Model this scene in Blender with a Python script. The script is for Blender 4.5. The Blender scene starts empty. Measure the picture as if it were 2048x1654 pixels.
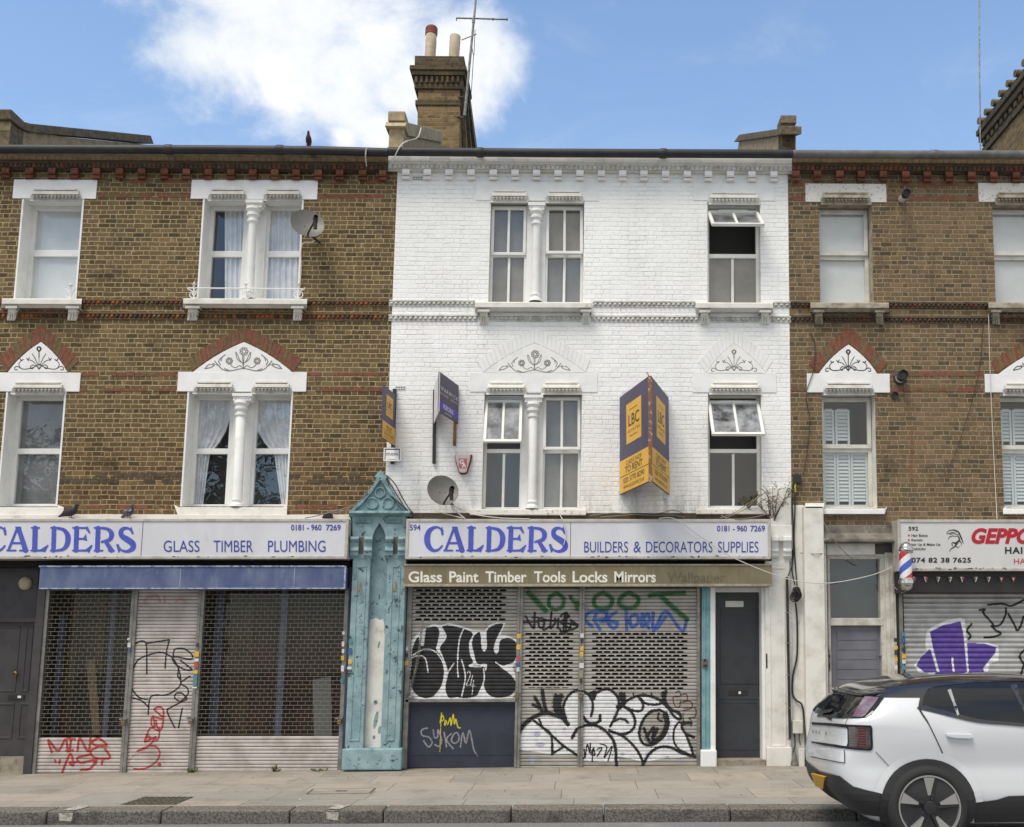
import bpy, bmesh, math, random
import numpy as np
from mathutils import Vector
random.seed(11); np.random.seed(11)
scn = bpy.context.scene
COL = scn.collection
# ------------------------------------------------------------------ camera
F = 2080.0; PX, PY = 1187.0, 1017.0
PITCH = math.atan(273 / F); YAW = math.atan(37 * math.cos(PITCH) / F)
D = 14.3
cY, sY, cP, sP = math.cos(YAW), math.sin(YAW), math.cos(PITCH), math.sin(PITCH)
RIGHT = Vector((cY, -sY, 0)); FWD = Vector((sY * cP, cY * cP, sP)); UP = Vector((-sY * sP, -cY * sP, cP))
CZ = 0.0
def P(x, y, d=0.0):
    """photo pixel -> world point on the vertical plane Y = -d (d metres in front of the facade)"""
    r = FWD + RIGHT * ((x - PX) / F) - UP * ((y - PY) / F)
    t = (D - d) / r.y
    return Vector((r.x * t, -d, CZ + r.z * t))
CZ = -P(1150, 1537).z
cam_d = bpy.data.cameras.new('camera'); cam = bpy.data.objects.new('camera', cam_d); COL.objects.link(cam)
cam.location = (0, -D, CZ); cam.rotation_euler = (math.pi / 2 + PITCH, 0, -YAW)
cam_d.sensor_width = 36; cam_d.lens = F / 2048 * 36
cam_d.shift_x = (1024 - PX) / 2048; cam_d.shift_y = (PY - 827) / 2048
cam_d.clip_start = 0.1; cam_d.clip_end = 3000
scn.camera = cam
scn.render.resolution_x = 1024; scn.render.resolution_y = 827
# ------------------------------------------------------------------ light
scn.view_settings.view_transform = 'Standard'; scn.view_settings.look = 'None'
scn.view_settings.gamma = 1.0; scn.view_settings.exposure = 0.9
SUN_AZ = math.atan2(-0.55, -0.8); SUN_EL = math.radians(60)
sdir = Vector((math.sin(SUN_AZ) * math.cos(SUN_EL), math.cos(SUN_AZ) * math.cos(SUN_EL), math.sin(SUN_EL)))
sl = bpy.data.lights.new('sun', 'SUN'); sl.energy = 1.55; sl.angle = math.radians(26); sl.color = (1, 0.93, 0.82)
so = bpy.data.objects.new('sun', sl); COL.objects.link(so)
so.rotation_euler = (-sdir).to_track_quat('-Z', 'Y').to_euler(); so.location = (-6, -12, 20)

class NT:
    """small helper to wire node expressions"""
    def __init__(s, tree): s.t = tree
    def n(s, typ, **kw):
        nd = s.t.nodes.new(typ)
        for k, v in kw.items(): setattr(nd, k, v)
        return nd
    def link(s, a, b): s.t.links.new(a, b)
    def put(s, sock, val):
        if isinstance(val, bpy.types.NodeSocket): s.link(val, sock)
        elif val is not None: sock.default_value = val
    def m(s, op, a, b=None, c=None, clamp=False):
        nd = s.n('ShaderNodeMath', operation=op, use_clamp=clamp)
        s.put(nd.inputs[0], a)
        if b is not None: s.put(nd.inputs[1], b)
        if c is not None: s.put(nd.inputs[2], c)
        return nd.outputs[0]
    def vm(s, op, a, b=None, scale=None):
        nd = s.n('ShaderNodeVectorMath', operation=op)
        s.put(nd.inputs[0], a)
        if b is not None: s.put(nd.inputs[1], b)
        if scale is not None: s.put(nd.inputs['Scale'], scale)
        return nd.outputs['Value' if op in ('DISTANCE', 'LENGTH', 'DOT_PRODUCT') else 'Vector']
    def noise(s, vec, scale, detail=3, rough=0.55, dist=0.0, out='Fac'):
        nd = s.n('ShaderNodeTexNoise')
        s.put(nd.inputs['Vector'], vec)
        nd.inputs['Scale'].default_value = scale; nd.inputs['Detail'].default_value = detail
        nd.inputs['Roughness'].default_value = rough; nd.inputs['Distortion'].default_value = dist
        return nd.outputs[out]
    def ramp(s, fac, a, b):
        nd = s.n('ShaderNodeMapRange', clamp=True, interpolation_type='SMOOTHSTEP')
        s.put(nd.inputs[0], fac); s.put(nd.inputs[1], a); s.put(nd.inputs[2], b)
        return nd.outputs[0]
    def mix(s, f, a, b, blend='MIX'):
        nd = s.n('ShaderNodeMix', data_type='RGBA', blend_type=blend)
        s.put(nd.inputs[0], f)
        for i, v in ((6, a), (7, b)):
            if isinstance(v, (tuple, list)): nd.inputs[i].default_value = tuple(v)[:3] + (1,)
            else: s.put(nd.inputs[i], v)
        return nd.outputs[2]
    def cramp(s, fac, stops):
        nd = s.n('ShaderNodeValToRGB'); cr = nd.color_ramp
        while len(cr.elements) > 1: cr.elements.remove(cr.elements[-1])
        cr.elements[0].position = stops[0][0]; cr.elements[0].color = tuple(stops[0][1]) + (1,)
        for p, c_ in stops[1:]:
            e = cr.elements.new(p); e.color = tuple(c_) + (1,)
        s.put(nd.inputs[0], fac)
        return nd.outputs[0]
    def sep(s, v):
        nd = s.n('ShaderNodeSeparateXYZ'); s.put(nd.inputs[0], v); return nd.outputs
    def comb(s, x, y, z):
        nd = s.n('ShaderNodeCombineXYZ')
        for i, v in enumerate((x, y, z)): s.put(nd.inputs[i], v)
        return nd.outputs[0]

# ------------------------------------------------------------------ sky
def pdir(x, y):
    return (FWD + RIGHT * ((x - PX) / F) - UP * ((y - PY) / F)).normalized()
w = bpy.data.worlds.new("World"); scn.world = w; w.use_nodes = True
g = NT(w.node_tree); w.node_tree.nodes.clear()
sky = g.n('ShaderNodeTexSky', sky_type='NISHITA', sun_disc=False)
sky.sun_elevation = SUN_EL; sky.sun_rotation = SUN_AZ; sky.air_density = 1.0; sky.dust_density = 0.6; sky.ozone_density = 1.3
dirn = g.n('ShaderNodeTexCoord').outputs['Generated']
BLOBS = [(560, -60, 250), (600, 60, 225), (450, 100, 105), (740, 90, 120), (700, 190, 100), (560, 150, 110), (790, 190, 60), (400, 95, 85),
         (760, 260, 70), (830, 150, 75), (900, 90, 75), (960, 110, 85), (1000, 120, 48), (930, 180, 70), (870, 250, 45), (690, 275, 40)]
fld = None
nz = g.noise(g.vm('MULTIPLY', dirn, (1, 1, 1.25)), 9.0, 10, 0.66, 0.5)
nz2 = g.noise(dirn, 26, 6, 0.62, 0.2)
for bx_, by_, br in BLOBS:
    c_ = pdir(bx_, by_); r_ = br / F * 0.93
    v = g.m('MULTIPLY_ADD', g.vm('DISTANCE', dirn, tuple(c_)), -1 / r_, 1.0)
    if fld is None: fld = v
    else:
        nd = g.n('ShaderNodeMath', operation='SMOOTH_MAX'); g.put(nd.inputs[0], fld); g.put(nd.inputs[1], v); nd.inputs[2].default_value = 0.35
        fld = nd.outputs[0]
fld = g.m('ADD', fld, g.m('MULTIPLY_ADD', nz, 2.3, -1.15)); fld = g.m('ADD', fld, g.m('MULTIPLY_ADD', nz2, 0.9, -0.45))
cm = g.ramp(fld, -0.38, 0.78)
# unseen clouds behind and beside the viewer, added thick to whiten the facade light
dz = g.sep(dirn)
back = g.ramp(dz[1], 0.35, -0.15)
ob = g.m('MULTIPLY', g.ramp(g.noise(dirn, 2.3, 7, 0.6, 0.3), 0.36, 0.55), back)
wisp = g.m('MULTIPLY', g.ramp(g.noise(g.vm('MULTIPLY', dirn, (1, 1, 2.2)), 5.0, 7, 0.65, 0.6), 0.5, 0.85), 0.22)
allc = g.m('MAXIMUM', g.m('MAXIMUM', cm, ob), wisp)
shade = g.mix(g.ramp(g.noise(dirn, 11, 8, 0.68, 0.3), 0.4, 0.75), (5.4, 5.5, 5.6), (4.3, 4.65, 5.1))
skc = g.mix(1.0, sky.outputs[0], (0.90, 1.08, 1.2), 'MULTIPLY')
skc = g.mix(g.m('MULTIPLY_ADD', g.ramp(dz[2], 0.85, 0.25), 0.26, 0.0), skc, (3.7, 4.6, 5.6))
shade = g.mix(back, shade, (4.9, 4.75, 4.45))  # warm tint added to the unseen clouds to take blue off the facade
wc = g.mix(allc, skc, shade)
bg = g.n('ShaderNodeBackground'); g.put(bg.inputs[0], wc); bg.inputs[1].default_value = 0.1
wo = g.n('ShaderNodeOutputWorld'); g.link(bg.outputs[0], wo.inputs[0])

# ------------------------------------------------------------------ colours and materials
def lin(v):
    v /= 255.0
    return v / 12.92 if v <= 0.04045 else ((v + 0.055) / 1.055) ** 2.4
KA = 0.98
def c(r, g_, b, k=1.0): return tuple(min(0.9, lin(q) * KA * k) for q in (r, g_, b))
MATS = {}
def mat(name, col, rough=0.6, metal=0.0, col2=None, ns=6.0, lo=0.35, hi=0.7, bump=0.0, bs=80.0, spec=0.4, stretch=(1, 1, 1), coat=0.0, grime_or_shade=None, gs=2.0, glo=0.55, ghi=0.75, obj=False):
    m = bpy.data.materials.new(name); m.use_nodes = True; MATS[name] = m
    t = NT(m.node_tree); m.node_tree.nodes.clear()
    b = t.n('ShaderNodeBsdfPrincipled'); o = t.n('ShaderNodeOutputMaterial'); t.link(b.outputs[0], o.inputs[0])
    b.inputs['Roughness'].default_value = rough; b.inputs['Metallic'].default_value = metal
    b.inputs['Specular IOR Level'].default_value = spec; b.inputs['Coat Weight'].default_value = coat
    pos = t.n('ShaderNodeNewGeometry').outputs['Position']
    sv = t.vm('MULTIPLY', pos, stretch)
    cc = tuple(col)
    if col2 is not None: cc = t.mix(t.ramp(t.noise(sv, ns, 6, 0.62), lo, hi), col, col2)
    if grime_or_shade is not None:
        cc = t.mix(t.ramp(t.noise(sv, gs, 8, 0.7, 0.3), glo, ghi), cc, grime_or_shade)
    if isinstance(cc, tuple): b.inputs['Base Color'].default_value = cc[:3] + (1,)
    else: t.link(cc, b.inputs['Base Color'])
    if bump:
        bn = t.n('ShaderNodeBump'); bn.inputs['Strength'].default_value = bump; bn.inputs['Distance'].default_value = 0.01
        t.put(bn.inputs['Height'], t.noise(pos, bs, 5, 0.6)); t.link(bn.outputs[0], b.inputs['Normal'])
    return m

def brick_mat(name, stops, mortar, painted=False, h=0.0675, per=0.252, mort=0.011, patch=None):
    m = bpy.data.materials.new(name); m.use_nodes = True; MATS[name] = m
    t = NT(m.node_tree); m.node_tree.nodes.clear()
    b = t.n('ShaderNodeBsdfPrincipled'); o = t.n('ShaderNodeOutputMaterial'); t.link(b.outputs[0], o.inputs[0])
    geo = t.n('ShaderNodeNewGeometry'); pos = geo.outputs['Position']; p = t.sep(pos)
    wob = t.noise(pos, 3.0, 2, 0.5); wob2 = t.noise(pos, 14.0, 2, 0.5)
    z = t.m('ADD', t.m('DIVIDE', p[2], h), t.m('ADD', t.m('MULTIPLY', wob, 0.35), t.m('MULTIPLY', wob2, 0.16)))
    row = t.m('FLOOR', z); fz = t.m('SUBTRACT', z, row)
    wn0 = t.n('ShaderNodeTexWhiteNoise', noise_dimensions='1D'); t.put(wn0.inputs['W'], row)
    u = t.m('ADD', t.m('DIVIDE', t.m('ADD', p[0], p[1]), per), t.m('MULTIPLY', row, 0.5))
    u = t.m('ADD', u, t.m('MULTIPLY', wn0.outputs['Value'], 0.16)); u = t.m('ADD', u, t.m('MULTIPLY', wob2, 0.06))
    iu = t.m('FLOOR', u); fu = t.m('SUBTRACT', u, iu)
    isH = t.m('GREATER_THAN', fu, 0.667)
    s1 = t.m('DIVIDE', fu, 0.667); s2 = t.m('DIVIDE', t.m('SUBTRACT', fu, 0.667), 0.333)
    def sel(a, bb): return t.m('ADD', t.m('MULTIPLY', bb, isH), t.m('MULTIPLY', a, t.m('SUBTRACT', 1.0, isH)))
    sx = sel(t.m('MULTIPLY', t.m('MINIMUM', s1, t.m('SUBTRACT', 1.0, s1)), per * 0.667), t.m('MULTIPLY', t.m('MINIMUM', s2, t.m('SUBTRACT', 1.0, s2)), per * 0.333))
    sz = t.m('MULTIPLY', t.m('MINIMUM', fz, t.m('SUBTRACT', 1.0, fz)), h)
    ed = t.m('MINIMUM', sx, sz)
    rough_e = t.noise(pos, 70, 3, 0.6)
    ed = t.m('ADD', ed, t.m('MULTIPLY_ADD', rough_e, 0.013, -0.0065))
    bid = t.comb(t.m('ADD', t.m('MULTIPLY', iu, 2.0), isH), row, 3.0)
    wn = t.n('ShaderNodeTexWhiteNoise', noise_dimensions='3D'); t.put(wn.inputs['Vector'], bid)
    rc = t.sep(wn.outputs['Color'])
    mask = t.ramp(ed, mort * 0.5 - 0.002, mort * 0.5 + 0.003)
    big = t.noise(pos, 0.9, 4, 0.6); fine = t.noise(pos, 45, 6, 0.7); mid = t.noise(pos, 9, 5, 0.65)
    if not painted:
        col = t.cramp(t.m('ADD', t.m('MULTIPLY', rc[0], 0.72), t.m('MULTIPLY', big, 0.28)), stops)
        col = t.mix(t.m('MULTIPLY', t.ramp(fine, 0.5, 0.75), 0.55), col, tuple(q * 0.42 for q in stops[0][1]))
        col = t.mix(t.m('MULTIPLY', t.ramp(mid, 0.56, 0.72), 0.45), col, mortar)
        mo = t.mix(t.ramp(mid, 0.35, 0.65), tuple(q * 0.8 for q in mortar), tuple(q * 1.1 for q in mortar))
        soot = t.ramp(t.noise(t.vm('MULTIPLY', pos, (0.8, 1, 1.3)), 1.6, 7, 0.65), 0.52, 0.78)
        base = t.mix(mask, mo, col)
        base = t.mix(t.m('MULTIPLY', soot, 0.75), base, tuple(q * 0.55 for q in stops[0][1]))
        stk = t.ramp(t.noise(t.vm('MULTIPLY', pos, (5, 5, 0.45)), 1.5, 5, 0.65), 0.54, 0.8)
        base = t.mix(t.m('MULTIPLY', stk, 0.4), base, tuple(q * 0.6 for q in stops[0][1]))
        rep = t.m('MULTIPLY', t.ramp(t.noise(pos, 1.1, 3, 0.5), 0.56, 0.62), 0.5)
        base = t.mix(rep, base, t.mix(mask, tuple(q * 0.85 for q in mortar), t.mix(0.5, col, stops[-2][1])))
        pale = t.ramp(t.noise(pos, 5.5, 6, 0.75, 0.4), 0.68, 0.76)
        base = t.mix(t.m('MULTIPLY', pale, 0.35), base, tuple(q * 0.9 for q in mortar))
        if patch:
            base = t.mix(t.m('MULTIPLY', t.ramp(p[2], patch[0], patch[1]), patch[3]), base, patch[2], 'MULTIPLY')
        rgh, bstr = 0.9, 0.9
    else:
        white = t.mix(t.ramp(big, 0.35, 0.7), (0.88, 0.88, 0.87), (0.80, 0.80, 0.79))
        white = t.mix(t.m('MULTIPLY', t.m('SUBTRACT', rc[0], 0.3, clamp=True), 0.08), white, c(200, 200, 200))
        crack = t.m('MULTIPLY', t.m('SUBTRACT', 1.0, t.ramp(t.m('ADD', sz, t.m('MULTIPLY_ADD', rough_e, 0.008, -0.004)), 0.001, 0.0052)), t.ramp(t.m('ADD', mid, t.m('MULTIPLY', rc[1], 0.35)), 0.56, 0.82))  # level joint lines: cracks plus painted shadow under the courses
        crack_shade_v = t.m('MULTIPLY', t.m('SUBTRACT', 1.0, t.ramp(t.m('ADD', sx, t.m('MULTIPLY_ADD', rough_e, 0.008, -0.004)), 0.0008, 0.0042)), t.ramp(t.m('ADD', mid, t.m('MULTIPLY', rc[2], 0.3)), 0.68, 0.9))
        cr = t.m('MULTIPLY', t.m('MAXIMUM', crack, crack_shade_v), 0.85)  # grey joint lines: cracks plus painted shadow lines under the courses
        base = t.mix(t.m('MULTIPLY', cr, t.ramp(t.noise(pos, 1.7, 4, 0.7), 0.3, 0.75)), white, c(112, 110, 106))
        spots = t.ramp(t.noise(pos, 26, 4, 0.7), 0.74, 0.8)
        base = t.mix(t.m('MULTIPLY', spots, 0.6), base, c(120, 112, 100))
        low = t.m('MULTIPLY', t.ramp(p[2], 4.2, 3.5), t.ramp(t.noise(t.vm('MULTIPLY', pos, (3, 3, 0.7)), 2.2, 6, 0.7), 0.42, 0.72))
        base = t.mix(t.m('MULTIPLY', low, 0.6), base, c(168, 160, 146))
        stk = t.ramp(t.noise(t.vm('MULTIPLY', pos, (7, 7, 0.35)), 1.6, 5, 0.6), 0.58, 0.8)
        base = t.mix(t.m('MULTIPLY', stk, 0.42), base, c(178, 174, 165))
        blot = t.ramp(t.noise(pos, 3.3, 7, 0.72, 0.4), 0.58, 0.75)
        base = t.mix(t.m('MULTIPLY', blot, 0.3), base, c(186, 183, 176))
        rgh, bstr = 0.72, 0.65
    t.link(base, b.inputs['Base Color']); b.inputs['Roughness'].default_value = rgh; b.inputs['Specular IOR Level'].default_value = 0.25
    jf = 1.0 if not painted else t.m('MULTIPLY_ADD', t.ramp(t.noise(pos, 2.6, 5, 0.7), 0.3, 0.68), 0.85, 0.3)
    hgt = t.m('ADD', t.m('MULTIPLY', t.ramp(ed, 0.0005, 0.009), jf), t.m('ADD', t.m('MULTIPLY', fine, 0.5), t.m('MULTIPLY', rc[2], 0.55 if not painted else 0.25)))
    bn = t.n('ShaderNodeBump'); bn.inputs['Strength'].default_value = bstr; bn.inputs['Distance'].default_value = 0.008
    t.put(bn.inputs['Height'], hgt); t.link(bn.outputs[0], b.inputs['Normal'])
    return m

def glass_mat(name, tint=(0.8, 0.82, 0.82), refl=1.0, rough=0.0, mist_sheen=0.0):
    m = bpy.data.materials.new(name); m.use_nodes = True; MATS[name] = m
    t = NT(m.node_tree); m.node_tree.nodes.clear()
    o = t.n('ShaderNodeOutputMaterial'); tr = t.n('ShaderNodeBsdfTransparent'); tr.inputs[0].default_value = tint + (1,)
    gl = t.n('ShaderNodeBsdfGlossy'); gl.inputs['Roughness'].default_value = rough
    ge_ = t.n('ShaderNodeNewGeometry'); pos = ge_.outputs['Position']
    cs_ = t.m('ABSOLUTE', t.vm('DOT_PRODUCT', ge_.outputs['Normal'], ge_.outputs['Incoming'])); frv = t.m('MULTIPLY_ADD', t.m('POWER', t.m('SUBTRACT', 1.0, cs_, clamp=True), 5.0), 0.92, 0.08)
    bn = t.n('ShaderNodeBump'); bn.inputs['Strength'].default_value = 0.05; bn.inputs['Distance'].default_value = 0.05
    t.put(bn.inputs['Height'], t.noise(pos, 2.2, 2, 0.5)); t.link(bn.outputs[0], gl.inputs['Normal'])
    mx = t.n('ShaderNodeMixShader'); t.put(mx.inputs[0], t.m('MULTIPLY', frv, refl, clamp=True))
    base_ = tr.outputs[0]
    if mist_sheen:
        df = t.n('ShaderNodeBsdfDiffuse'); df.inputs[0].default_value = (0.5, 0.53, 0.56, 1); m2 = t.n('ShaderNodeMixShader'); t.put(m2.inputs[0], t.m('MULTIPLY', t.ramp(t.noise(pos, 5, 5, 0.6), 0.25, 0.75), mist_sheen * 2)); t.link(tr.outputs[0], m2.inputs[1]); t.link(df.outputs[0], m2.inputs[2]); base_ = m2.outputs[0]  # pale diffuse film: condensation with the sky's reflection painted in
    t.link(base_, mx.inputs[1]); t.link(gl.outputs[0], mx.inputs[2]); t.link(mx.outputs[0], o.inputs[0])
    return m

# ------------------------------------------------------------------ facade pixel frame
SA, SB = 0.009435, 8.5e-6
def uv(x, y):
    k = x - 1024
    v = (y - SA * k) / (1 - SB * k)
    t = (827 - y) / 15827.0
    return (x - 1400 * t) / (1 - t), v
def px(u, v):
    x = u; y = v
    for _ in range(4):
        y = v + (SA - SB * v) * (x - 1024)
        x = u + (1400 - u) * (827 - y) / 15827.0
    return x, y
def rect4(x0, y0, x1, y1):
    xm, ym = (x0 + x1) / 2, (y0 + y1) / 2
    u0, u1 = uv(x0, ym)[0], uv(x1, ym)[0]; v0, v1 = uv(xm, y0)[1], uv(xm, y1)[1]
    return [px(u0, v0), px(u1, v0), px(u1, v1), px(u0, v1)]
def quadw(x0, y0, x1, y1, d): return [P(a, b, d) for a, b in rect4(x0, y0, x1, y1)]

# ------------------------------------------------------------------ mesh builder
class MB:
    def __init__(s): s.v = []; s.f = []; s.mi = []
    def add(s, pts, faces, m=0):
        o = len(s.v); s.v += [Vector(p) for p in pts]
        for f in faces: s.f.append(tuple(o + i for i in f)); s.mi.append(m)
    def face(s, pts, m=0): s.add(pts, [tuple(range(len(pts)))], m)
    def prism(s, front, back, m=0):
        n = len(front)
        s.add(list(front) + list(back), [tuple(range(n)), tuple(range(2 * n - 1, n - 1, -1))] + [(i, i + n, (i + 1) % n + n, (i + 1) % n) for i in range(n)], m)
    def ext(s, pts, vec, m=0): s.prism(pts, [p + Vector(vec) for p in pts], m)
    def poly(s, pix, d, db=0.0, m=0):
        """polygon of photo pixels on plane d, straight back to plane db"""
        f = [P(x, y, d) for x, y in pix]
        s.prism(f, [Vector((q.x, -db, q.z)) for q in f], m)
    def rect(s, x0, y0, x1, y1, d, db=0.0, m=0): s.poly(rect4(x0, y0, x1, y1), d, db, m)
    def wbox(s, x0, x1, y0, y1, z0, z1, m=0):
        s.prism([Vector((x0, y0, z0)), Vector((x1, y0, z0)), Vector((x1, y0, z1)), Vector((x0, y0, z1))],
                [Vector((x0, y1, z0)), Vector((x1, y1, z0)), Vector((x1, y1, z1)), Vector((x0, y1, z1))], m)
    def prof(s, x0, x1, prof, db=0.0, m=0, cap=True):
        """profile [(y_px, d)] swept from pixel x0 to x1 (leaning with the facade)"""
        xm = (x0 + x1) / 2; ym = sum(p[0] for p in prof) / len(prof)
        A, B = [], []
        u0, u1 = uv(x0, ym)[0], uv(x1, ym)[0]
        for y, d in prof:
            v = uv(xm, y)[1]
            A.append(P(*px(u0, v), d)); B.append(P(*px(u1, v), d))
        n = len(prof); o = len(s.v)
        s.v += A + B
        for i in range(n - 1): s.f.append((o + i, o + n + i, o + n + i + 1, o + i + 1)); s.mi.append(m)
        if cap:
            for L in (A, B):
                q = L + [Vector((L[-1].x, -db, L[-1].z)), Vector((L[0].x, -db, L[0].z))]
                s.face(q, m)
    def tube(s, pts, r, n=8, m=0, caps=True):
        pts = [Vector(p) for p in pts]; rs = r if isinstance(r, (list, tuple)) else [r] * len(pts)
        o = len(s.v); ref = None
        for i, p in enumerate(pts):
            a = pts[max(i - 1, 0)]; b = pts[min(i + 1, len(pts) - 1)]
            t = (b - a)
            t = t.normalized() if t.length > 1e-9 else Vector((0, 0, 1))
            if ref is None: ref = Vector((0, 0, 1)) if abs(t.z) < 0.9 else Vector((1, 0, 0))
            s1 = t.cross(ref)
            if s1.length < 1e-4: s1 = t.cross(Vector((0.3, 1, 0.2)))
            s1.normalize(); s2 = s1.cross(t).normalized(); ref = s2
            for k in range(n):
                an = 2 * math.pi * k / n
                s.v.append(p + (s1 * math.cos(an) + s2 * math.sin(an)) * rs[i])
        for i in range(len(pts) - 1):
            for k in range(n):
                s.f.append((o + i * n + k, o + i * n + (k + 1) % n, o + (i + 1) * n + (k + 1) % n, o + (i + 1) * n + k)); s.mi.append(m)
        if caps:
            s.f.append(tuple(o + k for k in range(n))); s.mi.append(m)
            e = o + (len(pts) - 1) * n
            s.f.append(tuple(e + n - 1 - k for k in range(n))); s.mi.append(m)
    def bar(s, a, b, wx, wy, m=0):
        """square bar from a to b"""
        a, b = Vector(a), Vector(b); t = (b - a).normalized()
        r = Vector((0, 1, 0)) if abs(t.y) < 0.8 else Vector((1, 0, 0))
        s1 = t.cross(r).normalized() * wx / 2; s2 = t.cross(s1).normalized() * wy / 2
        s.prism([a + s1 + s2, a - s1 + s2, a - s1 - s2, a + s1 - s2], [b + s1 + s2, b - s1 + s2, b - s1 - s2, b + s1 - s2], m)
    def ring(s, Q, wd, th, m=0):
        """rectangular frame on quad Q (TL TR BR BL, seen from the front), inset wd, extruded back th"""
        tl, tr, br, bl = Q
        ex = (tr - tl).normalized(); ez = (tl - bl).normalized(); n = ex.cross(ez).normalized()
        if isinstance(wd, (int, float)): wd = (wd,) * 4      # top right bottom left
        I = [tl + ex * wd[3] - ez * wd[0], tr - ex * wd[1] - ez * wd[0], br - ex * wd[1] + ez * wd[2], bl + ex * wd[3] + ez * wd[2]]
        bk = -n * th
        if n.y > 0: bk = n * th
        for i in range(4):
            j = (i + 1) % 4
            s.prism([Q[i], Q[j], I[j], I[i]], [Q[i] + bk, Q[j] + bk, I[j] + bk, I[i] + bk], m)
        return I
    def lathe(s, base, axis, prof, n=20, m=0, caps=False):
        """prof [(h, r)] around axis from base"""
        ax = Vector(axis).normalized(); o = len(s.v); e1 = ax.cross(Vector((0, 0, 1)) if abs(ax.z) < 0.9 else Vector((1, 0, 0))).normalized(); e2 = ax.cross(e1).normalized()
        for h, r in prof:
            for k in range(n):
                a = 2 * math.pi * k / n; s.v.append(Vector(base) + ax * h + (e1 * math.cos(a) + e2 * math.sin(a)) * max(r, 1e-5))
        for i in range(len(prof) - 1):
            for k in range(n): s.f.append((o + i * n + k, o + i * n + (k + 1) % n, o + (i + 1) * n + (k + 1) % n, o + (i + 1) * n + k)); s.mi.append(m)
    def build(s, name, mats, parent=None, smooth=False, bevel=0.0, org=None, label=None, nrm=True):
        if not isinstance(mats, (list, tuple)): mats = [mats]
        me = bpy.data.meshes.new(name)
        o_ = Vector(org) if org is not None else (ORG.get(parent, Vector((0, 0, 0))) if parent else Vector((0, 0, 0)))
        me.from_pydata([tuple(p - o_) for p in s.v], [], s.f)
        for k in mats: me.materials.append(MATS[k] if isinstance(k, str) else k)
        if len(mats) > 1: me.polygons.foreach_set('material_index', s.mi)
        if nrm:
            b = bmesh.new(); b.from_mesh(me); bmesh.ops.recalc_face_normals(b, faces=b.faces); b.to_mesh(me); b.free()
        if smooth:
            me.polygons.foreach_set('use_smooth', [True] * len(me.polygons))
            if smooth != 'all':
                try: me.set_sharp_from_angle(angle=math.radians(38))
                except Exception: pass
        me.update()
        ob = bpy.data.objects.new(name, me); COL.objects.link(ob)
        if parent is not None: ob.parent = parent
        elif org is not None: ob.location = o_
        ORG[ob] = o_
        if bevel:
            md = ob.modifiers.new('bevel', 'BEVEL'); md.width = bevel; md.segments = 2; md.limit_method = 'ANGLE'; md.angle_limit = math.radians(40)
        if label: ob['label'] = label
        return ob
ORG = {}
def tag(o, label=None, cat=None, group=None, kind=None):
    if label: o['label'] = label
    if cat: o['category'] = cat
    if group: o['group'] = group
    if kind: o['kind'] = kind
    return o
def thing(name, loc, label, cat, group=None):
    o = bpy.data.objects.new(name, None); COL.objects.link(o); o.location = loc; o.empty_display_size = 0.1
    ORG[o] = Vector(loc)
    return tag(o, label, cat, group)

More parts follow.
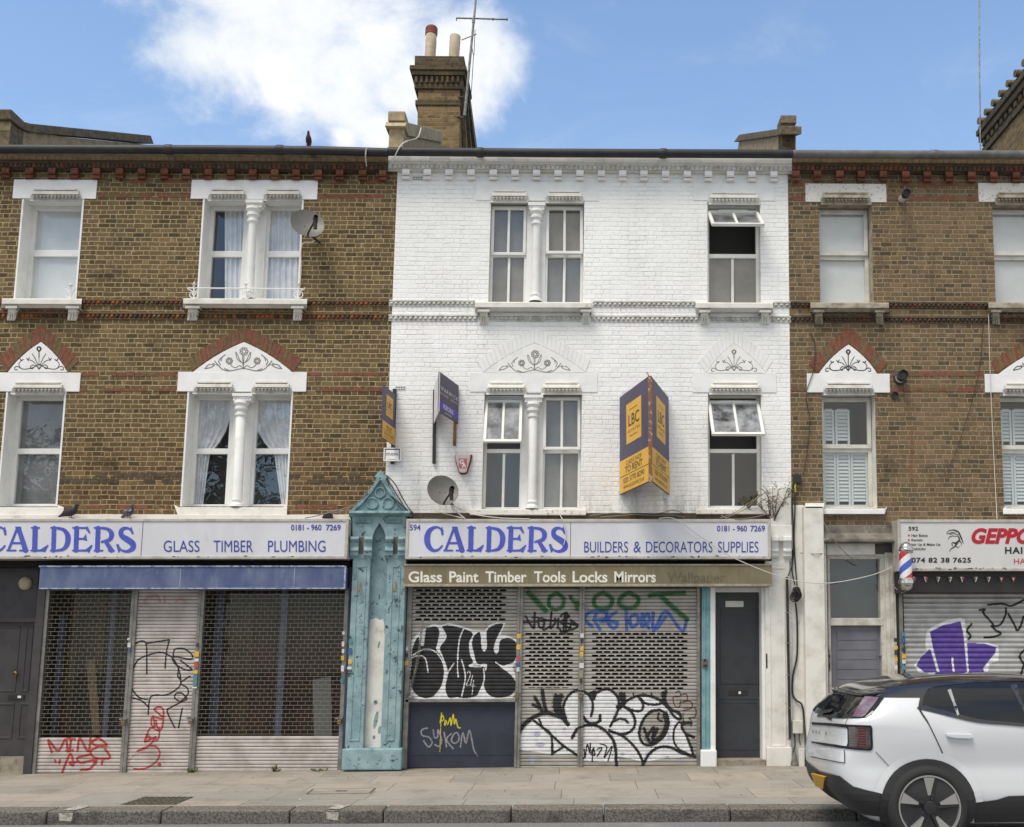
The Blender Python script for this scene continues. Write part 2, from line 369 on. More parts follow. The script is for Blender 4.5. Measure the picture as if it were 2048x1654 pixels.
# ------------------------------------------------------------------ raster painter (letters, graffiti, slots)
class Pen:
    def __init__(s, x0, y0, x1, y1, res=1.0, resy=None):
        s.x0, s.y0, s.rx, s.ry = x0, y0, res, resy or res
        s.nx = int(math.ceil((x1 - x0) / s.rx)); s.ny = int(math.ceil((y1 - y0) / s.ry))
        s.a = np.zeros((s.ny, s.nx), bool)
        s.X = x0 + (np.arange(s.nx) + 0.5) * s.rx; s.Y = y0 + (np.arange(s.ny) + 0.5) * s.ry
    def _sub(s, xa, ya, xb, yb):
        i0 = max(0, int((xa - s.x0) / s.rx) - 1); i1 = min(s.nx, int((xb - s.x0) / s.rx) + 2)
        j0 = max(0, int((ya - s.y0) / s.ry) - 1); j1 = min(s.ny, int((yb - s.y0) / s.ry) + 2)
        return i0, i1, j0, j1
    def seg(s, a, b, wa, wb, val=True):
        r = max(wa, wb) / 2
        i0, i1, j0, j1 = s._sub(min(a[0], b[0]) - r, min(a[1], b[1]) - r, max(a[0], b[0]) + r, max(a[1], b[1]) + r)
        if i1 <= i0 or j1 <= j0: return
        X, Y = np.meshgrid(s.X[i0:i1], s.Y[j0:j1])
        dx, dy = b[0] - a[0], b[1] - a[1]; L = dx * dx + dy * dy
        t = np.clip(((X - a[0]) * dx + (Y - a[1]) * dy) / L, 0, 1) if L > 1e-9 else np.zeros_like(X)
        dd = np.hypot(X - a[0] - t * dx, Y - a[1] - t * dy)
        s.a[j0:j1, i0:i1][dd <= (wa + (wb - wa) * t) / 2] = val
    def stroke(s, pts, w=None, smooth=True, val=True):
        """pts [(x,y)] or [(x,y,w)]"""
        q = [(p[0], p[1], p[2] if len(p) > 2 else w) for p in pts]
        if smooth and len(q) > 2: q = cr_spline(q, 6)
        for a, b in zip(q[:-1], q[1:]): s.seg(a, b, a[2], b[2], val)
    def poly(s, pts, val=True, smooth=False):
        if smooth: pts = cr_spline(list(pts) + [pts[0]], 6)
        xs = [p[0] for p in pts]; ys = [p[1] for p in pts]
        i0, i1, j0, j1 = s._sub(min(xs), min(ys), max(xs), max(ys))
        if i1 <= i0 or j1 <= j0: return
        X, Y = np.meshgrid(s.X[i0:i1], s.Y[j0:j1]); ins = np.zeros(X.shape, bool)
        n = len(pts)
        for k in range(n):
            xa, ya = pts[k][:2]; xb, yb = pts[(k + 1) % n][:2]
            if ya == yb: continue
            cnd = ((ya > Y) != (yb > Y)) & (X < (xb - xa) * (Y - ya) / (yb - ya) + xa)
            ins ^= cnd
        s.a[j0:j1, i0:i1][ins] = val
    def ellipse(s, cx, cy, rx, ry, rot=0, w=None, val=True):
        ca, sa = math.cos(rot), math.sin(rot)
        pts = [(cx + rx * math.cos(t) * ca - ry * math.sin(t) * sa, cy + rx * math.cos(t) * sa + ry * math.sin(t) * ca) for t in np.linspace(0, 2 * math.pi, 40)]
        if w: s.stroke(pts, w, smooth=False, val=val)
        else: s.poly(pts, val=val)
    def erode(s, prob):
        s.a &= np.random.rand(*s.a.shape) > prob
    def mesh(s, mb, fn, m=0):
        """fn(x, y) -> world; one quad per run of filled cells"""
        for j in range(s.ny):
            r = s.a[j]
            if not r.any(): continue
            dlt = np.diff(np.concatenate(([0], r.astype(np.int8), [0])))
            y0 = s.y0 + j * s.ry; y1 = y0 + s.ry
            for i0, i1 in zip(np.where(dlt == 1)[0], np.where(dlt == -1)[0]):
                xa = s.x0 + i0 * s.rx; xb = s.x0 + i1 * s.rx
                mb.face([fn(xa, y0), fn(xb, y0), fn(xb, y1), fn(xa, y1)], m)
def cr_spline(q, n):
    out = []
    for i in range(len(q) - 1):
        p0 = q[max(i - 1, 0)]; p1 = q[i]; p2 = q[i + 1]; p3 = q[min(i + 2, len(q) - 1)]
        for k in range(n):
            t = k / n
            out.append(tuple(0.5 * (2 * b + (c_ - a) * t + (2 * a - 5 * b + 4 * c_ - d_) * t * t + (3 * b - a - 3 * c_ + d_) * t ** 3)
                             for a, b, c_, d_ in zip(p0, p1, p2, p3)))
    out.append(tuple(q[-1]))
    return out
# ------------------------------------------------------------------ lettering
_tc = {}
SANS = None
def glyphs(s, bold=0.0, space=1.0, shear=0.0, font=None):
    k = (s, bold, space, shear, font is None)
    if k in _tc: return _tc[k]
    cu = bpy.data.curves.new('lettering', 'FONT'); cu.body = s
    if font: cu.font = font
    cu.offset = bold; cu.space_character = space; cu.shear = shear; cu.fill_mode = 'FRONT'; cu.resolution_u = 4
    ob = bpy.data.objects.new('lettering', cu); COL.objects.link(ob)
    dg = bpy.context.evaluated_depsgraph_get(); me = bpy.data.meshes.new_from_object(ob.evaluated_get(dg))
    V = np.array([tuple(v.co)[:2] for v in me.vertices]); Fc = [tuple(p.vertices) for p in me.polygons]
    bpy.data.objects.remove(ob); bpy.data.curves.remove(cu); bpy.data.meshes.remove(me)
    lo, hi = V.min(0), V.max(0); V = (V - lo) / (hi - lo)
    _tc[k] = (V, Fc); return _tc[k]
def text(mb, s, fn, bold=0.0, space=1.0, shear=0.0, m=0, font=None):
    """fn(u, v) with u left->right, v top->bottom in 0..1"""
    V, Fc = glyphs(s, bold, space, shear, font)
    mb.add([fn(u, 1 - v) for u, v in V], Fc, m)
def text_px(mb, s, x0, y0, x1, y1, d, slope=0.0, **kw):
    text(mb, s, lambda u, v: P(x0 + (x1 - x0) * u, y0 + (y1 - y0) * v + slope * u * (x1 - x0), d), **kw)
# ------------------------------------------------------------------ material set
W_ = c(233, 233, 231)
mat('white_paint', W_, 0.6, col2=c(214, 213, 209), ns=5, lo=0.45, hi=0.8, bump=0.15, bs=60, grime_or_shade=c(172, 166, 152), gs=3.5, glo=0.62, ghi=0.85)
mat('white_clean', c(236, 236, 236), 0.55, col2=c(224, 224, 223), ns=4, bump=0.08, bs=90)
mat('white_old', c(224, 222, 215), 0.75, col2=c(196, 192, 182), ns=5, lo=0.4, hi=0.8, bump=0.35, bs=50, grime_or_shade=c(140, 130, 112), gs=4, glo=0.6, ghi=0.78)
mat('white_peel', c(215, 213, 206), 0.8, col2=c(160, 153, 138), ns=22, lo=0.56, hi=0.66, bump=0.5, bs=70)
mat('sill_stone', c(176, 168, 152), 0.85, col2=c(130, 120, 102), ns=9, bump=0.5, bs=60)
mat('hood_stone', c(206, 204, 198), 0.8, col2=c(180, 176, 168), ns=9, bump=0.3, bs=60)
mat('upvc', c(232, 232, 230), 0.35, col2=c(218, 217, 212), ns=3, spec=0.5)
mat('upvc_old', c(214, 212, 204), 0.45, col2=c(190, 187, 176), ns=4, spec=0.5)
mat('tooth_red', c(118, 72, 52), 0.9, col2=c(82, 56, 44), ns=14, bump=0.4)
mat('tooth_dark', c(84, 70, 54), 0.9, col2=c(58, 50, 42), ns=14, bump=0.4)
mat('tooth_orange', c(165, 98, 58), 0.9, col2=c(120, 75, 50), ns=14, bump=0.4)
mat('red_brick', c(132, 82, 64), 0.9, col2=c(104, 70, 56), ns=16, bump=0.5, grime_or_shade=c(80, 64, 54), gs=9, glo=0.6, ghi=0.75)
mat('brown_brick', c(118, 98, 70), 0.9, col2=c(92, 76, 54), ns=16, bump=0.5)
mat('dark_brick', c(92, 80, 64), 0.9, col2=c(66, 57, 47), ns=12, bump=0.5)
mat('mortar', c(168, 146, 106), 0.95, col2=c(140, 120, 88), ns=12, bump=0.4)
mat('carve_shade', c(120, 116, 108), 0.9); mat('carve_shade_dark', c(62, 58, 54), 0.9)  # shade of the carved grooves, put into the stroke colour
mat('gutter_black', c(38, 38, 41), 0.55, col2=c(50, 50, 52), ns=6)
mat('gutter_grey', c(112, 112, 110), 0.5, col2=c(88, 88, 86), ns=5)
mat('slate', c(84, 86, 92), 0.6, col2=c(66, 68, 74), ns=10, bump=0.4)
mat('render_tan', c(178, 160, 126), 0.9, col2=c(140, 126, 100), ns=8, bump=0.5, bs=40, grime_or_shade=c(86, 80, 68), gs=5, glo=0.55, ghi=0.75)
mat('coping', c(124, 112, 90), 0.9, col2=c(84, 77, 63), ns=14, bump=0.6, bs=40, grime_or_shade=c(60, 56, 48), gs=8, glo=0.58, ghi=0.75)
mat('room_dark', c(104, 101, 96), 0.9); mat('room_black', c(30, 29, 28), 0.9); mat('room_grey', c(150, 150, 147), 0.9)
mat('blind_dim', c(128, 130, 132), 0.9, col2=c(96, 98, 100), ns=2); mat('blind_grey', c(142, 139, 132), 0.9, col2=c(124, 121, 115), ns=2.5); mat('blind_pale', (0.70, 0.72, 0.72), 0.9, col2=(0.58, 0.61, 0.62), ns=2)
mat('net', (0.74, 0.74, 0.76), 0.9, col2=(0.6, 0.61, 0.64), ns=6); mat('shutter_blue', c(196, 204, 204), 0.55)
glass_mat('glass', (0.96, 0.97, 0.97), refl=1.25); glass_mat('glass_mist_sheen', (0.7, 0.72, 0.73), refl=2.4, mist_sheen=0.4); glass_mat('glass_dim', (0.8, 0.8, 0.8), 0.35)
ST_Y = [(0.0, c(62, 54, 41)), (0.3, c(90, 77, 55)), (0.5, c(108, 92, 65)), (0.68, c(98, 83, 61)), (0.85, c(126, 106, 74)), (1.0, c(122, 87, 65))]
ST_W = [(0.0, c(66, 58, 48)), (0.3, c(98, 85, 67)), (0.55, c(120, 100, 76)), (0.75, c(106, 89, 69)), (0.9, c(138, 113, 88)), (1.0, c(132, 96, 76))]
brick_mat('brick_left', ST_Y, c(180, 161, 124), mort=0.0115, patch=(4.6, 4.2, (0.95, 0.86, 0.84), 0.8))
brick_mat('brick_right', ST_W, c(164, 147, 118), mort=0.011)
brick_mat('brick_white', ST_Y, c(180, 170, 150), painted=True)
brick_mat('brick_chimney', [(0.0, c(84, 72, 54)), (0.4, c(122, 102, 72)), (0.7, c(144, 120, 84)), (1.0, c(126, 96, 68))], c(150, 134, 104), h=0.075)

def PR(p):
    q = Vector(p) - Vector((0, -D, CZ)); zc = q.dot(FWD)
    return PX + F * q.dot(RIGHT) / zc, PY - F * q.dot(UP) / zc
def deep(rc, r):
    """pixel rect on the facade -> pixel rect of the same opening r metres behind it"""
    Q = quadw(*rc, 0); q = [PR(p + Vector((0, r, 0))) for p in Q]
    return ((q[0][0] + q[3][0]) / 2, (q[0][1] + q[1][1]) / 2, (q[1][0] + q[2][0]) / 2, (q[2][1] + q[3][1]) / 2)
def hole(x0, y0, x1, y1):
    xm, ym = (x0 + x1) / 2, (y0 + y1) / 2
    return (uv(x0, ym)[0], uv(xm, y0)[1], uv(x1, ym)[0], uv(xm, y1)[1])
def wall(mb, u0, u1, v0, v1, holes, d=0.0, m=0):
    us = sorted({u0, u1} | {min(max(h[k], u0), u1) for h in holes for k in (0, 2)})
    vs = sorted({v0, v1} | {min(max(h[k], v0), v1) for h in holes for k in (1, 3)})
    for a, b in zip(us[:-1], us[1:]):
        for e, f in zip(vs[:-1], vs[1:]):
            cu, cv = (a + b) / 2, (e + f) / 2
            if any(h[0] < cu < h[2] and h[1] < cv < h[3] for h in holes): continue
            mb.face([P(*px(a, e), d), P(*px(b, e), d), P(*px(b, f), d), P(*px(a, f), d)], m)
def reveal(mb, rc, r, m=0, d=0.0):
    Q = quadw(*rc, d)
    for i in range(4):
        a, b = Q[i], Q[(i + 1) % 4]
        mb.face([a, b, b + Vector((0, r + d, 0)), a + Vector((0, r + d, 0))], m)
def room(parent, rc, r, m='room_dark', dp=0.7):
    mb = MB(); q = deep(rc, r)
    A = quadw(q[0] - 4, q[1] - 4, q[2] + 4, q[3] + 4, -r); B = [p + Vector((0, dp, 0)) for p in A]
    mb.face(B)
    for i in range(4): mb.face([A[i], A[(i + 1) % 4], B[(i + 1) % 4], B[i]])
    return mb.build('interior', m, parent)
def wavy(mb, x0, y0, x1, y1, d, n=9, amp=0.018, m=0, pull=0.0):
    k = n * 6
    for i in range(k):
        a, b = i / k, (i + 1) / k
        def q(t, y, f): return P(x0 + (x1 - x0) * t + pull * f * (y1 - y0) * (1 - abs(2 * t - 1) * 0) , y, d + amp * math.sin(t * n * 2 * math.pi))
        mb.face([q(a, y0, 0), q(b, y0, 0), q(b, y1, 1), q(a, y1, 1)], m)
def sash_open(Qtop, L, ang):
    """quad of a top hung sash: hinge TL, TR; length L; opening angle"""
    tl, tr = Qtop; dn = Vector((0, -math.sin(ang) * L, -math.cos(ang) * L))
    return [tl, tr, tr + dn, tl + dn]
def window(parent, rc, r, rail, fw=9, mats='upvc', bars=False, sash=None, back=None, label=None, lowback=None, gm='glass'):
    """rc: pixel rect on the plane r behind the facade; rail: (y0, y1) px; sash: None | 'closed' | (angle deg, drop px)"""
    d = -r; x0, y0, x1, y1 = rc; pw = 0.006875 * fw
    f = MB(); f.ring(quadw(x0, y0, x1, y1, d), pw, 0.07)
    f.rect(x0 + fw - 1, rail[0], x1 - fw + 1, rail[1], d - 0.002, d - 0.06)
    xm = (x0 + x1) / 2
    if bars: f.rect(xm - 2.6, rail[1] + 1, xm + 2.6, y1 - fw + 1, d - 0.018, d - 0.045)
    wn = f.build('window', mats, parent, bevel=0.006, label=label)
    gl = MB(); gl.face(quadw(x0 + fw - 2, rail[1] - 2, x1 - fw + 2, y1 - fw + 2, d - 0.035)); gl.build('pane', gm, wn)
    if sash:
        gs_ = 'glass_mist_sheen' if (sash != 'closed' and sash[0] > 10) else gm
        sm = MB(); Qc = quadw(x0 + 1.5, y0 + 2, x1 - 1.5, rail[0] + 3, d + 0.03)
        if sash == 'closed': Q = Qc
        else:
            L = (Qc[0] - Qc[3]).length * sash[1]; Q = sash_open((Qc[0] + Vector((0, 0, -sash[2])), Qc[1] + Vector((0, 0, -sash[2]))), L, math.radians(sash[0]))
        I = sm.ring(Q, pw * 1.05, 0.045)
        nrm = ((Q[1] - Q[0]).cross(Q[0] - Q[3])).normalized()
        if nrm.y > 0: nrm = -nrm
        if bars:
            a, b = (I[0] + I[1]) / 2, (I[3] + I[2]) / 2; e = (Q[1] - Q[0]).normalized() * 0.018
            fr = [a - e, a + e, b + e, b - e]; sm.prism([p - nrm * 0.012 for p in fr], [p - nrm * 0.035 for p in fr])
            e2 = (Q[1] - Q[0]) * 0.28; mt = (Q[0] + Q[1]) / 2; up = (Q[0] - Q[3]).normalized()
            sm.prism([mt - e2 - up * 0.012 + nrm * 0.012, mt + e2 - up * 0.012 + nrm * 0.012, mt + e2 - up * 0.03 + nrm * 0.012, mt - e2 - up * 0.03 + nrm * 0.012],
                     [mt - e2 - up * 0.012 - nrm * 0.002, mt + e2 - up * 0.012 - nrm * 0.002, mt + e2 - up * 0.03 - nrm * 0.002, mt - e2 - up * 0.03 - nrm * 0.002])
        so_ = sm.build('sash', mats, wn, bevel=0.006, label='open tilted sash' if sash != 'closed' else None)
        pg = MB(); pg.face([p - nrm * 0.028 for p in I]); pg.build('pane', gs_, wn)
    else:
        pg = MB(); pg.face(quadw(x0 + fw - 2, y0 + fw - 2, x1 - fw + 2, rail[0] + 2, d - 0.035)); pg.build('pane', gm, wn)
    if back:
        bb = MB(); bb.face(quadw(x0 - 4, y0 - 4, x1 + 4, y1 + 4, d - 0.06)); bb.build('blind', back, wn)
    if lowback:
        bb = MB(); bb.face(quadw(x0 - 4, rail[0], x1 + 4, y1 + 4, d - 0.06)); bb.build('blind', lowback, wn)
    return wn
def hood(parent, x0, x1, y0, m='hood_stone'):
    """small moulded hood with a row of dog teeth under it"""
    mb = MB()
    mb.prof(x0 + 8, x1 - 8, [(y0, 0.012), (y0, 0.05), (y0 + 3, 0.055), (y0 + 3.5, 0.03)])
    mb.prof(x0 + 4, x1 - 4, [(y0 + 3.5, 0.03), (y0 + 6, 0.06), (y0 + 11, 0.075), (y0 + 13, 0.05)])
    mb.prof(x0, x1, [(y0 + 13, 0.035), (y0 + 23, 0.02), (y0 + 25, 0.03), (y0 + 26, -0.05)])
    n = max(4, int((x1 - x0) / 7.6)); s = (x1 - x0 - 6) / n
    for i in range(n):
        a = x0 + 3 + s * i
        mb.add([P(a, y0 + 13.5, 0.052), P(a + s, y0 + 13.5, 0.052), P(a + s / 2, y0 + 22.5, 0.03), P(a + s / 2, y0 + 15, 0.085)], [(0, 1, 3), (1, 2, 3), (2, 0, 3)])
    return mb.build('hood_moulding', m, parent, smooth=False)
def teeth(mb, x0, x1, y0, y1, d, mats_n, step=9.4, out=0.03, v=True):
    n = max(1, int((x1 - x0) / step)); s = (x1 - x0) / n; ym0 = (y0 + y1) / 2
    for i in range(n):
        a, b = x0 + s * i + 0.5, x0 + s * (i + 1) - 0.5
        dy = (SA - SB * ym0) * ((a + b) / 2 - (x0 + x1) / 2)
        mi = random.choice(range(mats_n)) if mats_n > 1 else 0
        mb.add([P(a, y0 + dy, d), P(b, y0 + dy, d), P(b, y1 + dy, d), P(a, y1 + dy, d), P((a + b) / 2, ym0 + dy, d + out)], [(0, 1, 4), (1, 2, 4), (2, 3, 4), (3, 0, 4)], mi)
def band(parent, spans, y0, y1, mats, d=0.004, name='string_course'):
    """projecting course of dog tooth bricks between two thin fillets; y measured at x = 1024"""
    mb = MB()
    for x0, x1 in spans:
        xm = (x0 + x1) / 2; dy = (SA - SB * y0) * (xm - 1024)
        n = max(1, int((x1 - x0) / 180))
        mb.rect(x0, y0 - 2.5 + dy, x1, y0 + 0.5 + dy, d + 0.028, 0, len(mats) - 1); mb.rect(x0, y1 - 0.5 + dy, x1, y1 + 1.5 + dy, d + 0.012, 0, len(mats) - 1)
        mb.rect(x0, y0 + 0.5 + dy, x1, y1 - 0.5 + dy, 0.008, 0)
        teeth(mb, x0, x1, y0 + dy + 0.5, y1 + dy - 0.5, 0.009, len(mats), out=0.042)
        mb.build(name, mats, parent); mb = MB()
def sill(parent, x0, x1, y0, brs, m='white_paint', name='sill', dpt=0.17, yb=31):
    mb = MB(); mb.prof(x0, x1, [(y0, -0.02), (y0 + 1, dpt), (y0 + 11, dpt), (y0 + 13, dpt - 0.05), (y0 + 19, 0.07), (y0 + 20, 0)])
    s_ = mb.build(name, m, parent, bevel=0.006)
    for a, b in brs:
        q = MB(); w_ = (b - a) * 0.17
        q.prof(a, b, [(y0 + 14, 0.02), (y0 + 14, 0.15), (y0 + 19, 0.15), (y0 + 21, 0.12)])
        q.prof(a + w_, b - w_, [(y0 + 21, 0.11), (y0 + 27, 0.09), (y0 + 33, 0.045), (y0 + 44, 0.03), (y0 + 44, 0)])
        for k in (0.3, 0.5, 0.7):
            xx = a + (b - a) * k; q.prof(xx - 1.2, xx + 1.2, [(y0 + 29, 0.03), (y0 + 30, 0.085), (y0 + 42, 0.045), (y0 + 43, 0.03)])
        q.build('bracket', m, s_, bevel=0.003)
    return s_
def curve_pts(b, a, bulge, n):
    """points from base b to apex a bulging outward (up and away from the centre line)"""
    out = []
    nx_, ny_ = (a[1] - b[1]), -(a[0] - b[0]); L = math.hypot(nx_, ny_)
    nx_, ny_ = nx_ / L, ny_ / L
    if ny_ > 0: nx_, ny_ = -nx_, -ny_
    for i in range(n + 1):
        t = i / n; k = 4 * t * (1 - t) * bulge
        out.append((b[0] + (a[0] - b[0]) * t + nx_ * k, b[1] + (a[1] - b[1]) * t + ny_ * k))
    return out
def arch(parent, ia, il, ir, oa, ol, orr, mats, bulge=4.5, n=11, backing='mortar'):
    mb = MB()
    for (ib, ob_) in ((il, ol), (ir, orr)):
        I = curve_pts(ib, ia, bulge, n); O = curve_pts(ob_, oa, 3.0, n)
        for i in range(n):
            g0 = 0.014 if 'white_paint' in mats else 0.07; lerp = lambda p, q, t: (p[0] + (q[0] - p[0]) * t, p[1] + (q[1] - p[1]) * t)
            q = [lerp(I[i], I[i + 1], g0), lerp(I[i], I[i + 1], 1 - g0), lerp(O[i], O[i + 1], 1 - g0), lerp(O[i], O[i + 1], g0)]
            mb.poly(q, 0.009 + random.random() * 0.003, 0.002, random.choices(range(len(mats)), weights=[2.2] + [1.9] * (len(mats) - 1))[0])
        k = len(mats)
        for i in range(n): mb.face([P(*I[i], 0.004), P(*I[i + 1], 0.004), P(*O[i + 1], 0.004), P(*O[i], 0.004)], k)
    return mb.build('brick_arch', list(mats) + [backing], parent)
WIDE = [([(0, 0), (3, -50), (5, -100)], 5), ([(0, 0), (-25, -25), (-58, -10), (-85, -22), (-98, -40)], 5), ([(-6, -4), (-40, 2), (-100, 14), (-150, 4), (-180, -22), (-212, -60)], 6),
        ([(-178, -20), (-200, -32), (-225, -44)], 4), ([(-8, -45), (-45, -75), (-55, -125), (-40, -100), (-28, -70), (-8, -45)], 5), ([(-170, -30), (-180, -65), (-135, -105), (-158, -85), (-165, -60)], 6),
        ([(-285, -2), (-255, -32), (-215, -30), (-240, -12), (-285, -2)], 6), ([(-100, 12), (-140, -4)], 5)]
NARR = [([(0, 0), (0, -70), (2, -130)], 5), ([(2, -130), (-12, -150), (2, -165), (16, -150), (2, -130)], 8), ([(-8, -30), (-30, -80), (-50, -112)], 5), ([(-12, -25), (-50, -60), (-85, -70)], 5), ([(-85, -70), (-70, -85)], 5), ([(-80, -62), (-92, -80)], 6),
        ([(0, 0), (-20, -22), (-45, -30), (-62, -20), (-60, -4), (-45, -4), (-46, -14)], 6), ([(-15, -25), (-60, -6), (-120, 0), (-160, -20), (-180, -10), (-176, 6), (-160, 4)], 6),
        ([(-135, -4), (-150, -35), (-132, -62)], 5), ([(-132, -62), (-118, -70)], 8), ([(-132, -62), (-140, -76)], 7), ([(0, -40), (-14, -20), (0, 2)], 6)]
def tympanum(parent, ia, il, ir, kind, cx, cy, k, m='white_clean', bulge=4.5, grime_or_shade='carve_shade', d=0.014, sc=1.0):
    mb = MB(); L = curve_pts(il, ia, bulge, 10); R = curve_pts(ir, ia, bulge, 10)
    pts = L + R[::-1][1:]
    mb.poly(pts, d, 0.001)
    ty = mb.build('tympanum', m, parent)
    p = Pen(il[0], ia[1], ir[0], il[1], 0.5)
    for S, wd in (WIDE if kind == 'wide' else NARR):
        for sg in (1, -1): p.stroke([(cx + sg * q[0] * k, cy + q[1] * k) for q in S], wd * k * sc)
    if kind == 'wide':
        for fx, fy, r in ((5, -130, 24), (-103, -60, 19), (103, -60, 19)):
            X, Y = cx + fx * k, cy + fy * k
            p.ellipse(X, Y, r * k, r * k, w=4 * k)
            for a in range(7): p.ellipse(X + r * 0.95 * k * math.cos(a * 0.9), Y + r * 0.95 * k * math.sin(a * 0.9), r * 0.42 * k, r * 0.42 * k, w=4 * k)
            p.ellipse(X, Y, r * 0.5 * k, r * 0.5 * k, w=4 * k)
    cm_ = MB(); p.mesh(cm_, lambda x, y: P(x, y, d + 0.0015)); cm_.build('carving_shade', grime_or_shade, ty)  # groove shade drawn as dark strokes on the flat tympanum
    return ty
def column(parent, top, bot, m='white_paint', wcap=34, wsh=16.5):
    """slender column: capital block, rings, shaft, base; top/bot are pixel points on the facade"""
    mb = MB(); (xa, ya), (xb, yb) = top, bot; k = 0.006875
    h = yb - ya
    def at(t): return (xa + (xb - xa) * t / h, ya + t)
    mb.rect(xa - wcap / 2, ya, xa + wcap / 2, ya + 6, 0.07, -0.09)
    mb.rect(xa - wcap / 2 + 2, ya + 6, xa + wcap / 2 - 2, ya + 15, 0.05, -0.09)
    for i in range(6):
        a = xa - wcap / 2 + 4 + i * (wcap - 8) / 6
        mb.add([P(a, ya + 7, 0.052), P(a + 4, ya + 7, 0.052), P(a + 2, ya + 13, 0.052), P(a + 2, ya + 9, 0.07)], [(0, 1, 3), (1, 2, 3), (2, 0, 3)])
    p0 = P(*at(0), -0.02); p1 = P(*at(h), -0.02); ax = (p1 - p0); Lw = ax.length; s = Lw / h
    prof = [(15, 9), (17, 14.5), (22, 15.5), (26, 12), (28, 11), (30, 13), (34, 13), (37, 9.5), (40, 9), (42, 11.5), (46, 11.5), (49, 8.6), (51, wsh / 2)]
    prof += [(h - 17, wsh / 2 * 0.98), (h - 16, 10), (h - 13, 10.5), (h - 10, 8.5), (h - 8, 9), (h - 5, 13), (h, 14)]
    mb.lathe(p0, ax, [(a * s, b * k) for a, b in prof], 24)
    return mb.build('column', m, parent, smooth=True)

# ------------------------------------------------------------------ ground
gl_, gr_ = P(70, 1548, 0), P(1527, 1530, 0)
GS = (gr_.z - gl_.z) / (gr_.x - gl_.x)
def gz(x): return gl_.z + GS * (x - gl_.x)
kt = None
KY = None
# kerb line: the pavement falls 2 percent towards the road
KD = 3.05; FALL = 0.05; KH = 0.135
def fall(x): return 0.034 + 0.0085 * max(-7.0, min(7.0, x))
def gpave(x, y): return gz(x) - fall(x) * max(0.0, -y) / KD
xw_ = P(1858, 1614, 5.1); CAMB = 4.0 * (xw_.z - 0.352 - (gz(xw_.x) - fall(xw_.x) - KH)) / (5.0 - KD - 0.3); print('camber', CAMB)
def flat_mat_pave():
    m = bpy.data.materials.new('paving'); m.use_nodes = True; MATS['paving'] = m
    t = NT(m.node_tree); m.node_tree.nodes.clear()
    b = t.n('ShaderNodeBsdfPrincipled'); o = t.n('ShaderNodeOutputMaterial'); t.link(b.outputs[0], o.inputs[0])
    pos = t.n('ShaderNodeNewGeometry').outputs['Position']; p = t.sep(pos)
    rh = 0.66
    v = t.m('DIVIDE', p[1], rh); row = t.m('FLOOR', v); fv = t.m('SUBTRACT', v, row)
    w0 = t.n('ShaderNodeTexWhiteNoise', noise_dimensions='1D'); t.put(w0.inputs['W'], row)
    ln = t.m('MULTIPLY_ADD', w0.outputs['Value'], 0.4, 0.95)
    u = t.m('ADD', t.m('DIVIDE', p[0], ln), t.m('MULTIPLY', w0.outputs['Value'], 7.3)); iu = t.m('FLOOR', u); fu = t.m('SUBTRACT', u, iu)
    e = t.m('MINIMUM', t.m('MULTIPLY', t.m('MINIMUM', fu, t.m('SUBTRACT', 1.0, fu)), ln), t.m('MULTIPLY', t.m('MINIMUM', fv, t.m('SUBTRACT', 1.0, fv)), rh))
    e = t.m('ADD', e, t.m('MULTIPLY_ADD', t.noise(pos, 30, 3), 0.006, -0.003))
    wn = t.n('ShaderNodeTexWhiteNoise', noise_dimensions='3D'); t.put(wn.inputs['Vector'], t.comb(iu, row, 1.0)); rc = t.sep(wn.outputs['Color'])
    col = t.cramp(rc[0], [(0.0, c(152, 147, 139)), (0.4, c(160, 154, 146)), (0.75, c(165, 158, 149)), (1.0, c(171, 161, 148))])
    st = t.noise(pos, 2.2, 8, 0.7); fine = t.noise(pos, 90, 5, 0.7)
    col = t.mix(t.m('MULTIPLY', t.ramp(st, 0.45, 0.72), 0.5), col, c(128, 119, 105))
    col = t.mix(t.m('MULTIPLY', t.ramp(fine, 0.45, 0.7), 0.22), col, c(110, 102, 92))
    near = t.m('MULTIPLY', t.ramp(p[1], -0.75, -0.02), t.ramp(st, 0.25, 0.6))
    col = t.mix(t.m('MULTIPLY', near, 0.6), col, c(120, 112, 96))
    gum = t.ramp(t.noise(pos, 14, 1, 0.3), 0.74, 0.765)
    big2 = t.ramp(t.noise(pos, 0.8, 6, 0.7, 0.5), 0.5, 0.68)
    col = t.mix(t.m('MULTIPLY', big2, 0.35), col, c(112, 106, 96))
    col = t.mix(t.m('MULTIPLY', gum, 0.6), col, c(88, 84, 78))
    gap = t.ramp(e, 0.001, 0.006)
    col = t.mix(gap, c(104, 97, 84), col)
    t.link(col, b.inputs['Base Color']); b.inputs['Roughness'].default_value = 0.85; b.inputs['Specular IOR Level'].default_value = 0.3
    bn = t.n('ShaderNodeBump'); bn.inputs['Strength'].default_value = 0.6; bn.inputs['Distance'].default_value = 0.006
    t.put(bn.inputs['Height'], t.m('ADD', gap, t.m('ADD', t.m('MULTIPLY', fine, 0.35), t.m('MULTIPLY', rc[1], 0.5)))); t.link(bn.outputs[0], b.inputs['Normal'])
flat_mat_pave()
mat('asphalt', c(140, 139, 138), 0.9, col2=c(112, 112, 112), ns=60, lo=0.35, hi=0.7, bump=0.9, bs=160, grime_or_shade=c(158, 155, 150), gs=1.2, glo=0.5, ghi=0.8)
mat('granite', c(136, 128, 116), 0.85, col2=c(84, 80, 75), ns=42, lo=0.4, hi=0.62, bump=0.9, bs=60, grime_or_shade=c(62, 60, 58), gs=2.4, glo=0.5, ghi=0.75)
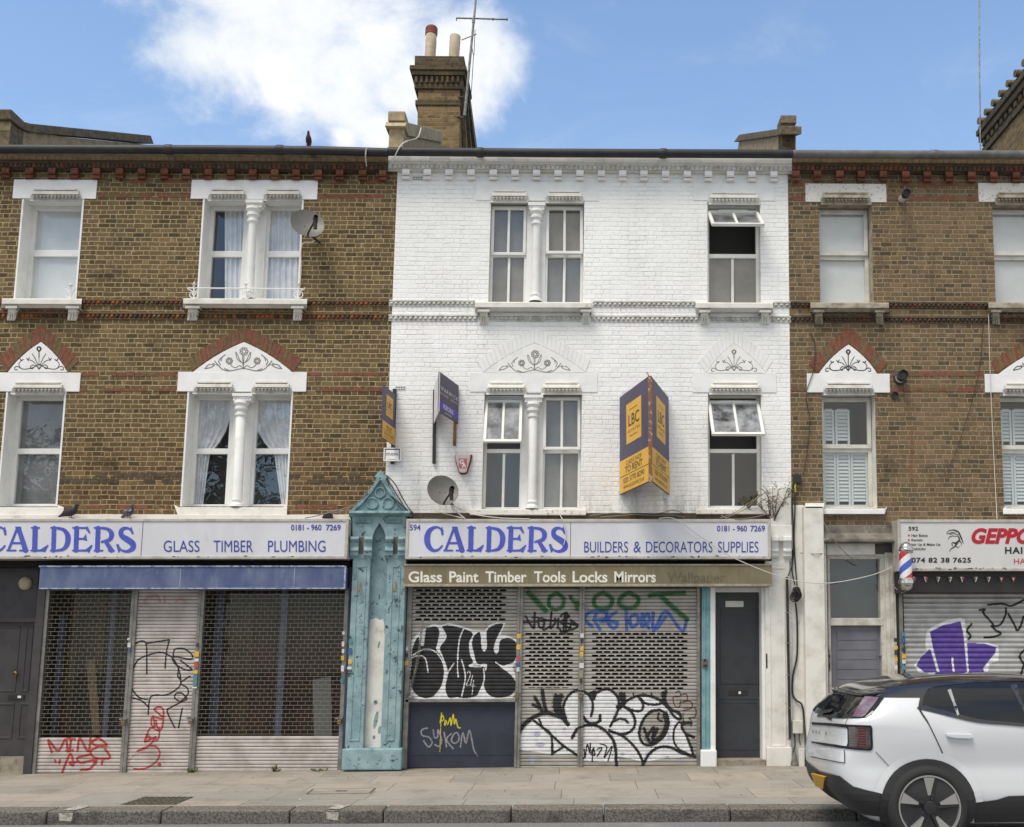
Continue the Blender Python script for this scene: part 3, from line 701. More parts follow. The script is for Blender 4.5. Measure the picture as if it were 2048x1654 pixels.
mat('granite_dark', c(114, 110, 104), 0.85, col2=c(74, 72, 69), ns=42, lo=0.4, hi=0.62, bump=0.9, bs=60, grime_or_shade=c(50, 49, 48), gs=2.4, glo=0.5, ghi=0.75)  # darker copy for the kerb front: its shade and tyre dirt in colour
mb = MB(); xs = [-40 + i for i in range(81)]
for a, b in zip(xs[:-1], xs[1:]):
    mb.face([Vector((a, 0.6, gz(a))), Vector((b, 0.6, gz(b))), Vector((b, 0, gz(b))), Vector((a, 0, gz(a)))])
    mb.face([Vector((a, 0, gz(a))), Vector((b, 0, gz(b))), Vector((b, -KD, gz(b) - fall(b))), Vector((a, -KD, gz(a) - fall(a)))])
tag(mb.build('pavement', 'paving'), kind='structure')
mb = MB()
for a, b in zip(xs[:-1], xs[1:]):
    za, zb = gz(a) - fall(a) - KH, gz(b) - fall(b) - KH
    mb.face([Vector((a, -KD + 0.2, za)), Vector((b, -KD + 0.2, zb)), Vector((b, -KD - 0.3, zb)), Vector((a, -KD - 0.3, za))]); mb.face([Vector((a, -KD - 0.3, za)), Vector((b, -KD - 0.3, zb)), Vector((b, -KD - 4.3, zb + CAMB)), Vector((a, -KD - 4.3, za + CAMB))]); mb.face([Vector((a, -KD - 4.3, za + 0.14)), Vector((b, -KD - 4.3, zb + CAMB)), Vector((b, -60, zb)), Vector((a, -60, za))])
tag(mb.build('road', 'asphalt'), kind='structure')
mb = MB(); x = -21.0
while x < 21:
    L = random.choice((0.95, 1.15, 1.3, 1.4)); g_ = 0.006; x1 = x + L
    t0 = random.uniform(-0.004, 0.004)
    t1_ = len(mb.f)
    A = [Vector((x + g_, -KD, gz(x) - fall(x) + 0.003 + t0)), Vector((x1 - g_, -KD, gz(x1) - fall(x1) + 0.003 + t0)), Vector((x1 - g_, -KD - 0.3, gz(x1) - fall(x1) - 0.002 + t0)), Vector((x + g_, -KD - 0.30, gz(x) - fall(x) - 0.002 + t0))]
    mb.prism(A, [p - Vector((0, 0.02 if p.y < -KD - 0.1 else 0, 0.32)) for p in A])
    mb.mi[t1_ + 4] = 1; x = x1
tag(mb.build('kerb', ('granite', 'granite_dark'), bevel=0.018), kind='structure')
# ================================================================== LEFT BROWN BUILDING
def ground(x): return Vector((x, 0, gz(x)))
GV = 1550
lb = thing('brick_house', ground(-5.2), 'brown brick terrace house with clean white lintels, left of the white painted house', 'house')
L1 = (39, 398, 157, 598); L2 = (403, 398, 599, 598); L3 = (6, 783, 120, 1013); L4 = (371, 783, 577, 1013)
SHOPL = (-20, 1119, 697, 1552)
mb = MB(); hs = [hole(*h) for h in (L1, L2, L3, L4)] + [(-60, 1116, 722, 1560)]
wall(mb, -620, 776, 300, 1560, hs)
wl = mb.build('wall', 'brick_left', lb)
RL = 0.24
for h in (L1, L2, L3, L4):
    j = MB(); reveal(j, h, RL + 0.06, d=0.006)
    e = 3.5
    j.rect(h[0] - e, h[1], h[0], h[3], 0.007, 0.0); j.rect(h[2], h[1], h[2] + e, h[3], 0.007, 0.0)
    j.build('jamb', 'white_paint', lb)
    room(lb, h, RL + 0.2, 'room_grey')
d1 = deep(L1, RL)
w1 = window(lb, d1, RL, (500, 513), 10, 'upvc', back='blind_pale', label='window with pale closed blind')
d2 = deep(L2, RL)
m2 = MB(); m2.rect(491, d2[1], 529, d2[3], -RL + 0.05, -RL - 0.06); m2.build('mullion', 'white_paint', lb)
for xa, xb in ((d2[0], 492), (528, d2[2])):
    wq = window(lb, (xa, d2[1], xb, d2[3]), RL, (502, 514), 9, 'upvc')
    q = MB(); x_s = xa + (xb - xa) * (0.45 if xa < 500 else 0.02)
    wavy(q, x_s, d2[1], xb + 6, d2[3] + 6, -RL - 0.06, 5 if xa < 500 else 7, 0.02); q.build('curtain', 'net', wq)
column(lb, (508, 399), (499, 599))
d3 = deep(L3, RL); d3 = (d3[0] + 0, d3[1], d3[2], d3[3])
w3 = window(lb, d3, RL, (897, 908), 10, 'upvc', back='blind_dim', label='window with drawn grey blind')
d4 = deep(L4, RL)
m2 = MB(); m2.rect(463, d4[1], 503, d4[3], -RL + 0.05, -RL - 0.06); m2.build('mullion', 'white_paint', lb)
for xa, xb in ((d4[0], 464), (502, d4[2])):
    wq = window(lb, (xa, d4[1], xb, d4[3]), RL, (897, 908), 9, 'upvc')
    q = MB(); n = 60; sg = 1 if xa < 480 else -1
    # tied-back net curtain
    for i in range(n):
        for jx in range(10):
            def pt(a, b):
                y = d4[1] + (d4[3] - d4[1] + 8) * b
                edge = (1.0 - 0.55 * (b / 0.5) ** 2.6) if b < 0.5 else 0.45 - (b - 0.5) * 0.4
                xx = xa + (xb - xa) * (a * edge) if sg > 0 else xb - (xb - xa) * (a * edge)
                return P(xx, y, -RL - 0.06 + 0.016 * math.sin(a * 34))
            q.face([pt(i / n, jx / 10), pt((i + 1) / n, jx / 10), pt((i + 1) / n, (jx + 1) / 10), pt(i / n, (jx + 1) / 10)])
    q.build('curtain', 'net', wq)
column(lb, (484, 786), (474, 1014), wcap=40, wsh=20)
# lintels and hoods
for (a, y0, b, y1) in ((26, 359, 193, 397), (382, 360, 635, 398), (-15, 745, 160, 783), (355, 744, 613, 783)):
    q = MB(); q.rect(a, y0, b, y1, 0.016, 0); lt = q.build('lintel', 'white_clean', lb, bevel=0.005)
for a, b, y in ((60, 161, 377), (416, 492, 377), (527, 603, 377), (23, 128, 764), (387, 468, 763), (503, 582, 763)):
    hood(lb, a, b, y)
for i, (ia, il, ir, oa, ol, orr, n) in enumerate((((82, 684), (16, 744), (134, 744), (83, 650), (-4, 716), (158, 722), 9), ((488, 684), (386, 744), (584, 744), (489, 653), (374, 718), (604, 718), 14))):
    tympanum(lb, ia, il, ir, 'narrow' if i == 0 else 'wide', 78 if i == 0 else 486.5, 738, 0.27, grime_or_shade='carve_shade_dark' if i == 0 else 'carve_shade', sc=1.0 if i == 0 else 1.15)
    arch(lb, (ia[0], ia[1] - 2), (il[0] - 3, il[1] - 1), (ir[0] + 3, ir[1] - 1), oa, ol, orr, ('red_brick', 'brown_brick'), n=n)
# sills
s1 = sill(lb, 3, 163, 597, ((11, 34), (131, 158)), 'white_old'); s2 = sill(lb, 366, 614, 597, ((370, 399), (582, 607)), 'white_old')
q = MB(); q.prof(-30, 127, [(1013, -0.2), (1015, 0.05), (1034, 0.06), (1034, 0)]); q.build('sill', 'white_old', lb, bevel=0.008)
q = MB(); q.prof(358, 574, [(1013, -0.2), (1015, 0.05), (1034, 0.06), (1034, 0)]); q.build('sill', 'white_old', lb, bevel=0.008)
q = MB(); q.prof(-120, 702, [(1029, 0.0), (1030, 0.1), (1042, 0.1)]); q.build('flashing', 'white_old', lb)
# iron sill railing
rl = MB(); rl.tube([P(377, 576, 0.12), P(606, 578, 0.12)], 0.010, 8)
for xx in (388, 492, 597):
    rl.tube([P(xx, 598, 0.12), P(xx, 566, 0.12)], 0.012, 6)
    rl.lathe(P(xx, 570, 0.12), (0, 0, 1), [(0, 0.012), (0.01, 0.035), (0.02, 0.012), (0.06, 0.0)], 8)
    for sg in (-1, 1):
        rl.tube([P(xx + sg * a, y, 0.12) for a, y in ((1, 597), (6, 595), (9, 590), (7, 585), (3, 586), (3, 590))], 0.008, 6)
        rl.tube([P(xx + sg * a, y, 0.12) for a, y in ((2, 584), (8, 580), (12, 578), (13, 575))], 0.008, 6)
rl.build('iron_railing', 'white_clean', lb, smooth=True)
rl = MB(); xx = 141; rl.tube([P(xx, 598, 0.12), P(xx, 568, 0.12)], 0.012, 6); rl.lathe(P(xx, 572, 0.12), (0, 0, 1), [(0, 0.012), (0.01, 0.035), (0.02, 0.012), (0.06, 0.0)], 8)
for sg in (-1, 1):
    rl.tube([P(xx + sg * a, y, 0.12) for a, y in ((1, 597), (6, 595), (9, 590), (7, 585), (3, 586), (3, 590))], 0.008, 6); rl.tube([P(xx + sg * a, y, 0.12) for a, y in ((2, 584), (8, 580), (11, 577))], 0.008, 6)
rl.build('iron_railing', 'white_clean', lb, smooth=True, label='broken end of the railing')
# red courses and bands
TM = ('tooth_red', 'tooth_dark', 'tooth_orange', 'brown_brick')
for (x0, x1, y0, y1) in ((-100, 24, 358, 366), (196, 380, 358, 366), (638, 772, 359, 367), (-100, 24, 387, 395), (196, 380, 387, 395), (638, 772, 388, 396), (618, 772, 744, 752), (618, 772, 775, 783), (162, 352, 745, 752), (162, 352, 776, 783), (590, 772, 1010, 1018), (140, 340, 1010, 1018)):
    q = MB(); x = x0
    while x < x1 - 4:
        L = random.choice((24, 12)); b = min(x + L, x1); k = random.random()
        if k < 0.8: q.rect(x + 0.8, y0 + 0.4, b - 0.8, y1 - 0.4, 0.0035 + 0.003 * random.random(), 0.0, 0 if k < 0.56 else 1)
        x = b
    q.build('brick_course', ('red_brick', 'brown_brick'), lb)
band(lb, ((-120, 4), (163, 367), (614, 775)), 604, 612, TM); band(lb, ((-120, 775),), 630, 640, TM)
for (x0, x1, y0, y1) in ((118, 366, 946, 954), (118, 366, 957, 966), (577, 770, 948, 956), (577, 770, 959, 967)):
    q = MB(); x = x0
    while x < x1 - 4:
        b = min(x + random.choice((24, 12)), x1)
        if random.random() < 0.7: q.rect(x + 0.8, y0 + 0.4, b - 0.8, y1 - 0.4, 0.003 + 0.003 * random.random(), 0.0)
        x = b
    q.build('brick_course', 'dark_brick', lb, label='sooty dark bricks')
# cornice with corbels
def cornice(parent, x0, x1, ytop, mats, tmats, cxs, cm, gut, gy, gx0, gx1):
    """ytop = gutter underside at x = 1024"""
    mb = MB()
    for a, b in zip(np.linspace(x0, x1, 5)[:-1], np.linspace(x0, x1, 5)[1:]):
        pass
    dy = (SA - SB * ytop) * ((x0 + x1) / 2 - 1024); y = ytop + dy
    mb.prof(x0, x1, [(y - 16, 0.0), (y - 14, 0.15), (y + 9, 0.15), (y + 10, 0.12), (y + 13, 0.115), (y + 24, 0.085), (y + 26, 0.08), (y + 28, 0.05), (y + 30, 0.045), (y + 31, 0.0)], m=0)
    if mats[0] != 'white_old':
        x = x0
        while x < x1 - 3:
            L = random.choice((11, 13)); mb.rect(x + 0.7, y + 1 + (SA - SB * y) * (x - (x0 + x1) / 2), x + L - 0.7, y + 8.5 + (SA - SB * y) * (x - (x0 + x1) / 2), 0.154, 0.1, 1); x += L
    else:
        x = x0
        while x < x1 - 3:
            L = random.choice((30, 38, 42)); b = min(x + L, x1); s = (SA - SB * y) * (x - (x0 + x1) / 2); mb.rect(x + 0.6, y - 1 + s, b - 0.6, y + 8.5 + s, 0.157 + random.random() * 0.01, 0.1, 1); x += L
    cn = mb.build('cornice', mats, parent, bevel=0.0)
    t = MB(); teeth(t, x0, x1, y + 13.5, y + 24, 0.112, len(tmats), 9.2, 0.03); t.build('tooth_course', tmats, cn)
    for cx in cxs:
        s = (SA - SB * (y + 35)) * (cx - (x0 + x1) / 2)
        q = MB(); yy = y + s
        q.prof(cx - 7.3, cx + 7.3, [(yy + 24, 0.05), (yy + 25, 0.13), (yy + 33, 0.135), (yy + 37, 0.11), (yy + 38, 0.08)])
        q.prof(cx - 7.3, cx + 7.3, [(yy + 38, 0.05), (yy + 39, 0.085), (yy + 44, 0.075), (yy + 46, 0.05), (yy + 46.5, 0.0)])
        q.build('corbel', cm[hash(int(cx)) % len(cm)], cn, bevel=0.004)
    return cn
cornice(lb, -620, 775, 317, ('dark_brick', 'brown_brick'), ('tooth_red', 'tooth_dark', 'tooth_dark', 'dark_brick'), [-80, -35, 10, 58, 103, 148, 192, 238, 283, 328, 372, 416, 461, 505, 549, 592, 636, 679, 725, 765], ('red_brick', 'tooth_red', 'tooth_red'), None, 0, 0, 0)
def gutter(parent, pts, m, r=0.062, joints=()):
    g_ = MB(); W3 = [P(x, y, 0.26) for x, y in pts]; g_.tube(W3, r, 14)
    for x, y in joints:
        p = P(x, y, 0.26); g_.tube([p - Vector((0.06, 0, 0)), p - Vector((0.03, 0, 0)), p + Vector((0.03, 0, 0)), p + Vector((0.06, 0, 0))], [r * 1.02, r * 1.18, r * 1.18, r * 1.02], 14)
    return g_.build('gutter', m, parent, smooth=True)
gutter(lb, ((-620, 295), (0, 298), (400, 299), (640, 301), (776, 305)), 'gutter_black', joints=((338, 299), (560, 300)))
# roof
def roof(parent, x0, x1):
    q = MB(); a, b = P(x0, 304, 0.12), P(x1, 304, 0.12)
    q.ext([a, b, b + Vector((0, 5.5, 2.6)), a + Vector((0, 5.5, 2.6))], (0, 0, -0.03))
    q.ext([a + Vector((0, 5.5, 2.6)), b + Vector((0, 5.5, 2.6)), b + Vector((0, 11, 0)), a + Vector((0, 11, 0))], (0, 0, -0.1))
    return q.build('roof', 'slate', parent)
roof(lb, -620, 774)

# ---------------------------------------------------------------- left shopfront
mat('navy_post', c(52, 62, 84), 0.6, col2=c(44, 50, 66), ns=5)
mat('steel', c(150, 147, 142), 0.5, 0.55, col2=c(118, 115, 110), ns=7, grime_or_shade=c(96, 90, 82), gs=5, glo=0.6, ghi=0.8)
mat('slat_pink', c(196, 188, 184), 0.5, 0.15, col2=c(168, 160, 154), ns=4, grime_or_shade=c(140, 132, 122), gs=3, glo=0.55, ghi=0.8)
mat('slat_grey', c(172, 168, 161), 0.5, 0.2, col2=c(150, 146, 138), ns=4, grime_or_shade=c(118, 112, 102), gs=3, glo=0.6, ghi=0.85)
mat('slat_silver', c(190, 190, 188), 0.38, 0.45, col2=c(166, 166, 164), ns=4)
mat('grille', c(150, 141, 124), 0.5, 0.3)
mat('door_dark', c(70, 66, 68), 0.5, col2=c(58, 55, 57), ns=5, bump=0.1)
mat('black_paint', c(48, 46, 46), 0.55, col2=c(36, 35, 35), ns=5)
mat('blue_frame', c(112, 120, 144), 0.6, col2=c(86, 92, 112), ns=6)
mat('board_brown', c(98, 82, 64), 0.85, col2=c(66, 56, 46), ns=5); mat('board_red', c(84, 58, 50), 0.85, col2=c(56, 44, 40), ns=4)
mat('wood', c(150, 134, 108), 0.8, col2=c(120, 104, 80), ns=6, stretch=(1, 1, 8))
mat('brass', c(160, 136, 84), 0.35, 0.8); mat('lamp_cream', c(176, 164, 136), 0.5)
mat('stone_step', c(156, 148, 134), 0.85, col2=c(120, 112, 100), ns=10, bump=0.4)
Z1 = lambda x, y: (x / 3.096, 1120 + y / 3.096)
Z2 = lambda x, y: (230 + x / 3.349, 1160 + y / 3.349)
Z4 = lambda x, y: (800 + x / 4.134, 1160 + y / 4.134)
Z5 = lambda x, y: (1020 + x / 4.136, 1160 + y / 4.136)
ZR = lambda x, y: (1580 + x / 4.135, 980 + y / 4.135)
ZR2 = lambda x, y: (1790 + x / 7.938, 1180 + y / 7.938)
def slat_d(y, y0, T, d, kind):
    t = ((y - y0) / T) % 1.0
    if kind == 'flat': return d - (0.022 if t < 0.12 else 0.004 * (1 - math.sin(math.pi * min(1, (t - 0.12) / 0.88)) ** 0.6))
    return d - 0.002 - 0.020 * (1 - math.sin(math.pi * min(1, t * 1.02)) ** 0.8)
def lean_x(x, ym, y): return x + (1400 - x) / 15900.0 * (ym - y)
class Shutter:
    """roller shutter: slats on plane d between pixel edges xl, xr (measured at y = ym)"""
    def __init__(s, parent, xl, xr, y0, y1, ym, T, m, d=-0.06, kind='flat', nsub=8, label=None, slots=None, ybase=None):
        s.d, s.T, s.kind, s.ph = d, T, kind, y0; s.nsub = nsub
        s.xl, s.xr, s.ym, s.y0, s.y1 = xl, xr, ym, y0, y1
        s.ry = T / nsub
        mb = MB(); n = int(round((y1 - y0) / s.ry)); s.n = n
        ks = (SA - SB * (y0 + y1) / 2)
        for j in range(n):
            ya, yb = y0 + j * s.ry, y0 + (j + 1) * s.ry
            a, b = lean_x(xl, ym, ya), lean_x(xr, ym, ya); a2, b2 = lean_x(xl, ym, yb), lean_x(xr, ym, yb)
            runs = [(0.0, 1.0)]
            if slots: runs = slots(j, n, (ya + yb) / 2)
            for u0, u1 in runs:
                mb.face([s.f(a + (b - a) * u0, ya + 1e-4), s.f(a + (b - a) * u1, ya + 1e-4), s.f(a2 + (b2 - a2) * u1, yb + 1e-4), s.f(a2 + (b2 - a2) * u0, yb + 1e-4)])
        s.ob = mb.build('roller_shutter', m, parent, label=label, nrm=False)
        s.m = m
    def dd(s, y): return slat_d(y, s.ph, s.T, s.d, s.kind)
    def f(s, x, y): return P(x, y, s.dd(y))
    def pen(s): return Pen(min(s.xl, s.xr) - 40, s.y0, s.xr + 40, s.y1, 1.0, s.ry)
    def paint(s, pen, m, off=0.0018, name='graffiti', label=None, smooth=True):
        # keep inside the curtain
        for j in range(pen.ny):
            y = pen.Y[j]; a, b = lean_x(s.xl, s.ym, y), lean_x(s.xr, s.ym, y)
            pen.a[j] &= (pen.X > a + 0.5) & (pen.X < b - 0.5)
        mb = MB(); pen.mesh(mb, lambda x, y: P(x, y, s.dd(y + 1e-4) + off))
        if mb.f: return mb.build(name, m, s.ob, label=label, nrm=False)
# dark recess behind the whole shopfront
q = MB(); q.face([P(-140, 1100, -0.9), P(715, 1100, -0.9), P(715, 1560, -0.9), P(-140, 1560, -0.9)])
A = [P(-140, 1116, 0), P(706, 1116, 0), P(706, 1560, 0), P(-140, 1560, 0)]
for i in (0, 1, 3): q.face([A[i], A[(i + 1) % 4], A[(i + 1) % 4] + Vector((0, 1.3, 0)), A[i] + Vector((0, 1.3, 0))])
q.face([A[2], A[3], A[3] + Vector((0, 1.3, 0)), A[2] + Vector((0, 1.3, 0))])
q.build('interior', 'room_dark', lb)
q = MB(); q.rect(-140, 1112, 706, 1134, 0.02, -0.2); q.build('fascia_board', 'room_black', lb)
sf = MB()          # glazing bars and boards inside the shop
for a, b, y0, y1 in ((110, 120, 1230, 1475), (214, 224, 1180, 1475), (424, 441, 1180, 1475), (556, 569, 1180, 1475)): sf.rect(a, y0, b, y1, -0.42, -0.5, 0)
for a, b, y0, y1 in ((122, 150, 1185, 1500), (186, 205, 1190, 1480)): sf.rect(a, y0, b, y1, -0.6, -0.62, 1)
sf.rect(445, 1185, 500, 1480, -0.62, -0.64, 1); sf.rect(572, 1180, 690, 1480, -0.62, -0.64, 2); sf.rect(500, 1180, 556, 1480, -0.63, -0.65, 2)
sf.poly([(172, 1320), (190, 1318), (200, 1470), (185, 1470)], -0.55, -0.57, 3)
sf.poly([(625, 1360), (662, 1352), (664, 1478), (628, 1478)], -0.58, -0.6, 4)
sf.build('shop_window', ('blue_frame', 'board_brown', 'board_red', 'wood', 'room_grey'), lb)
q = MB(); q.face([P(88, 1178, -0.38), P(700, 1178, -0.38), P(690, 1480, -0.38), P(70, 1480, -0.38)]); q.build('pane', 'glass_dim', lb)
def grille(parent, xl, xr, y0, y1, ym, d, T, m='grille', wx=15.2):
    mb = MB(); n = int((y1 - y0) / T); r = 0.0042
    k = SA - SB * (y0 + y1) / 2
    for j in range(n + 1):
        y = y0 + j * T; a, b = lean_x(xl, ym, y), lean_x(xr, ym, y); s = k * (b - a) / 2
        mb.bar(P(a, y - s, d), P(b, y + s, d), 0.0042, 0.0045)
        if j < n:
            x = xl + (0 if j % 2 else wx / 2) + 2
            while x < xr - 2:
                xa, xb = lean_x(x, ym, y), lean_x(x, ym, y + T); t = k * (x - (xl + xr) / 2)
                mb.bar(P(xa, y + 0.6 + t, d + 0.004), P(xb, y + T - 0.6 + t, d + 0.004), 0.0032, 0.0035); x += wx
    return mb.build('grille', m, parent)
ymS = 1362
sA = Shutter(lb, 84, 252, 1475, 1546, 1362, 7.1, 'slat_pink', -0.05, label='mesh shutter with red tag on its foot')
grille(sA.ob, 84, 252, 1181, 1475, ymS, -0.05, 8.2)
sB = Shutter(lb, 263, 387, 1178, 1548, 1362, 7.1, 'slat_pink', -0.05, label='narrow closed shutter with black and red tags')
sC = Shutter(lb, 398, 683, 1472, 1545, 1362, 7.1, 'slat_pink', -0.05, label='wide mesh shutter')
grille(sC.ob, 398, 683, 1181, 1472, ymS, -0.05, 8.2)
for a, b in ((76, 85), (251, 257.5), (257.5, 264), (386, 392.5), (392.5, 399), (682, 691)):
    q = MB(); q.rect(a, 1176, b - 0.3, 1549, -0.02, -0.1); q.build('guide_rail', 'steel', lb, bevel=0.004)
# frames left and right of the shutters
q = MB(); q.rect(60, 1176, 76, 1552, 0.0, -0.3); q.build('shop_frame', 'door_dark', lb); q = MB(); q.rect(691, 1120, 700, 1550, 0.02, -0.3); q.build('shop_frame', 'navy_post', lb)
# entrance door
q = MB(); q.rect(-60, 1134, 74, 1236, -0.22, -0.26); q.rect(-60, 1236, 74, 1244, -0.18, -0.26); q.build('transom_panel', 'door_dark', lb)
q = MB(); q.rect(-40, 1244, 62, 1514, -0.24, -0.29)
dr = q.build('door', 'door_dark', lb)
for a, b, y0, y1 in ((-36, 36, 1252, 1384), (46, 62, 1252, 1384), (-36, 26, 1406, 1478), (36, 60, 1406, 1478)):
    q = MB(); q.ring(quadw(a, y0, b, y1, -0.232), 0.03, 0.02); q.build('moulding', 'door_dark', dr, bevel=0.006)
q = MB(); q.lathe(P(34, 1347, -0.24), (0, -1, 0), [(0, 0.012), (0.03, 0.012), (0.035, 0.028), (0.055, 0.03), (0.07, 0.015)], 14); q.build('handle', 'brass', dr, smooth=True)
q = MB(); q.rect(16, 1390, 48, 1399, -0.228, -0.24); q.rect(35, 1391.5, 42, 1396, -0.224, -0.23, 1); q.build('letterbox', ('black_paint', 'white_clean'), dr)
q = MB(); q.rect(-60, 1514, 62, 1552, -0.16, -0.3); q.build('doorstep', 'stone_step', lb)
# ---- left graffiti
def spray(sh, strokes, w, m, conv, label, sc, er=0.0, fills=()):
    p = sh.pen()
    for f_ in fills: p.poly([conv(*a) for a in f_], smooth=True)
    for s_ in strokes: p.stroke([conv(*a[:2]) for a in s_], w)
    if er: p.erode(er)
    return sh.paint(p, m, label=label)
mat('paint_red', c(160, 48, 48), 0.5, col2=c(176, 76, 70), ns=20); mat('paint_black', c(30, 29, 30), 0.45, col2=c(46, 45, 46), ns=10)
mat('paint_white', c(226, 226, 228), 0.5, col2=c(206, 206, 208), ns=14); mat('paint_green', c(42, 92, 50), 0.5, col2=c(62, 108, 66), ns=12)
mat('paint_blue', c(52, 84, 160), 0.5, col2=c(82, 112, 176), ns=14); mat('paint_maroon', c(86, 44, 44), 0.5); mat('paint_purple', c(84, 62, 140), 0.45, col2=c(98, 78, 156), ns=14)
mat('paint_yellow', c(206, 196, 40), 0.5); mat('paint_grey', c(140, 142, 150), 0.5, col2=c(160, 156, 160), ns=14); mat('paint_faded', c(178, 138, 130), 0.5); mat('paint_lilac', c(176, 176, 194), 0.5, col2=c(150, 150, 180), ns=12)
spray(sA, [[(320, 1190), (300, 1115), (360, 1180), (405, 1110), (420, 1185)], [(420, 1105), (465, 1110)], [(440, 1110), (432, 1175)], [(410, 1180), (450, 1178)], [(480, 1180), (495, 1105), (545, 1185), (560, 1105)],
           [(660, 1140), (610, 1105), (570, 1130), (600, 1150), (660, 1150)], [(600, 1160), (560, 1185), (590, 1225), (680, 1225), (650, 1170)],
           [(385, 1315), (435, 1200), (455, 1270), (430, 1255), (480, 1250)], [(555, 1205), (480, 1225), (500, 1255), (585, 1240), (560, 1290), (500, 1300)], [(340, 1240), (345, 1252)], [(372, 1240), (366, 1256)], [(598, 1240), (592, 1262)], [(635, 1240), (630, 1264)]], 4.6, 'paint_red', Z1, 'red tag', 1)
p = sB.pen()
for s_ in ([(100, 560), (90, 500), (110, 450), (170, 410), (205, 420), (212, 480), (212, 630)], [(205, 425), (365, 400)], [(365, 400), (345, 480), (335, 590)], [(215, 505), (150, 540), (110, 640), (110, 720), (160, 785), (215, 800)], [(215, 505), (300, 485), (370, 510), (420, 580), (440, 690), (400, 740), (340, 770), (260, 772), (232, 800), (222, 900)],
           [(120, 790), (180, 810), (222, 850)], [(390, 515), (400, 465), (460, 460), (515, 500), (505, 530), (395, 515), (400, 560), (470, 600), (515, 600), (480, 570), (440, 540)], [(430, 580), (420, 640), (440, 670)], [(500, 645), (440, 690), (480, 720), (490, 760), (440, 810), (400, 790), (410, 760), (450, 760), (480, 790)], [(480, 800), (380, 850), (350, 880), (400, 990)], [(450, 860), (425, 990)]):
    p.stroke([Z2(*a) for a in s_], 2.9)
sB.paint(p, 'paint_black', label='black tag')
p = sB.pen()
for s_ in ([(265, 860), (300, 850), (325, 880), (315, 990), (285, 990), (275, 940)], [(262, 870), (300, 900), (320, 930), (250, 920), (245, 970), (265, 980), (255, 910)], [(300, 990), (285, 1070), (220, 1040), (240, 990), (290, 1010)], [(220, 1040), (200, 1085), (275, 1050), (215, 1120), (150, 1145), (240, 1110), (290, 1130), (297, 1180), (260, 1230), (200, 1262), (130, 1265)], [(215, 1030), (200, 1080), (240, 1060)], [(297, 1235), (299, 1237)]):
    p.stroke([Z2(*a) for a in s_], 3.4)
p.seg(Z2(297, 1235), Z2(299, 1238), 7, 7); sB.paint(p, 'paint_red', label='red tag')
p = sB.pen(); p.stroke([Z2(130, 1265), Z2(90, 1230), Z2(120, 1180), Z2(200, 1155), Z2(270, 1165), Z2(290, 1190)], 2.4)
for s_ in ([(200, 150), (220, 115), (280, 105), (300, 145)], [(330, 110), (330, 150)], [(410, 145), (440, 120), (470, 150)]): p.stroke([Z2(*a) for a in s_], 6)
p.erode(0.3); sB.paint(p, 'paint_faded', label='faded red tag')
# ================================================================== WHITE HOUSE
wb = thing('white_house', ground(0.2), 'white painted brick terrace house between the two brown brick houses', 'house')
RW = 0.13
H1 = (979, 402, 1167, 604); H2 = (1415, 404, 1521, 605); H3 = (966, 786, 1162, 1018); H4 = (1416, 786, 1523, 1015)
mb = MB(); wall(mb, 776, 1581, 300, 1560, [hole(*h) for h in (H1, H2, H3, H4)] + [(815, 1118, 1533, 1560)], d=0.004)
wb_wall = mb.build('wall', 'brick_white', wb)
for h in (H1, H2, H3, H4):
    j = MB(); reveal(j, h, RW + 0.06, d=0.004); j.build('jamb', 'white_old', wb)
    room(wb, h, RW + 0.2, 'room_grey' if h in (H1, H3) else 'room_dark', 0.5)
D1 = deep(H1, RW); D2 = deep(H2, RW); D3 = deep(H3, RW); D4 = deep(H4, RW)
q = MB(); q.rect(1053, D1[1], 1091, D1[3], -RW + 0.03, -RW - 0.06); q.build('mullion', 'white_paint', wb)
q = MB(); q.rect(1044, D3[1], 1086, D3[3], -RW + 0.03, -RW - 0.06); q.build('mullion', 'white_paint', wb)
window(wb, (D1[0], D1[1] + 2, 1054, D1[3]), RW, (507, 514), 6, 'upvc', True, 'closed', 'blind_grey')
window(wb, (1090, D1[1] + 2, D1[2], D1[3]), RW, (507, 515), 6, 'upvc', True, (4, 1.0, 0.0), 'blind_grey', label='window with upper sash ajar')
window(wb, (D2[0], D2[1], D2[2], D2[3]), RW, (508, 516), 6, 'upvc', True, (50, 0.86, 0.05), None, lowback='blind_grey', label='window with tilted open sash')
window(wb, (D3[0], D3[1] + 2, 1046, D3[3]), RW, (898, 906), 6, 'upvc', True, (22, 0.93, 0.03), None, label='window with tilted open sash')
window(wb, (1084, D3[1] + 2, D3[2], D3[3]), RW, (899, 907), 6, 'upvc', True, (3.5, 0.99, 0.0), 'blind_grey')
window(wb, (D4[0], D4[1], D4[2], D4[3]), RW, (898, 906), 6, 'upvc', True, (36, 0.9, 0.06), None, label='window with tilted open sash')
column(wb, (1073.5, 404), (1071, 604)); column(wb, (1067, 789), (1064, 1018), wcap=38, wsh=18.5)
for a, y0, b, y1 in ((952, 362, 1198, 401), (1386, 365, 1549, 401), (940, 745, 1195, 784), (1386, 747, 1553, 785)):
    q = MB(); q.rect(a, y0, b, y1, 0.014, 0); q.build('lintel', 'white_clean', wb, bevel=0.004)
for a, b, y in ((980, 1057, 380), (1091, 1167, 381), (1417, 1520, 384), (972, 1053, 764), (1082, 1163, 764), (1418, 1523, 764)): hood(wb, a, b, y, 'white_old')
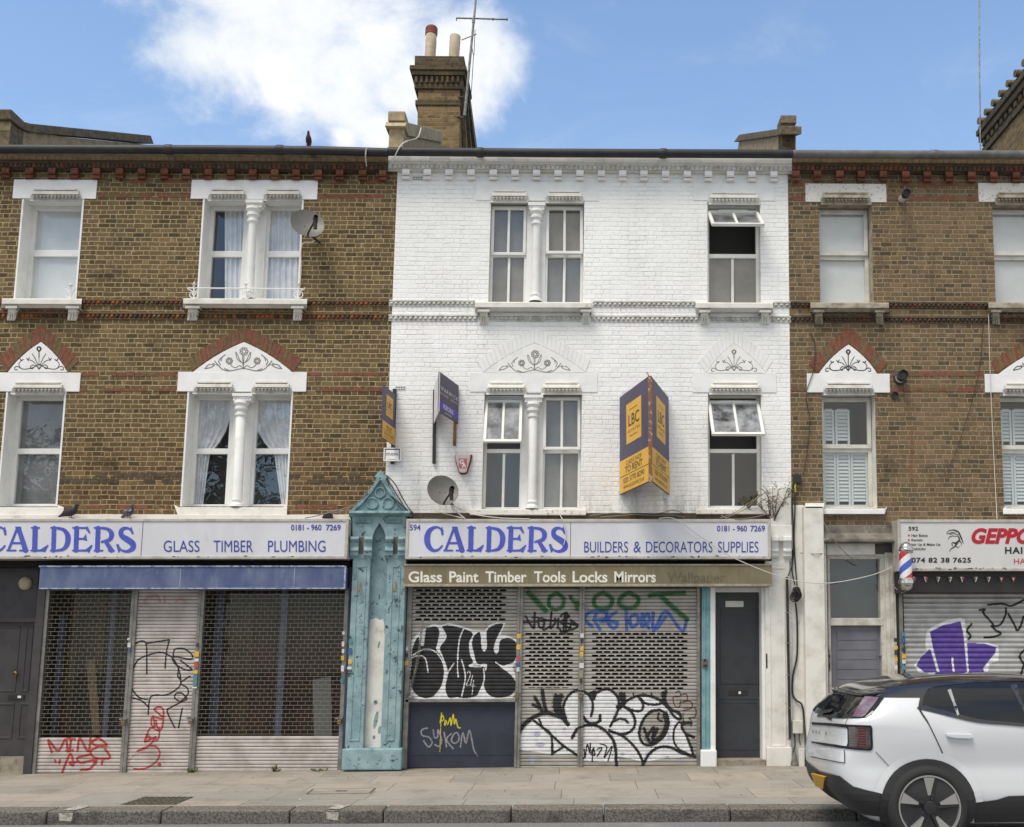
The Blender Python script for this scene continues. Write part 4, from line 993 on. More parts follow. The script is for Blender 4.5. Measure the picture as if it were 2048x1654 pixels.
for ia, il, ir, oa, ol, orr, k, cx in (((1069, 687), (969, 745), (1168, 745), (1069, 656), (954, 720), (1180, 720), 'wide', 1069), ((1468, 688), (1416, 746), (1528, 746), (1468, 655), (1396, 724), (1544, 724), 'narrow', 1468)):
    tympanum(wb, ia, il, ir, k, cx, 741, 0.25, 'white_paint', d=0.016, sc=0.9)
    arch(wb, (ia[0], ia[1] - 2), (il[0] - 3, il[1] - 1), (ir[0] + 3, ir[1] - 1), oa, ol, orr, ('white_paint', 'white_clean'), n=13 if k == 'wide' else 9, backing='white_paint')
sill(wb, 950, 1183, 604, ((955, 979), (1161, 1183)), 'white_old'); sill(wb, 1391, 1546, 605, ((1398, 1421), (1519, 1542)), 'white_old')
q = MB(); q.prof(940, 1172, [(1018, -0.15), (1019, 0.06), (1030, 0.07), (1031, 0)]); q.build('sill', 'white_peel', wb, bevel=0.01)
q = MB(); q.prof(1392, 1540, [(1015, -0.15), (1018, 0.05), (1028, 0.06), (1029, 0)]); q.build('sill', 'white_peel', wb, bevel=0.01)
mat('white_tooth', c(214, 213, 209), 0.8, col2=c(176, 173, 166), ns=8)
band(wb, ((778, 949), (1186, 1391), (1546, 1581)), 603, 611, ('white_tooth',)); band(wb, ((777, 955), (979, 1161), (1183, 1398), (1421, 1520), (1542, 1582)), 632, 641, ('white_tooth',))
cornice(wb, 776, 1584, 314, ('white_old', 'white_paint'), ('white_tooth',), [811.5, 854.4, 898, 942, 986.4, 1030, 1073, 1116, 1160, 1203, 1245.5, 1288, 1331.5, 1375, 1417, 1461, 1504, 1548], ('white_paint',), None, 0, 0, 0)
gutter(wb, ((776, 303), (1100, 306), (1585, 308)), 'gutter_black', joints=((960, 305), (1326, 307)))
roof(wb, 776, 1583)
mat('vent_holes', c(70, 68, 64), 0.9)
for x0, y0 in ((824, 352), (790, 772)):
    q = MB(); q.rect(x0, y0, x0 + 22, y0 + 9, 0.009, 0)
    for i in range(6):
        for jx in range(2): q.rect(x0 + 1.5 + i * 3.4, y0 + 1.2 + jx * 4, x0 + 3.6 + i * 3.4, y0 + 3.8 + jx * 4, 0.0105, 0.009, 1)
    q.build('air_brick', ('white_paint', 'vent_holes'), wb)
# ragged brick edge and dark gap above the shop sign
q = MB(); q.rect(800, 1026, 1545, 1050, 0.006, 0.0); q.build('sign_backing', 'dark_brick', wb)
# ---------------------------------------------------------------- middle shopfront
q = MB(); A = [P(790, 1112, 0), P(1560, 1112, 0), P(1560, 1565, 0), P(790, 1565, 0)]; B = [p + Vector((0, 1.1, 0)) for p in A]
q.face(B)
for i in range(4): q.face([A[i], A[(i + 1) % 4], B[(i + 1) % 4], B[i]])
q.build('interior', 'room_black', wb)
q = MB(); q.rect(806, 1112, 1545, 1134, 0.02, -0.1); q.build('fascia_board', 'room_black', wb)
def slot_runs(x0n, W, pitch, wslot, yA, yB, T, ph, margin=0.03):
    """brick pattern of punched slots between yA and yB"""
    def f(j, n, y):
        if not (yA < y < yB): return [(0.0, 1.0)]
        row = int((y - ph) / T); t = ((y - ph) / T) % 1.0
        if not (0.34 < t < 0.82): return [(0.0, 1.0)]
        runs = []; x = margin + (0.5 * pitch if row % 2 else 0.0); last = 0.0; mr = margin + (0.5 * pitch if row % 2 else 0)
        while x + wslot < 1 - mr + 0.01:
            runs.append((last, x)); last = x + wslot; x += pitch
        runs.append((last, 1.0)); return runs
    return f
ph = 1176
TA = 7.25
sD = Shutter(wb, 819, 1033, ph, 1402, 1290, TA, 'slat_grey', -0.04, slots=slot_runs(0, 1, 16.8 / 214, 13 / 214, ph, 1243, TA, ph, 0.045), label='half open shutter with black and white graffiti')
q = MB(); q.rect(811, 1399, 1033, 1404, 0.0, -0.06); q.build('bottom_rail', 'steel', sD.ob)
sE = Shutter(wb, 1042, 1158.5, ph, 1535, 1360, TA, 'slat_grey', -0.04, slots=slot_runs(0, 1, 16.6 / 116, 12.6 / 116, 1262, 1376, TA, ph, 0.06), label='closed shutter below the green graffiti')
sF = Shutter(wb, 1166, 1395, ph, 1536, 1360, TA, 'slat_grey', -0.04, slots=slot_runs(0, 1, 16.3 / 229, 12.4 / 229, 1266, 1378, TA, ph, 0.075), label='wide closed shutter with blue and black graffiti')
for a, b in ((809, 819), (1031.5, 1037), (1037.5, 1043), (1157, 1162), (1162.5, 1167.5), (1394, 1400)):
    q = MB(); q.rect(a, 1174, b, 1536 if a > 1000 else 1538, 0.0, -0.1); q.build('guide_rail', 'steel', wb, bevel=0.004)
mat('navy', c(52, 56, 72), 0.55, col2=c(44, 47, 60), ns=3)
q = MB(); q.rect(812, 1400, 1032, 1535, -0.09, -0.12); q.rect(812, 1400, 1032, 1411, -0.06, -0.09); q.rect(812, 1508, 1032, 1510.5, -0.085, -0.09)
npn = q.build('stall_riser', 'navy', wb)
p = Pen(825, 1415, 1010, 1530, 0.7)
for s_ in ([(345, 1100), (332, 1180), (350, 1120), (362, 1150), (345, 1165)], [(372, 1165), (370, 1200), (385, 1175), (376, 1160)], [(395, 1195), (415, 1140), (420, 1200)], [(425, 1195), (440, 1110), (450, 1190), (462, 1150), (478, 1215), (498, 1222)]): p.stroke([Z4(*a) for a in s_], 2.2)
p.stroke([Z4(340, 1100), Z4(330, 1420)], 1.3)
q = MB(); p.mesh(q, lambda x, y: P(x, y, -0.087)); q.build('graffiti', 'paint_yellow', npn, label='yellow tag')
p = Pen(825, 1415, 1010, 1530, 0.7)
for s_ in ([(225, 1225), (180, 1240), (185, 1285), (240, 1300), (265, 1345), (235, 1380), (195, 1330)], [(275, 1240), (285, 1300), (310, 1300), (315, 1240), (345, 1330), (320, 1375), (290, 1360)], [(365, 1260), (385, 1380)], [(425, 1270), (385, 1320), (440, 1395)], [(440, 1280), (425, 1330), (460, 1350), (490, 1310), (470, 1262), (440, 1280)], [(500, 1380), (520, 1265), (545, 1350), (575, 1245), (610, 1400), (640, 1450)]): p.stroke([Z4(*a) for a in s_], 2.9)
p.erode(0.18); q = MB(); p.mesh(q, lambda x, y: P(x, y, -0.086)); q.build('graffiti', 'paint_grey', npn, label='grey tag')
# --- graffiti on the half open shutter: white ground, black letters, white inner lines
def zc(conv, L): return [conv(*a) for a in L]
p = sD.pen()
OUT = [(95, 960), (70, 880), (80, 760), (75, 640), (95, 500), (160, 430), (215, 395), (270, 365), (340, 372), (400, 355), (470, 368), (600, 410), (700, 420), (740, 370), (800, 350), (875, 355), (830, 450), (900, 465), (965, 490), (1000, 560), (985, 650), (930, 720), (960, 800), (975, 900), (930, 975), (700, 985), (500, 980), (300, 985), (150, 985)]
p.poly(zc(Z4, OUT)); sD.paint(p, 'paint_white', 0.0016, label='white ground of the graffiti')
p = sD.pen()
B1 = [[(215, 395), (300, 385), (325, 430), (310, 520), (300, 575), (345, 640), (372, 740), (360, 850), (300, 950), (200, 975), (120, 930), (85, 830), (95, 690), (105, 560), (150, 470), (165, 530), (195, 545), (205, 480)],
      [(345, 385), (400, 375), (500, 395), (600, 440), (570, 520), (580, 620), (605, 680), (570, 705), (690, 715), (700, 800), (650, 940), (560, 975), (470, 970), (400, 970), (370, 900), (395, 760), (350, 620), (330, 560), (385, 470)],
      [(605, 470), (660, 430), (675, 560), (700, 590), (720, 540), (715, 430), (760, 380), (850, 365), (800, 480), (775, 560), (790, 610), (815, 590), (830, 500), (900, 480), (960, 520), (970, 600), (930, 690), (860, 710), (830, 720), (900, 770), (955, 840), (950, 920), (880, 965), (780, 970), (710, 920), (690, 820), (720, 700), (640, 690), (610, 600), (595, 530)]]
for b_ in B1: p.poly(zc(Z4, b_), smooth=True)
for wl_ in ([(100, 640), (160, 625), (210, 650), (232, 760)], [(110, 620), (190, 575), (280, 585), (345, 660), (368, 760), (345, 880), (280, 965)], [(445, 690), (390, 780), (370, 900), (390, 965)], [(535, 385), (490, 500), (475, 700), (482, 800)], [(510, 660), (540, 800), (510, 960)], [(570, 710), (660, 718), (690, 700)], [(690, 730), (695, 830), (650, 940)], [(790, 680), (850, 712), (930, 690)]): p.stroke(zc(Z4, wl_), 2.6, val=False)
p.stroke(zc(Z4, [(555, 770), (572, 750), (580, 790), (548, 870), (580, 865)]), 1.6, val=False); p.stroke(zc(Z4, [(600, 790), (585, 870), (622, 875)]), 1.6, val=False); p.stroke(zc(Z4, [(608, 830), (596, 945)]), 1.6, val=False)
sD.paint(p, 'paint_black', 0.003, label='black bubble letters with white outline')
# green tag across the two right shutters, black tag, blue tag
G = [([(150, 105), (215, 170), (295, 255)], 8.0), ([(390, 110), (330, 140), (325, 210), (375, 245), (435, 215), (440, 150), (390, 110)], 6.0), ([(500, 140), (540, 190), (630, 200)], 6), ([(560, 185), (550, 245)], 5)]
GF = [([(770, 105), (705, 140), (700, 210), (765, 240), (830, 215), (840, 150), (770, 105)], 6.5), ([(985, 105), (920, 140), (905, 200), (970, 235), (1040, 215), (1060, 150), (985, 105)], 6.5), ([(1155, 130), (1250, 115), (1440, 108)], 7.0), ([(1240, 125), (1330, 210), (1465, 325)], 7.5)]
p = sE.pen()
for s_, w_ in G: p.stroke(zc(Z5, s_), w_ * 1.25)
p.erode(0.05); sE.paint(p, 'paint_green', label='green tag')
p = sE.pen()
for s_, w_ in G: p.stroke(zc(Z5, s_), w_ * 2.1)
p.erode(0.8); sE.paint(p, 'paint_green', 0.0012, name='overspray')
p = sF.pen()
for s_, w_ in GF: p.stroke(zc(Z5, s_), w_ * 1.9)
p.erode(0.8); sF.paint(p, 'paint_green', 0.0012, name='overspray')
p = sF.pen()
for s_, w_ in GF: p.stroke(zc(Z5, s_), w_ * 1.22)
p.erode(0.03); sF.paint(p, 'paint_green', label='green tag')
p = sE.pen()
for s_ in ([(115, 350), (220, 345), (330, 335), (560, 375)], [(130, 300), (170, 370), (195, 400)], [(205, 270), (200, 400)], [(185, 310), (230, 310)], [(240, 390), (235, 330), (270, 320), (280, 380), (250, 395)], [(290, 325), (275, 410), (320, 390)], [(345, 260), (340, 300)], [(340, 310), (335, 400), (380, 340), (370, 320)], [(400, 320), (395, 400)], [(420, 300), (440, 280), (490, 300), (420, 350), (490, 400), (440, 440), (410, 400)], [(455, 270), (440, 445)], [(470, 270), (460, 440)], [(500, 330), (560, 380), (500, 410), (510, 340)]): p.stroke(zc(Z5, s_), 4.3)
sE.paint(p, 'paint_black', label='black tag')
p = sF.pen()
for s_ in ([(800, 262), (680, 262), (630, 290), (625, 335), (680, 385)], [(720, 270), (700, 330), (745, 410)], [(690, 330), (790, 320), (800, 280)], [(745, 340), (890, 345)], [(880, 265), (830, 300), (815, 360), (860, 400), (890, 360), (850, 345)], [(960, 240), (965, 410)], [(990, 330), (1010, 390), (1060, 350), (1050, 290), (1000, 300), (990, 350)], [(1095, 280), (1090, 380), (1150, 340), (1140, 280), (1110, 320), (1150, 400)], [(1185, 270), (1190, 420), (1285, 260), (1420, 420), (1460, 335)], [(1220, 400), (1290, 300)]): p.stroke(zc(Z5, s_), 6.6)
p.erode(0.03); sF.paint(p, 'paint_blue', label='blue tag')
p = sF.pen()
for s_ in ([(1370, 930), (1400, 920), (1410, 960), (1350, 970), (1365, 1040), (1400, 1050), (1410, 1000)], [(1420, 950), (1460, 945), (1465, 1000), (1420, 1010)], [(1440, 1000), (1500, 1010), (1500, 1060), (1430, 1080)], [(1440, 1060), (1530, 1060), (1530, 1130), (1480, 1140), (1500, 1160)], [(1430, 1100), (1440, 1170), (1500, 1180), (1495, 1210)]): p.stroke(zc(Z5, s_), 2.2)
sF.paint(p, 'paint_maroon', label='small maroon tag')
WH = [[(60, 1330), (130, 1220), (230, 1140), (350, 1135), (430, 1150), (480, 1180), (440, 1080), (440, 1000), (500, 930), (560, 910), (620, 950), (680, 940), (740, 915), (840, 910), (890, 970), (930, 1000), (1000, 960), (1100, 955), (1200, 970), (1250, 1020), (1330, 1080), (1400, 1130), (1420, 1200), (1470, 1300), (1500, 1440), (1400, 1470), (1250, 1480), (1100, 1500), (900, 1460), (880, 1500), (600, 1490), (590, 1440), (350, 1440), (200, 1420), (80, 1400)]]
BL = [([(40, 1310), (130, 1180), (270, 1100), (350, 1110), (430, 1140), (480, 1195)], 6.5), ([(205, 970), (240, 1030), (265, 1085)], 5), ([(190, 1030), (265, 1070)], 5), ([(268, 915), (280, 1010), (305, 1100)], 6), ([(200, 1165), (300, 1245), (440, 1370), (600, 1475)], 4.2), ([(240, 1150), (270, 1215), (340, 1280), (350, 1440)], 3.6), ([(345, 1440), (455, 1375)], 3.6), ([(475, 1195), (445, 1090), (450, 1010), (505, 935), (570, 912), (640, 940), (680, 1000), (685, 1060), (670, 1125)], 4.2),
      ([(380, 960), (375, 1040), (400, 1110), (440, 1140)], 8), ([(420, 960), (400, 1010), (415, 1090), (450, 1140)], 9), ([(515, 1305), (560, 1230), (640, 1200), (740, 1215), (830, 1290), (870, 1380), (880, 1530)], 5), ([(610, 1135), (640, 1175), (690, 1190), (740, 1165), (745, 1120)], 5), ([(680, 1000), (700, 950), (760, 910), (830, 910), (890, 970), (900, 1040), (880, 1110), (830, 1210)], 4.4), ([(660, 950), (700, 930), (690, 980)], 7), ([(860, 1170), (900, 1150), (950, 1155), (975, 1180)], 3.8),
      ([(900, 1060), (980, 990), (1080, 955), (1190, 970), (1280, 1020), (1340, 1075), (1400, 1100), (1410, 1150), (1360, 1130), (1310, 1060), (1260, 1010)], 4.6), ([(920, 950), (940, 1010), (900, 1050)], 10), ([(940, 1045), (1010, 1100), (1035, 1180), (1000, 1250), (920, 1275), (830, 1250)], 4.4), ([(930, 1040), (1020, 1080), (1085, 1080), (1100, 1030), (1060, 960)], 4), ([(1080, 980), (1120, 1020), (1200, 1030), (1260, 1020)], 4), ([(820, 1245), (930, 1290), (1030, 1380), (1090, 1480), (1100, 1550)], 4.2), ([(1095, 1540), (1150, 1440), (1230, 1385), (1330, 1385), (1420, 1430), (1530, 1460)], 4.6),
      ([(1240, 1075), (1160, 1090), (1095, 1170), (1070, 1270), (1100, 1350), (1170, 1365), (1250, 1310), (1300, 1210), (1300, 1120), (1240, 1075)], 4.6), ([(1285, 1110), (1300, 1190), (1260, 1290), (1170, 1355)], 9), ([(1110, 1230), (1150, 1330)], 5), ([(1130, 1300), (1190, 1220), (1180, 1310), (1220, 1230)], 5), ([(1230, 1100), (1225, 1150), (1255, 1165)], 3), ([(1400, 1170), (1360, 1230), (1355, 1330), (1400, 1400), (1480, 1440)], 3.2), ([(1410, 1180), (1500, 1180), (1420, 1200), (1460, 1290), (1500, 1390), (1515, 1450)], 4), ([(1450, 1270), (1520, 1300)], 4), ([(1290, 920), (1280, 990), (1310, 1060)], 5), ([(1265, 935), (1275, 1000)], 6)]
for sh in (sE, sF):
    p = sh.pen(); p.poly(zc(Z5, WH[0]), smooth=True)
    if sh is sF: p.ellipse(*Z5(1185, 1220), 24, 34, 0.3, val=False)
    sh.paint(p, 'paint_white', 0.0016, label='white ground of the graffiti')
    p = sh.pen()
    for s_, w_ in BL: p.stroke(zc(Z5, s_), w_ * 1.9)
    p.erode(0.82); sh.paint(p, 'paint_black', 0.0022, name='overspray')
    p = sh.pen()
    for s_, w_ in BL: p.stroke(zc(Z5, s_), w_ * 1.18)
    if sh is sF:
        for s_ in ([(615, 1400), (620, 1470), (640, 1360), (660, 1430), (665, 1350)], [(690, 1390), (670, 1440), (700, 1450), (690, 1390), (680, 1500)], [(720, 1400), (760, 1390), (720, 1460)], [(745, 1355), (800, 1380), (780, 1470), (845, 1375), (810, 1500)], [(845, 1445), (848, 1448)]): p.stroke(zc(Z5, s_), 2.6)
        for xx in (950, 1020, 1100, 1170): p.stroke(zc(Z5, [(xx, 935), (xx + 2, 960)]), 3)
    sh.paint(p, 'paint_black', 0.003, label='black outlines of the graffiti')
    p = sh.pen()
    for (x, y, r1, r2) in ((225, 1270, 8, 6), (250, 1360, 10, 5), (180, 1480, 6, 12), (450, 1230, 4, 3), (1140, 1440, 6, 4), (1300, 1470, 5, 4), (1320, 1300, 4, 6), (930, 1440, 5, 3), (1400, 1500, 7, 3)): p.ellipse(*Z5(x, y), r1, r2)
    p.erode(0.35); sh.paint(p, 'paint_lilac', 0.0024, label='lilac spray spots')
q = MB(); p = Pen(1156, 1378, 1169, 1530, 0.7); p.stroke(zc(Z5, [(515, 1305), (560, 1230), (600, 1212)]), 5); p.stroke(zc(Z5, [(540, 918), (600, 920)]), 4.2); p.mesh(q, lambda x, y: P(x, y, 0.0015)); q.build('graffiti', 'paint_black', sF.ob, label='strokes over the guide rail')
# turquoise post, white post, door and right white pilaster
mat('turquoise', c(126, 168, 174), 0.65, col2=c(96, 140, 150), ns=5, lo=0.35, hi=0.75, bump=0.25, bs=40, grime_or_shade=c(58, 78, 84), gs=9, glo=0.66, ghi=0.74)
mat('rust_brown', c(110, 84, 74), 0.7, col2=c(84, 62, 54), ns=8)
q = MB(); q.rect(1399.5, 1174, 1404, 1536, -0.02, -0.12); q.build('jamb', 'rust_brown', wb)
q = MB(); q.rect(1404, 1170, 1421, 1505, 0.01, -0.1); q.rect(1407, 1176, 1411, 1500, 0.02, 0.0); q.rect(1414, 1176, 1418, 1500, 0.02, 0.0); q.build('door_post', 'turquoise', wb, bevel=0.004)
q = MB(); q.rect(1421, 1172, 1431, 1505, 0.015, -0.24); q.rect(1524, 1172, 1531, 1520, 0.0, -0.24); q.rect(1430, 1168, 1527, 1184, -0.12, -0.24); q.build('door_frame', 'white_paint', wb, bevel=0.004)
q = MB(); q.rect(1402, 1500, 1434, 1536, 0.08, -0.1); q.build('plinth', 'white_clean', wb, bevel=0.02)
mat('door_charcoal', c(60, 62, 66), 0.5, col2=c(52, 53, 57), ns=4, bump=0.08)
q = MB(); q.rect(1428, 1180, 1530, 1522, -0.2, -0.25); q.rect(1430, 1216, 1526, 1218.5, -0.196, -0.2); q.ring(quadw(1441, 1222, 1519, 1368, -0.194), 0.05, 0.008); q.ring(quadw(1438, 1400, 1519, 1500, -0.194), 0.04, 0.008)
q.rect(1437, 1371, 1516, 1399, -0.19, -0.2)
dr = q.build('door', 'door_charcoal', wb, bevel=0.004)
q = MB(); q.rect(1456, 1380, 1496, 1391, -0.183, -0.19); q.rect(1477, 1383, 1482, 1388, -0.18, -0.186, 1); q.build('letterbox', ('black_paint', 'white_clean'), dr, bevel=0.003)
q = MB(); q.rect(1451, 1202, 1487, 1214, -0.19, -0.2); q.build('door_plate', 'upvc_old', dr)
q = MB(); q.rect(1532, 1307, 1535, 1337, 0.05, 0.03); q.build('bell_push', 'black_paint', wb)
q = MB(); q.rect(1424, 1519, 1531, 1538, 0.02, -0.25); q.build('doorstep', 'stone_step', wb, bevel=0.01)
pl = MB(); pl.rect(1531, 1122, 1581, 1502, 0.05, -0.28)
pl.ring(quadw(1538, 1134, 1572, 1494, 0.058), 0.03, 0.02); pl.rect(1541, 1050, 1584, 1082, 0.10, -0.02); pl.rect(1543, 1080, 1582, 1124, 0.03, -0.02); pl.rect(1541, 975, 1582, 1052, 0.085, 0)
pl.rect(1534, 1495, 1584, 1535, 0.1, -0.1)
plo = pl.build('pilaster', 'white_old', wb, bevel=0.008)
for a, b in ((1543, 1557), (1567, 1583)):
    q = MB(); q.prof(a, b, [(1073, 0.03), (1073, 0.19), (1081, 0.19), (1086, 0.15), (1096, 0.12), (1100, 0.13), (1103, 0.13), (1104, 0.1), (1112, 0.1), (1116, 0.06), (1118, 0.03)]); q.build('bracket', 'white_paint', plo, bevel=0.004)
# ================================================================== RIGHT BROWN BUILDING
rb = thing('brick_house', ground(6.5), 'brown brick terrace house with peeling top lintels, above the hair salon', 'house')
RR = 0.2
R1 = (1639, 407, 1745, 605); R2 = (1988, 407, 2095, 605); R3 = (1645, 787, 1752, 1016); R4 = (2004, 787, 2112, 1016)
mb = MB(); wall(mb, 1581, 2600, 300, 1560, [hole(*h) for h in (R1, R2, R3, R4)] + [(1650, 1084, 2140, 1560)])
mb.build('wall', 'brick_right', rb)
for h in (R1, R2, R3, R4):
    j = MB(); reveal(j, h, RR + 0.06); j.build('jamb', 'sill_stone' if h in (R1, R2) else 'white_old', rb)
    room(rb, h, RR + 0.25, 'room_dark')
for h, rail, bk in ((R1, (508, 520), 'blind_pale'), (R2, (508, 520), 'blind_pale')):
    q = deep(h, RR); window(rb, q, RR, rail, 8, 'upvc_old', False, 'closed', bk)
for h, rail in ((R3, (894, 905)), (R4, (896, 907))):
    q = deep(h, RR); wn = window(rb, q, RR, rail, 8, 'upvc_old', False, 'closed', None)
    def louvre(x0, x1, y0, y1):
        s = MB(); s.ring(quadw(x0, y0, x1, y1, -RR - 0.05), 0.03, 0.03); n = int((y1 - y0) / 7.5)
        for i in range(n):
            y = y0 + 4 + (y1 - y0 - 8) * i / n; a, b = quadw(x0 + 4, y, x1 - 4, y + 8, -RR - 0.055)[0:2]
            s.ext([a, b, b + Vector((0, 0.022, 0.05)), a + Vector((0, 0.022, 0.05))], (0, 0.004, -0.004))
        s.build('louvre', 'shutter_blue', wn)
    w_ = (q[2] - q[0] - 16)
    xs3 = [q[0] + 8 + w_ * k for k in (0.0, 0.3, 0.62, 1.0)]
    for a, b in zip(xs3[:-1], xs3[1:]): louvre(a + 0.5, b - 0.5, rail[1] + 1, q[3] - 6)
    for a, b in ((xs3[0], xs3[1] - 4), (xs3[1] - 3, xs3[2] - 2)): louvre(a + 0.5, b - 0.5, q[1] + 26, rail[0] - 2)
for a, y0, b, y1, m in ((1611, 367, 1773, 404, 'white_peel'), (1957, 366, 2125, 404, 'white_peel'), (1614, 747, 1780, 785, 'white_clean'), (1970, 748, 2145, 785, 'white_clean')):
    q = MB(); q.rect(a, y0, b, y1, 0.016, 0); q.build('lintel', m, rb, bevel=0.006)
for a, b, y in ((1642, 1742, 384), (1991, 2092, 384)): hood(rb, a, b, y, 'sill_stone')
for a, b, y in ((1647, 1748, 765), (2006, 2108, 766)): hood(rb, a, b, y, 'hood_stone')
for i, (ia, il, ir, oa, ol, orr, k, cx) in enumerate((((1697, 689), (1638, 747), (1754, 747), (1697, 655), (1617, 727), (1776, 727), 'narrow', 1696.5), ((2098, 690), (1997, 748), (2200, 748), (2098, 658), (1982, 724), (2214, 724), 'wide', 2098))):
    tympanum(rb, ia, il, ir, k, cx, 741, 0.25, grime_or_shade='carve_shade_dark', sc=1.2)
    arch(rb, (ia[0], ia[1] - 2), (il[0] - 3, il[1] - 1), (ir[0] + 3, ir[1] - 1), oa, ol, orr, ('red_brick', 'brown_brick'), n=9 if k == 'narrow' else 13)
sill(rb, 1621, 1778, 605, ((1627, 1649), (1750, 1770)), 'sill_stone'); sill(rb, 1977, 2130, 605, ((1982, 2003), (2104, 2124)), 'sill_stone')
for a, b in ((1645, 1769), (2006, 2130)):
    q = MB(); q.prof(a, b, [(1015, -0.15), (1018, 0.07), (1028, 0.07), (1029, 0)]); q.build('sill', 'white_clean', rb, bevel=0.005)
for (x0, x1, y0, y1) in ((1583, 1610, 364, 372), (1776, 1955, 364, 372), (1583, 1610, 393, 401), (1776, 1955, 393, 401), (1583, 1612, 744, 752), (1783, 1968, 744, 752), (1583, 1612, 774, 782), (1783, 1968, 775, 783)):
    q = MB(); x = x0
    while x < x1 - 4:
        b = min(x + random.choice((24, 12)), x1); q.rect(x + 0.8, y0, b - 0.8, y1, 0.0035 + 0.003 * random.random(), 0.0, 0 if random.random() < 0.6 else 1); x = b
    q.build('brick_course', ('red_brick', 'brown_brick'), rb)
band(rb, ((1582, 1620), (1778, 1976), (2130, 2300)), 603, 611, ('tooth_red', 'tooth_dark', 'dark_brick')); band(rb, ((1582, 2400),), 632, 641, ('tooth_red', 'tooth_dark', 'dark_brick'))
cornice(rb, 1584, 2600, 312, ('dark_brick', 'brown_brick'), ('tooth_red', 'tooth_dark', 'tooth_red'), [1592, 1635, 1680, 1723, 1767, 1812, 1855, 1899, 1944, 1988, 2033, 2078, 2122], ('red_brick', 'tooth_red'), None, 0, 0, 0)
gutter(rb, ((1582, 308), (1830, 309), (2060, 309), (2600, 312)), 'gutter_grey', r=0.058, joints=((1869, 309),))
roof(rb, 1583, 2600)
mat('rust_stain', c(132, 84, 54), 0.9)
pz = Pen(1812, 856, 1836, 965, 1.0); pz.stroke([(1823, 860, 3), (1824, 900, 5), (1823, 940, 6), (1825, 960, 4)]); pz.erode(0.5); q = MB(); pz.mesh(q, lambda x, y: P(x, y, 0.0015)); q.build('rust_stain', 'rust_stain', rb)
# ---------------------------------------------------------------- ground floor right
mat('grey_door', c(116, 116, 124), 0.5, col2=c(102, 102, 110), ns=3, bump=0.1)
mat('frame_white_old', c(206, 203, 194), 0.7, col2=c(168, 162, 148), ns=6, bump=0.3, grime_or_shade=c(120, 112, 98), gs=7, glo=0.64, ghi=0.78)
mat('stone_dirty', c(128, 122, 112), 0.9, col2=c(84, 80, 76), ns=5, bump=0.6, bs=30, grime_or_shade=c(176, 172, 166), gs=9, glo=0.6, ghi=0.72)
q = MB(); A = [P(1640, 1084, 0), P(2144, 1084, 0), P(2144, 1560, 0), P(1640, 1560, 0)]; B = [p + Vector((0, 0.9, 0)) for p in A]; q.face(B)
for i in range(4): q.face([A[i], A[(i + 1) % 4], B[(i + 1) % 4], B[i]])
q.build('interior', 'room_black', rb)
q = MB(); q.rect(1648, 1050, 1792, 1070, 0.05, 0); q.prof(1648, 1792, [(1066, 0.05), (1070, 0.1), (1078, 0.16), (1084, 0.16), (1087, 0.04)]); q.build('cornice', 'stone_dirty', rb, bevel=0.01)
q = MB(); q.rect(1653, 1086, 1750, 1109, -0.02, -0.1); q.build('door_panel', 'white_old', rb)
q = MB(); q.rect(1750, 1084, 1796, 1112, -0.08, -0.2); q.build('soffit_board', 'room_dark', rb)
fr = MB(); fr.ring(quadw(1652, 1108, 1775, 1560, -0.06), (0.07, 0.075, 0.02, 0.075), 0.12); fr.rect(1661, 1236, 1766, 1251, -0.05, -0.18); fr.rect(1775, 1105, 1795, 1555, -0.02, -0.15); fr.rect(1779, 1105, 1783, 1555, -0.012, -0.03); fr.rect(1788, 1105, 1791, 1555, -0.012, -0.03)
fr.build('door_frame', 'frame_white_old', rb, bevel=0.006)
q = MB(); q.face(quadw(1660, 1116, 1768, 1240, -0.1)); q.build('pane', 'glass', rb)
q = MB(); q.face(quadw(1655, 1110, 1775, 1245, -0.3)); q.build('blind', 'door_charcoal', rb)
q = MB(); q.rect(1660, 1250, 1768, 1548, -0.13, -0.18)
for i in range(14): q.rect(1674, 1262 + i * 19.5, 1754, 1262 + i * 19.5 + 18.3, -0.122, -0.13)
dr = q.build('door', 'grey_door', rb, bevel=0.003)
q = MB(); q.lathe(P(1759, 1311, -0.13), (0, -1, 0), [(0, 0.012), (0.04, 0.012), (0.05, 0.022), (0.07, 0.02), (0.075, 0.0)], 12); q.build('handle', 'steel', dr, smooth=True)
q = MB(); q.rect(1653, 1300, 1661, 1342, -0.045, -0.06); q.lathe(P(1657, 1312, -0.045), (0, -1, 0), [(0, 0.02), (0.02, 0.02), (0.025, 0.0)], 12, 1); q.rect(1654, 1326, 1660, 1338, -0.03, -0.045, 1); q.build('entry_phone', ('steel', 'black_paint'), rb)
# white party pilaster with the cable chase
pm = MB(); pm.rect(1611, 1012, 1651, 1538, 0.16, 0); pm.prof(1611, 1648, [(1006, 0.0), (1009, 0.1), (1012, 0.16), (1016, 0.16)]); pm.rect(1584, 1010, 1611, 1538, 0.02, 0); pm.rect(1651, 1086, 1656, 1540, 0.05, -0.06)
pm.build('pilaster', 'white_old', rb, bevel=0.012)
q = MB(); q.rect(1598, 1497, 1652, 1534, 0.165, 0.1); q.build('pilaster_foot', 'white_peel', rb)
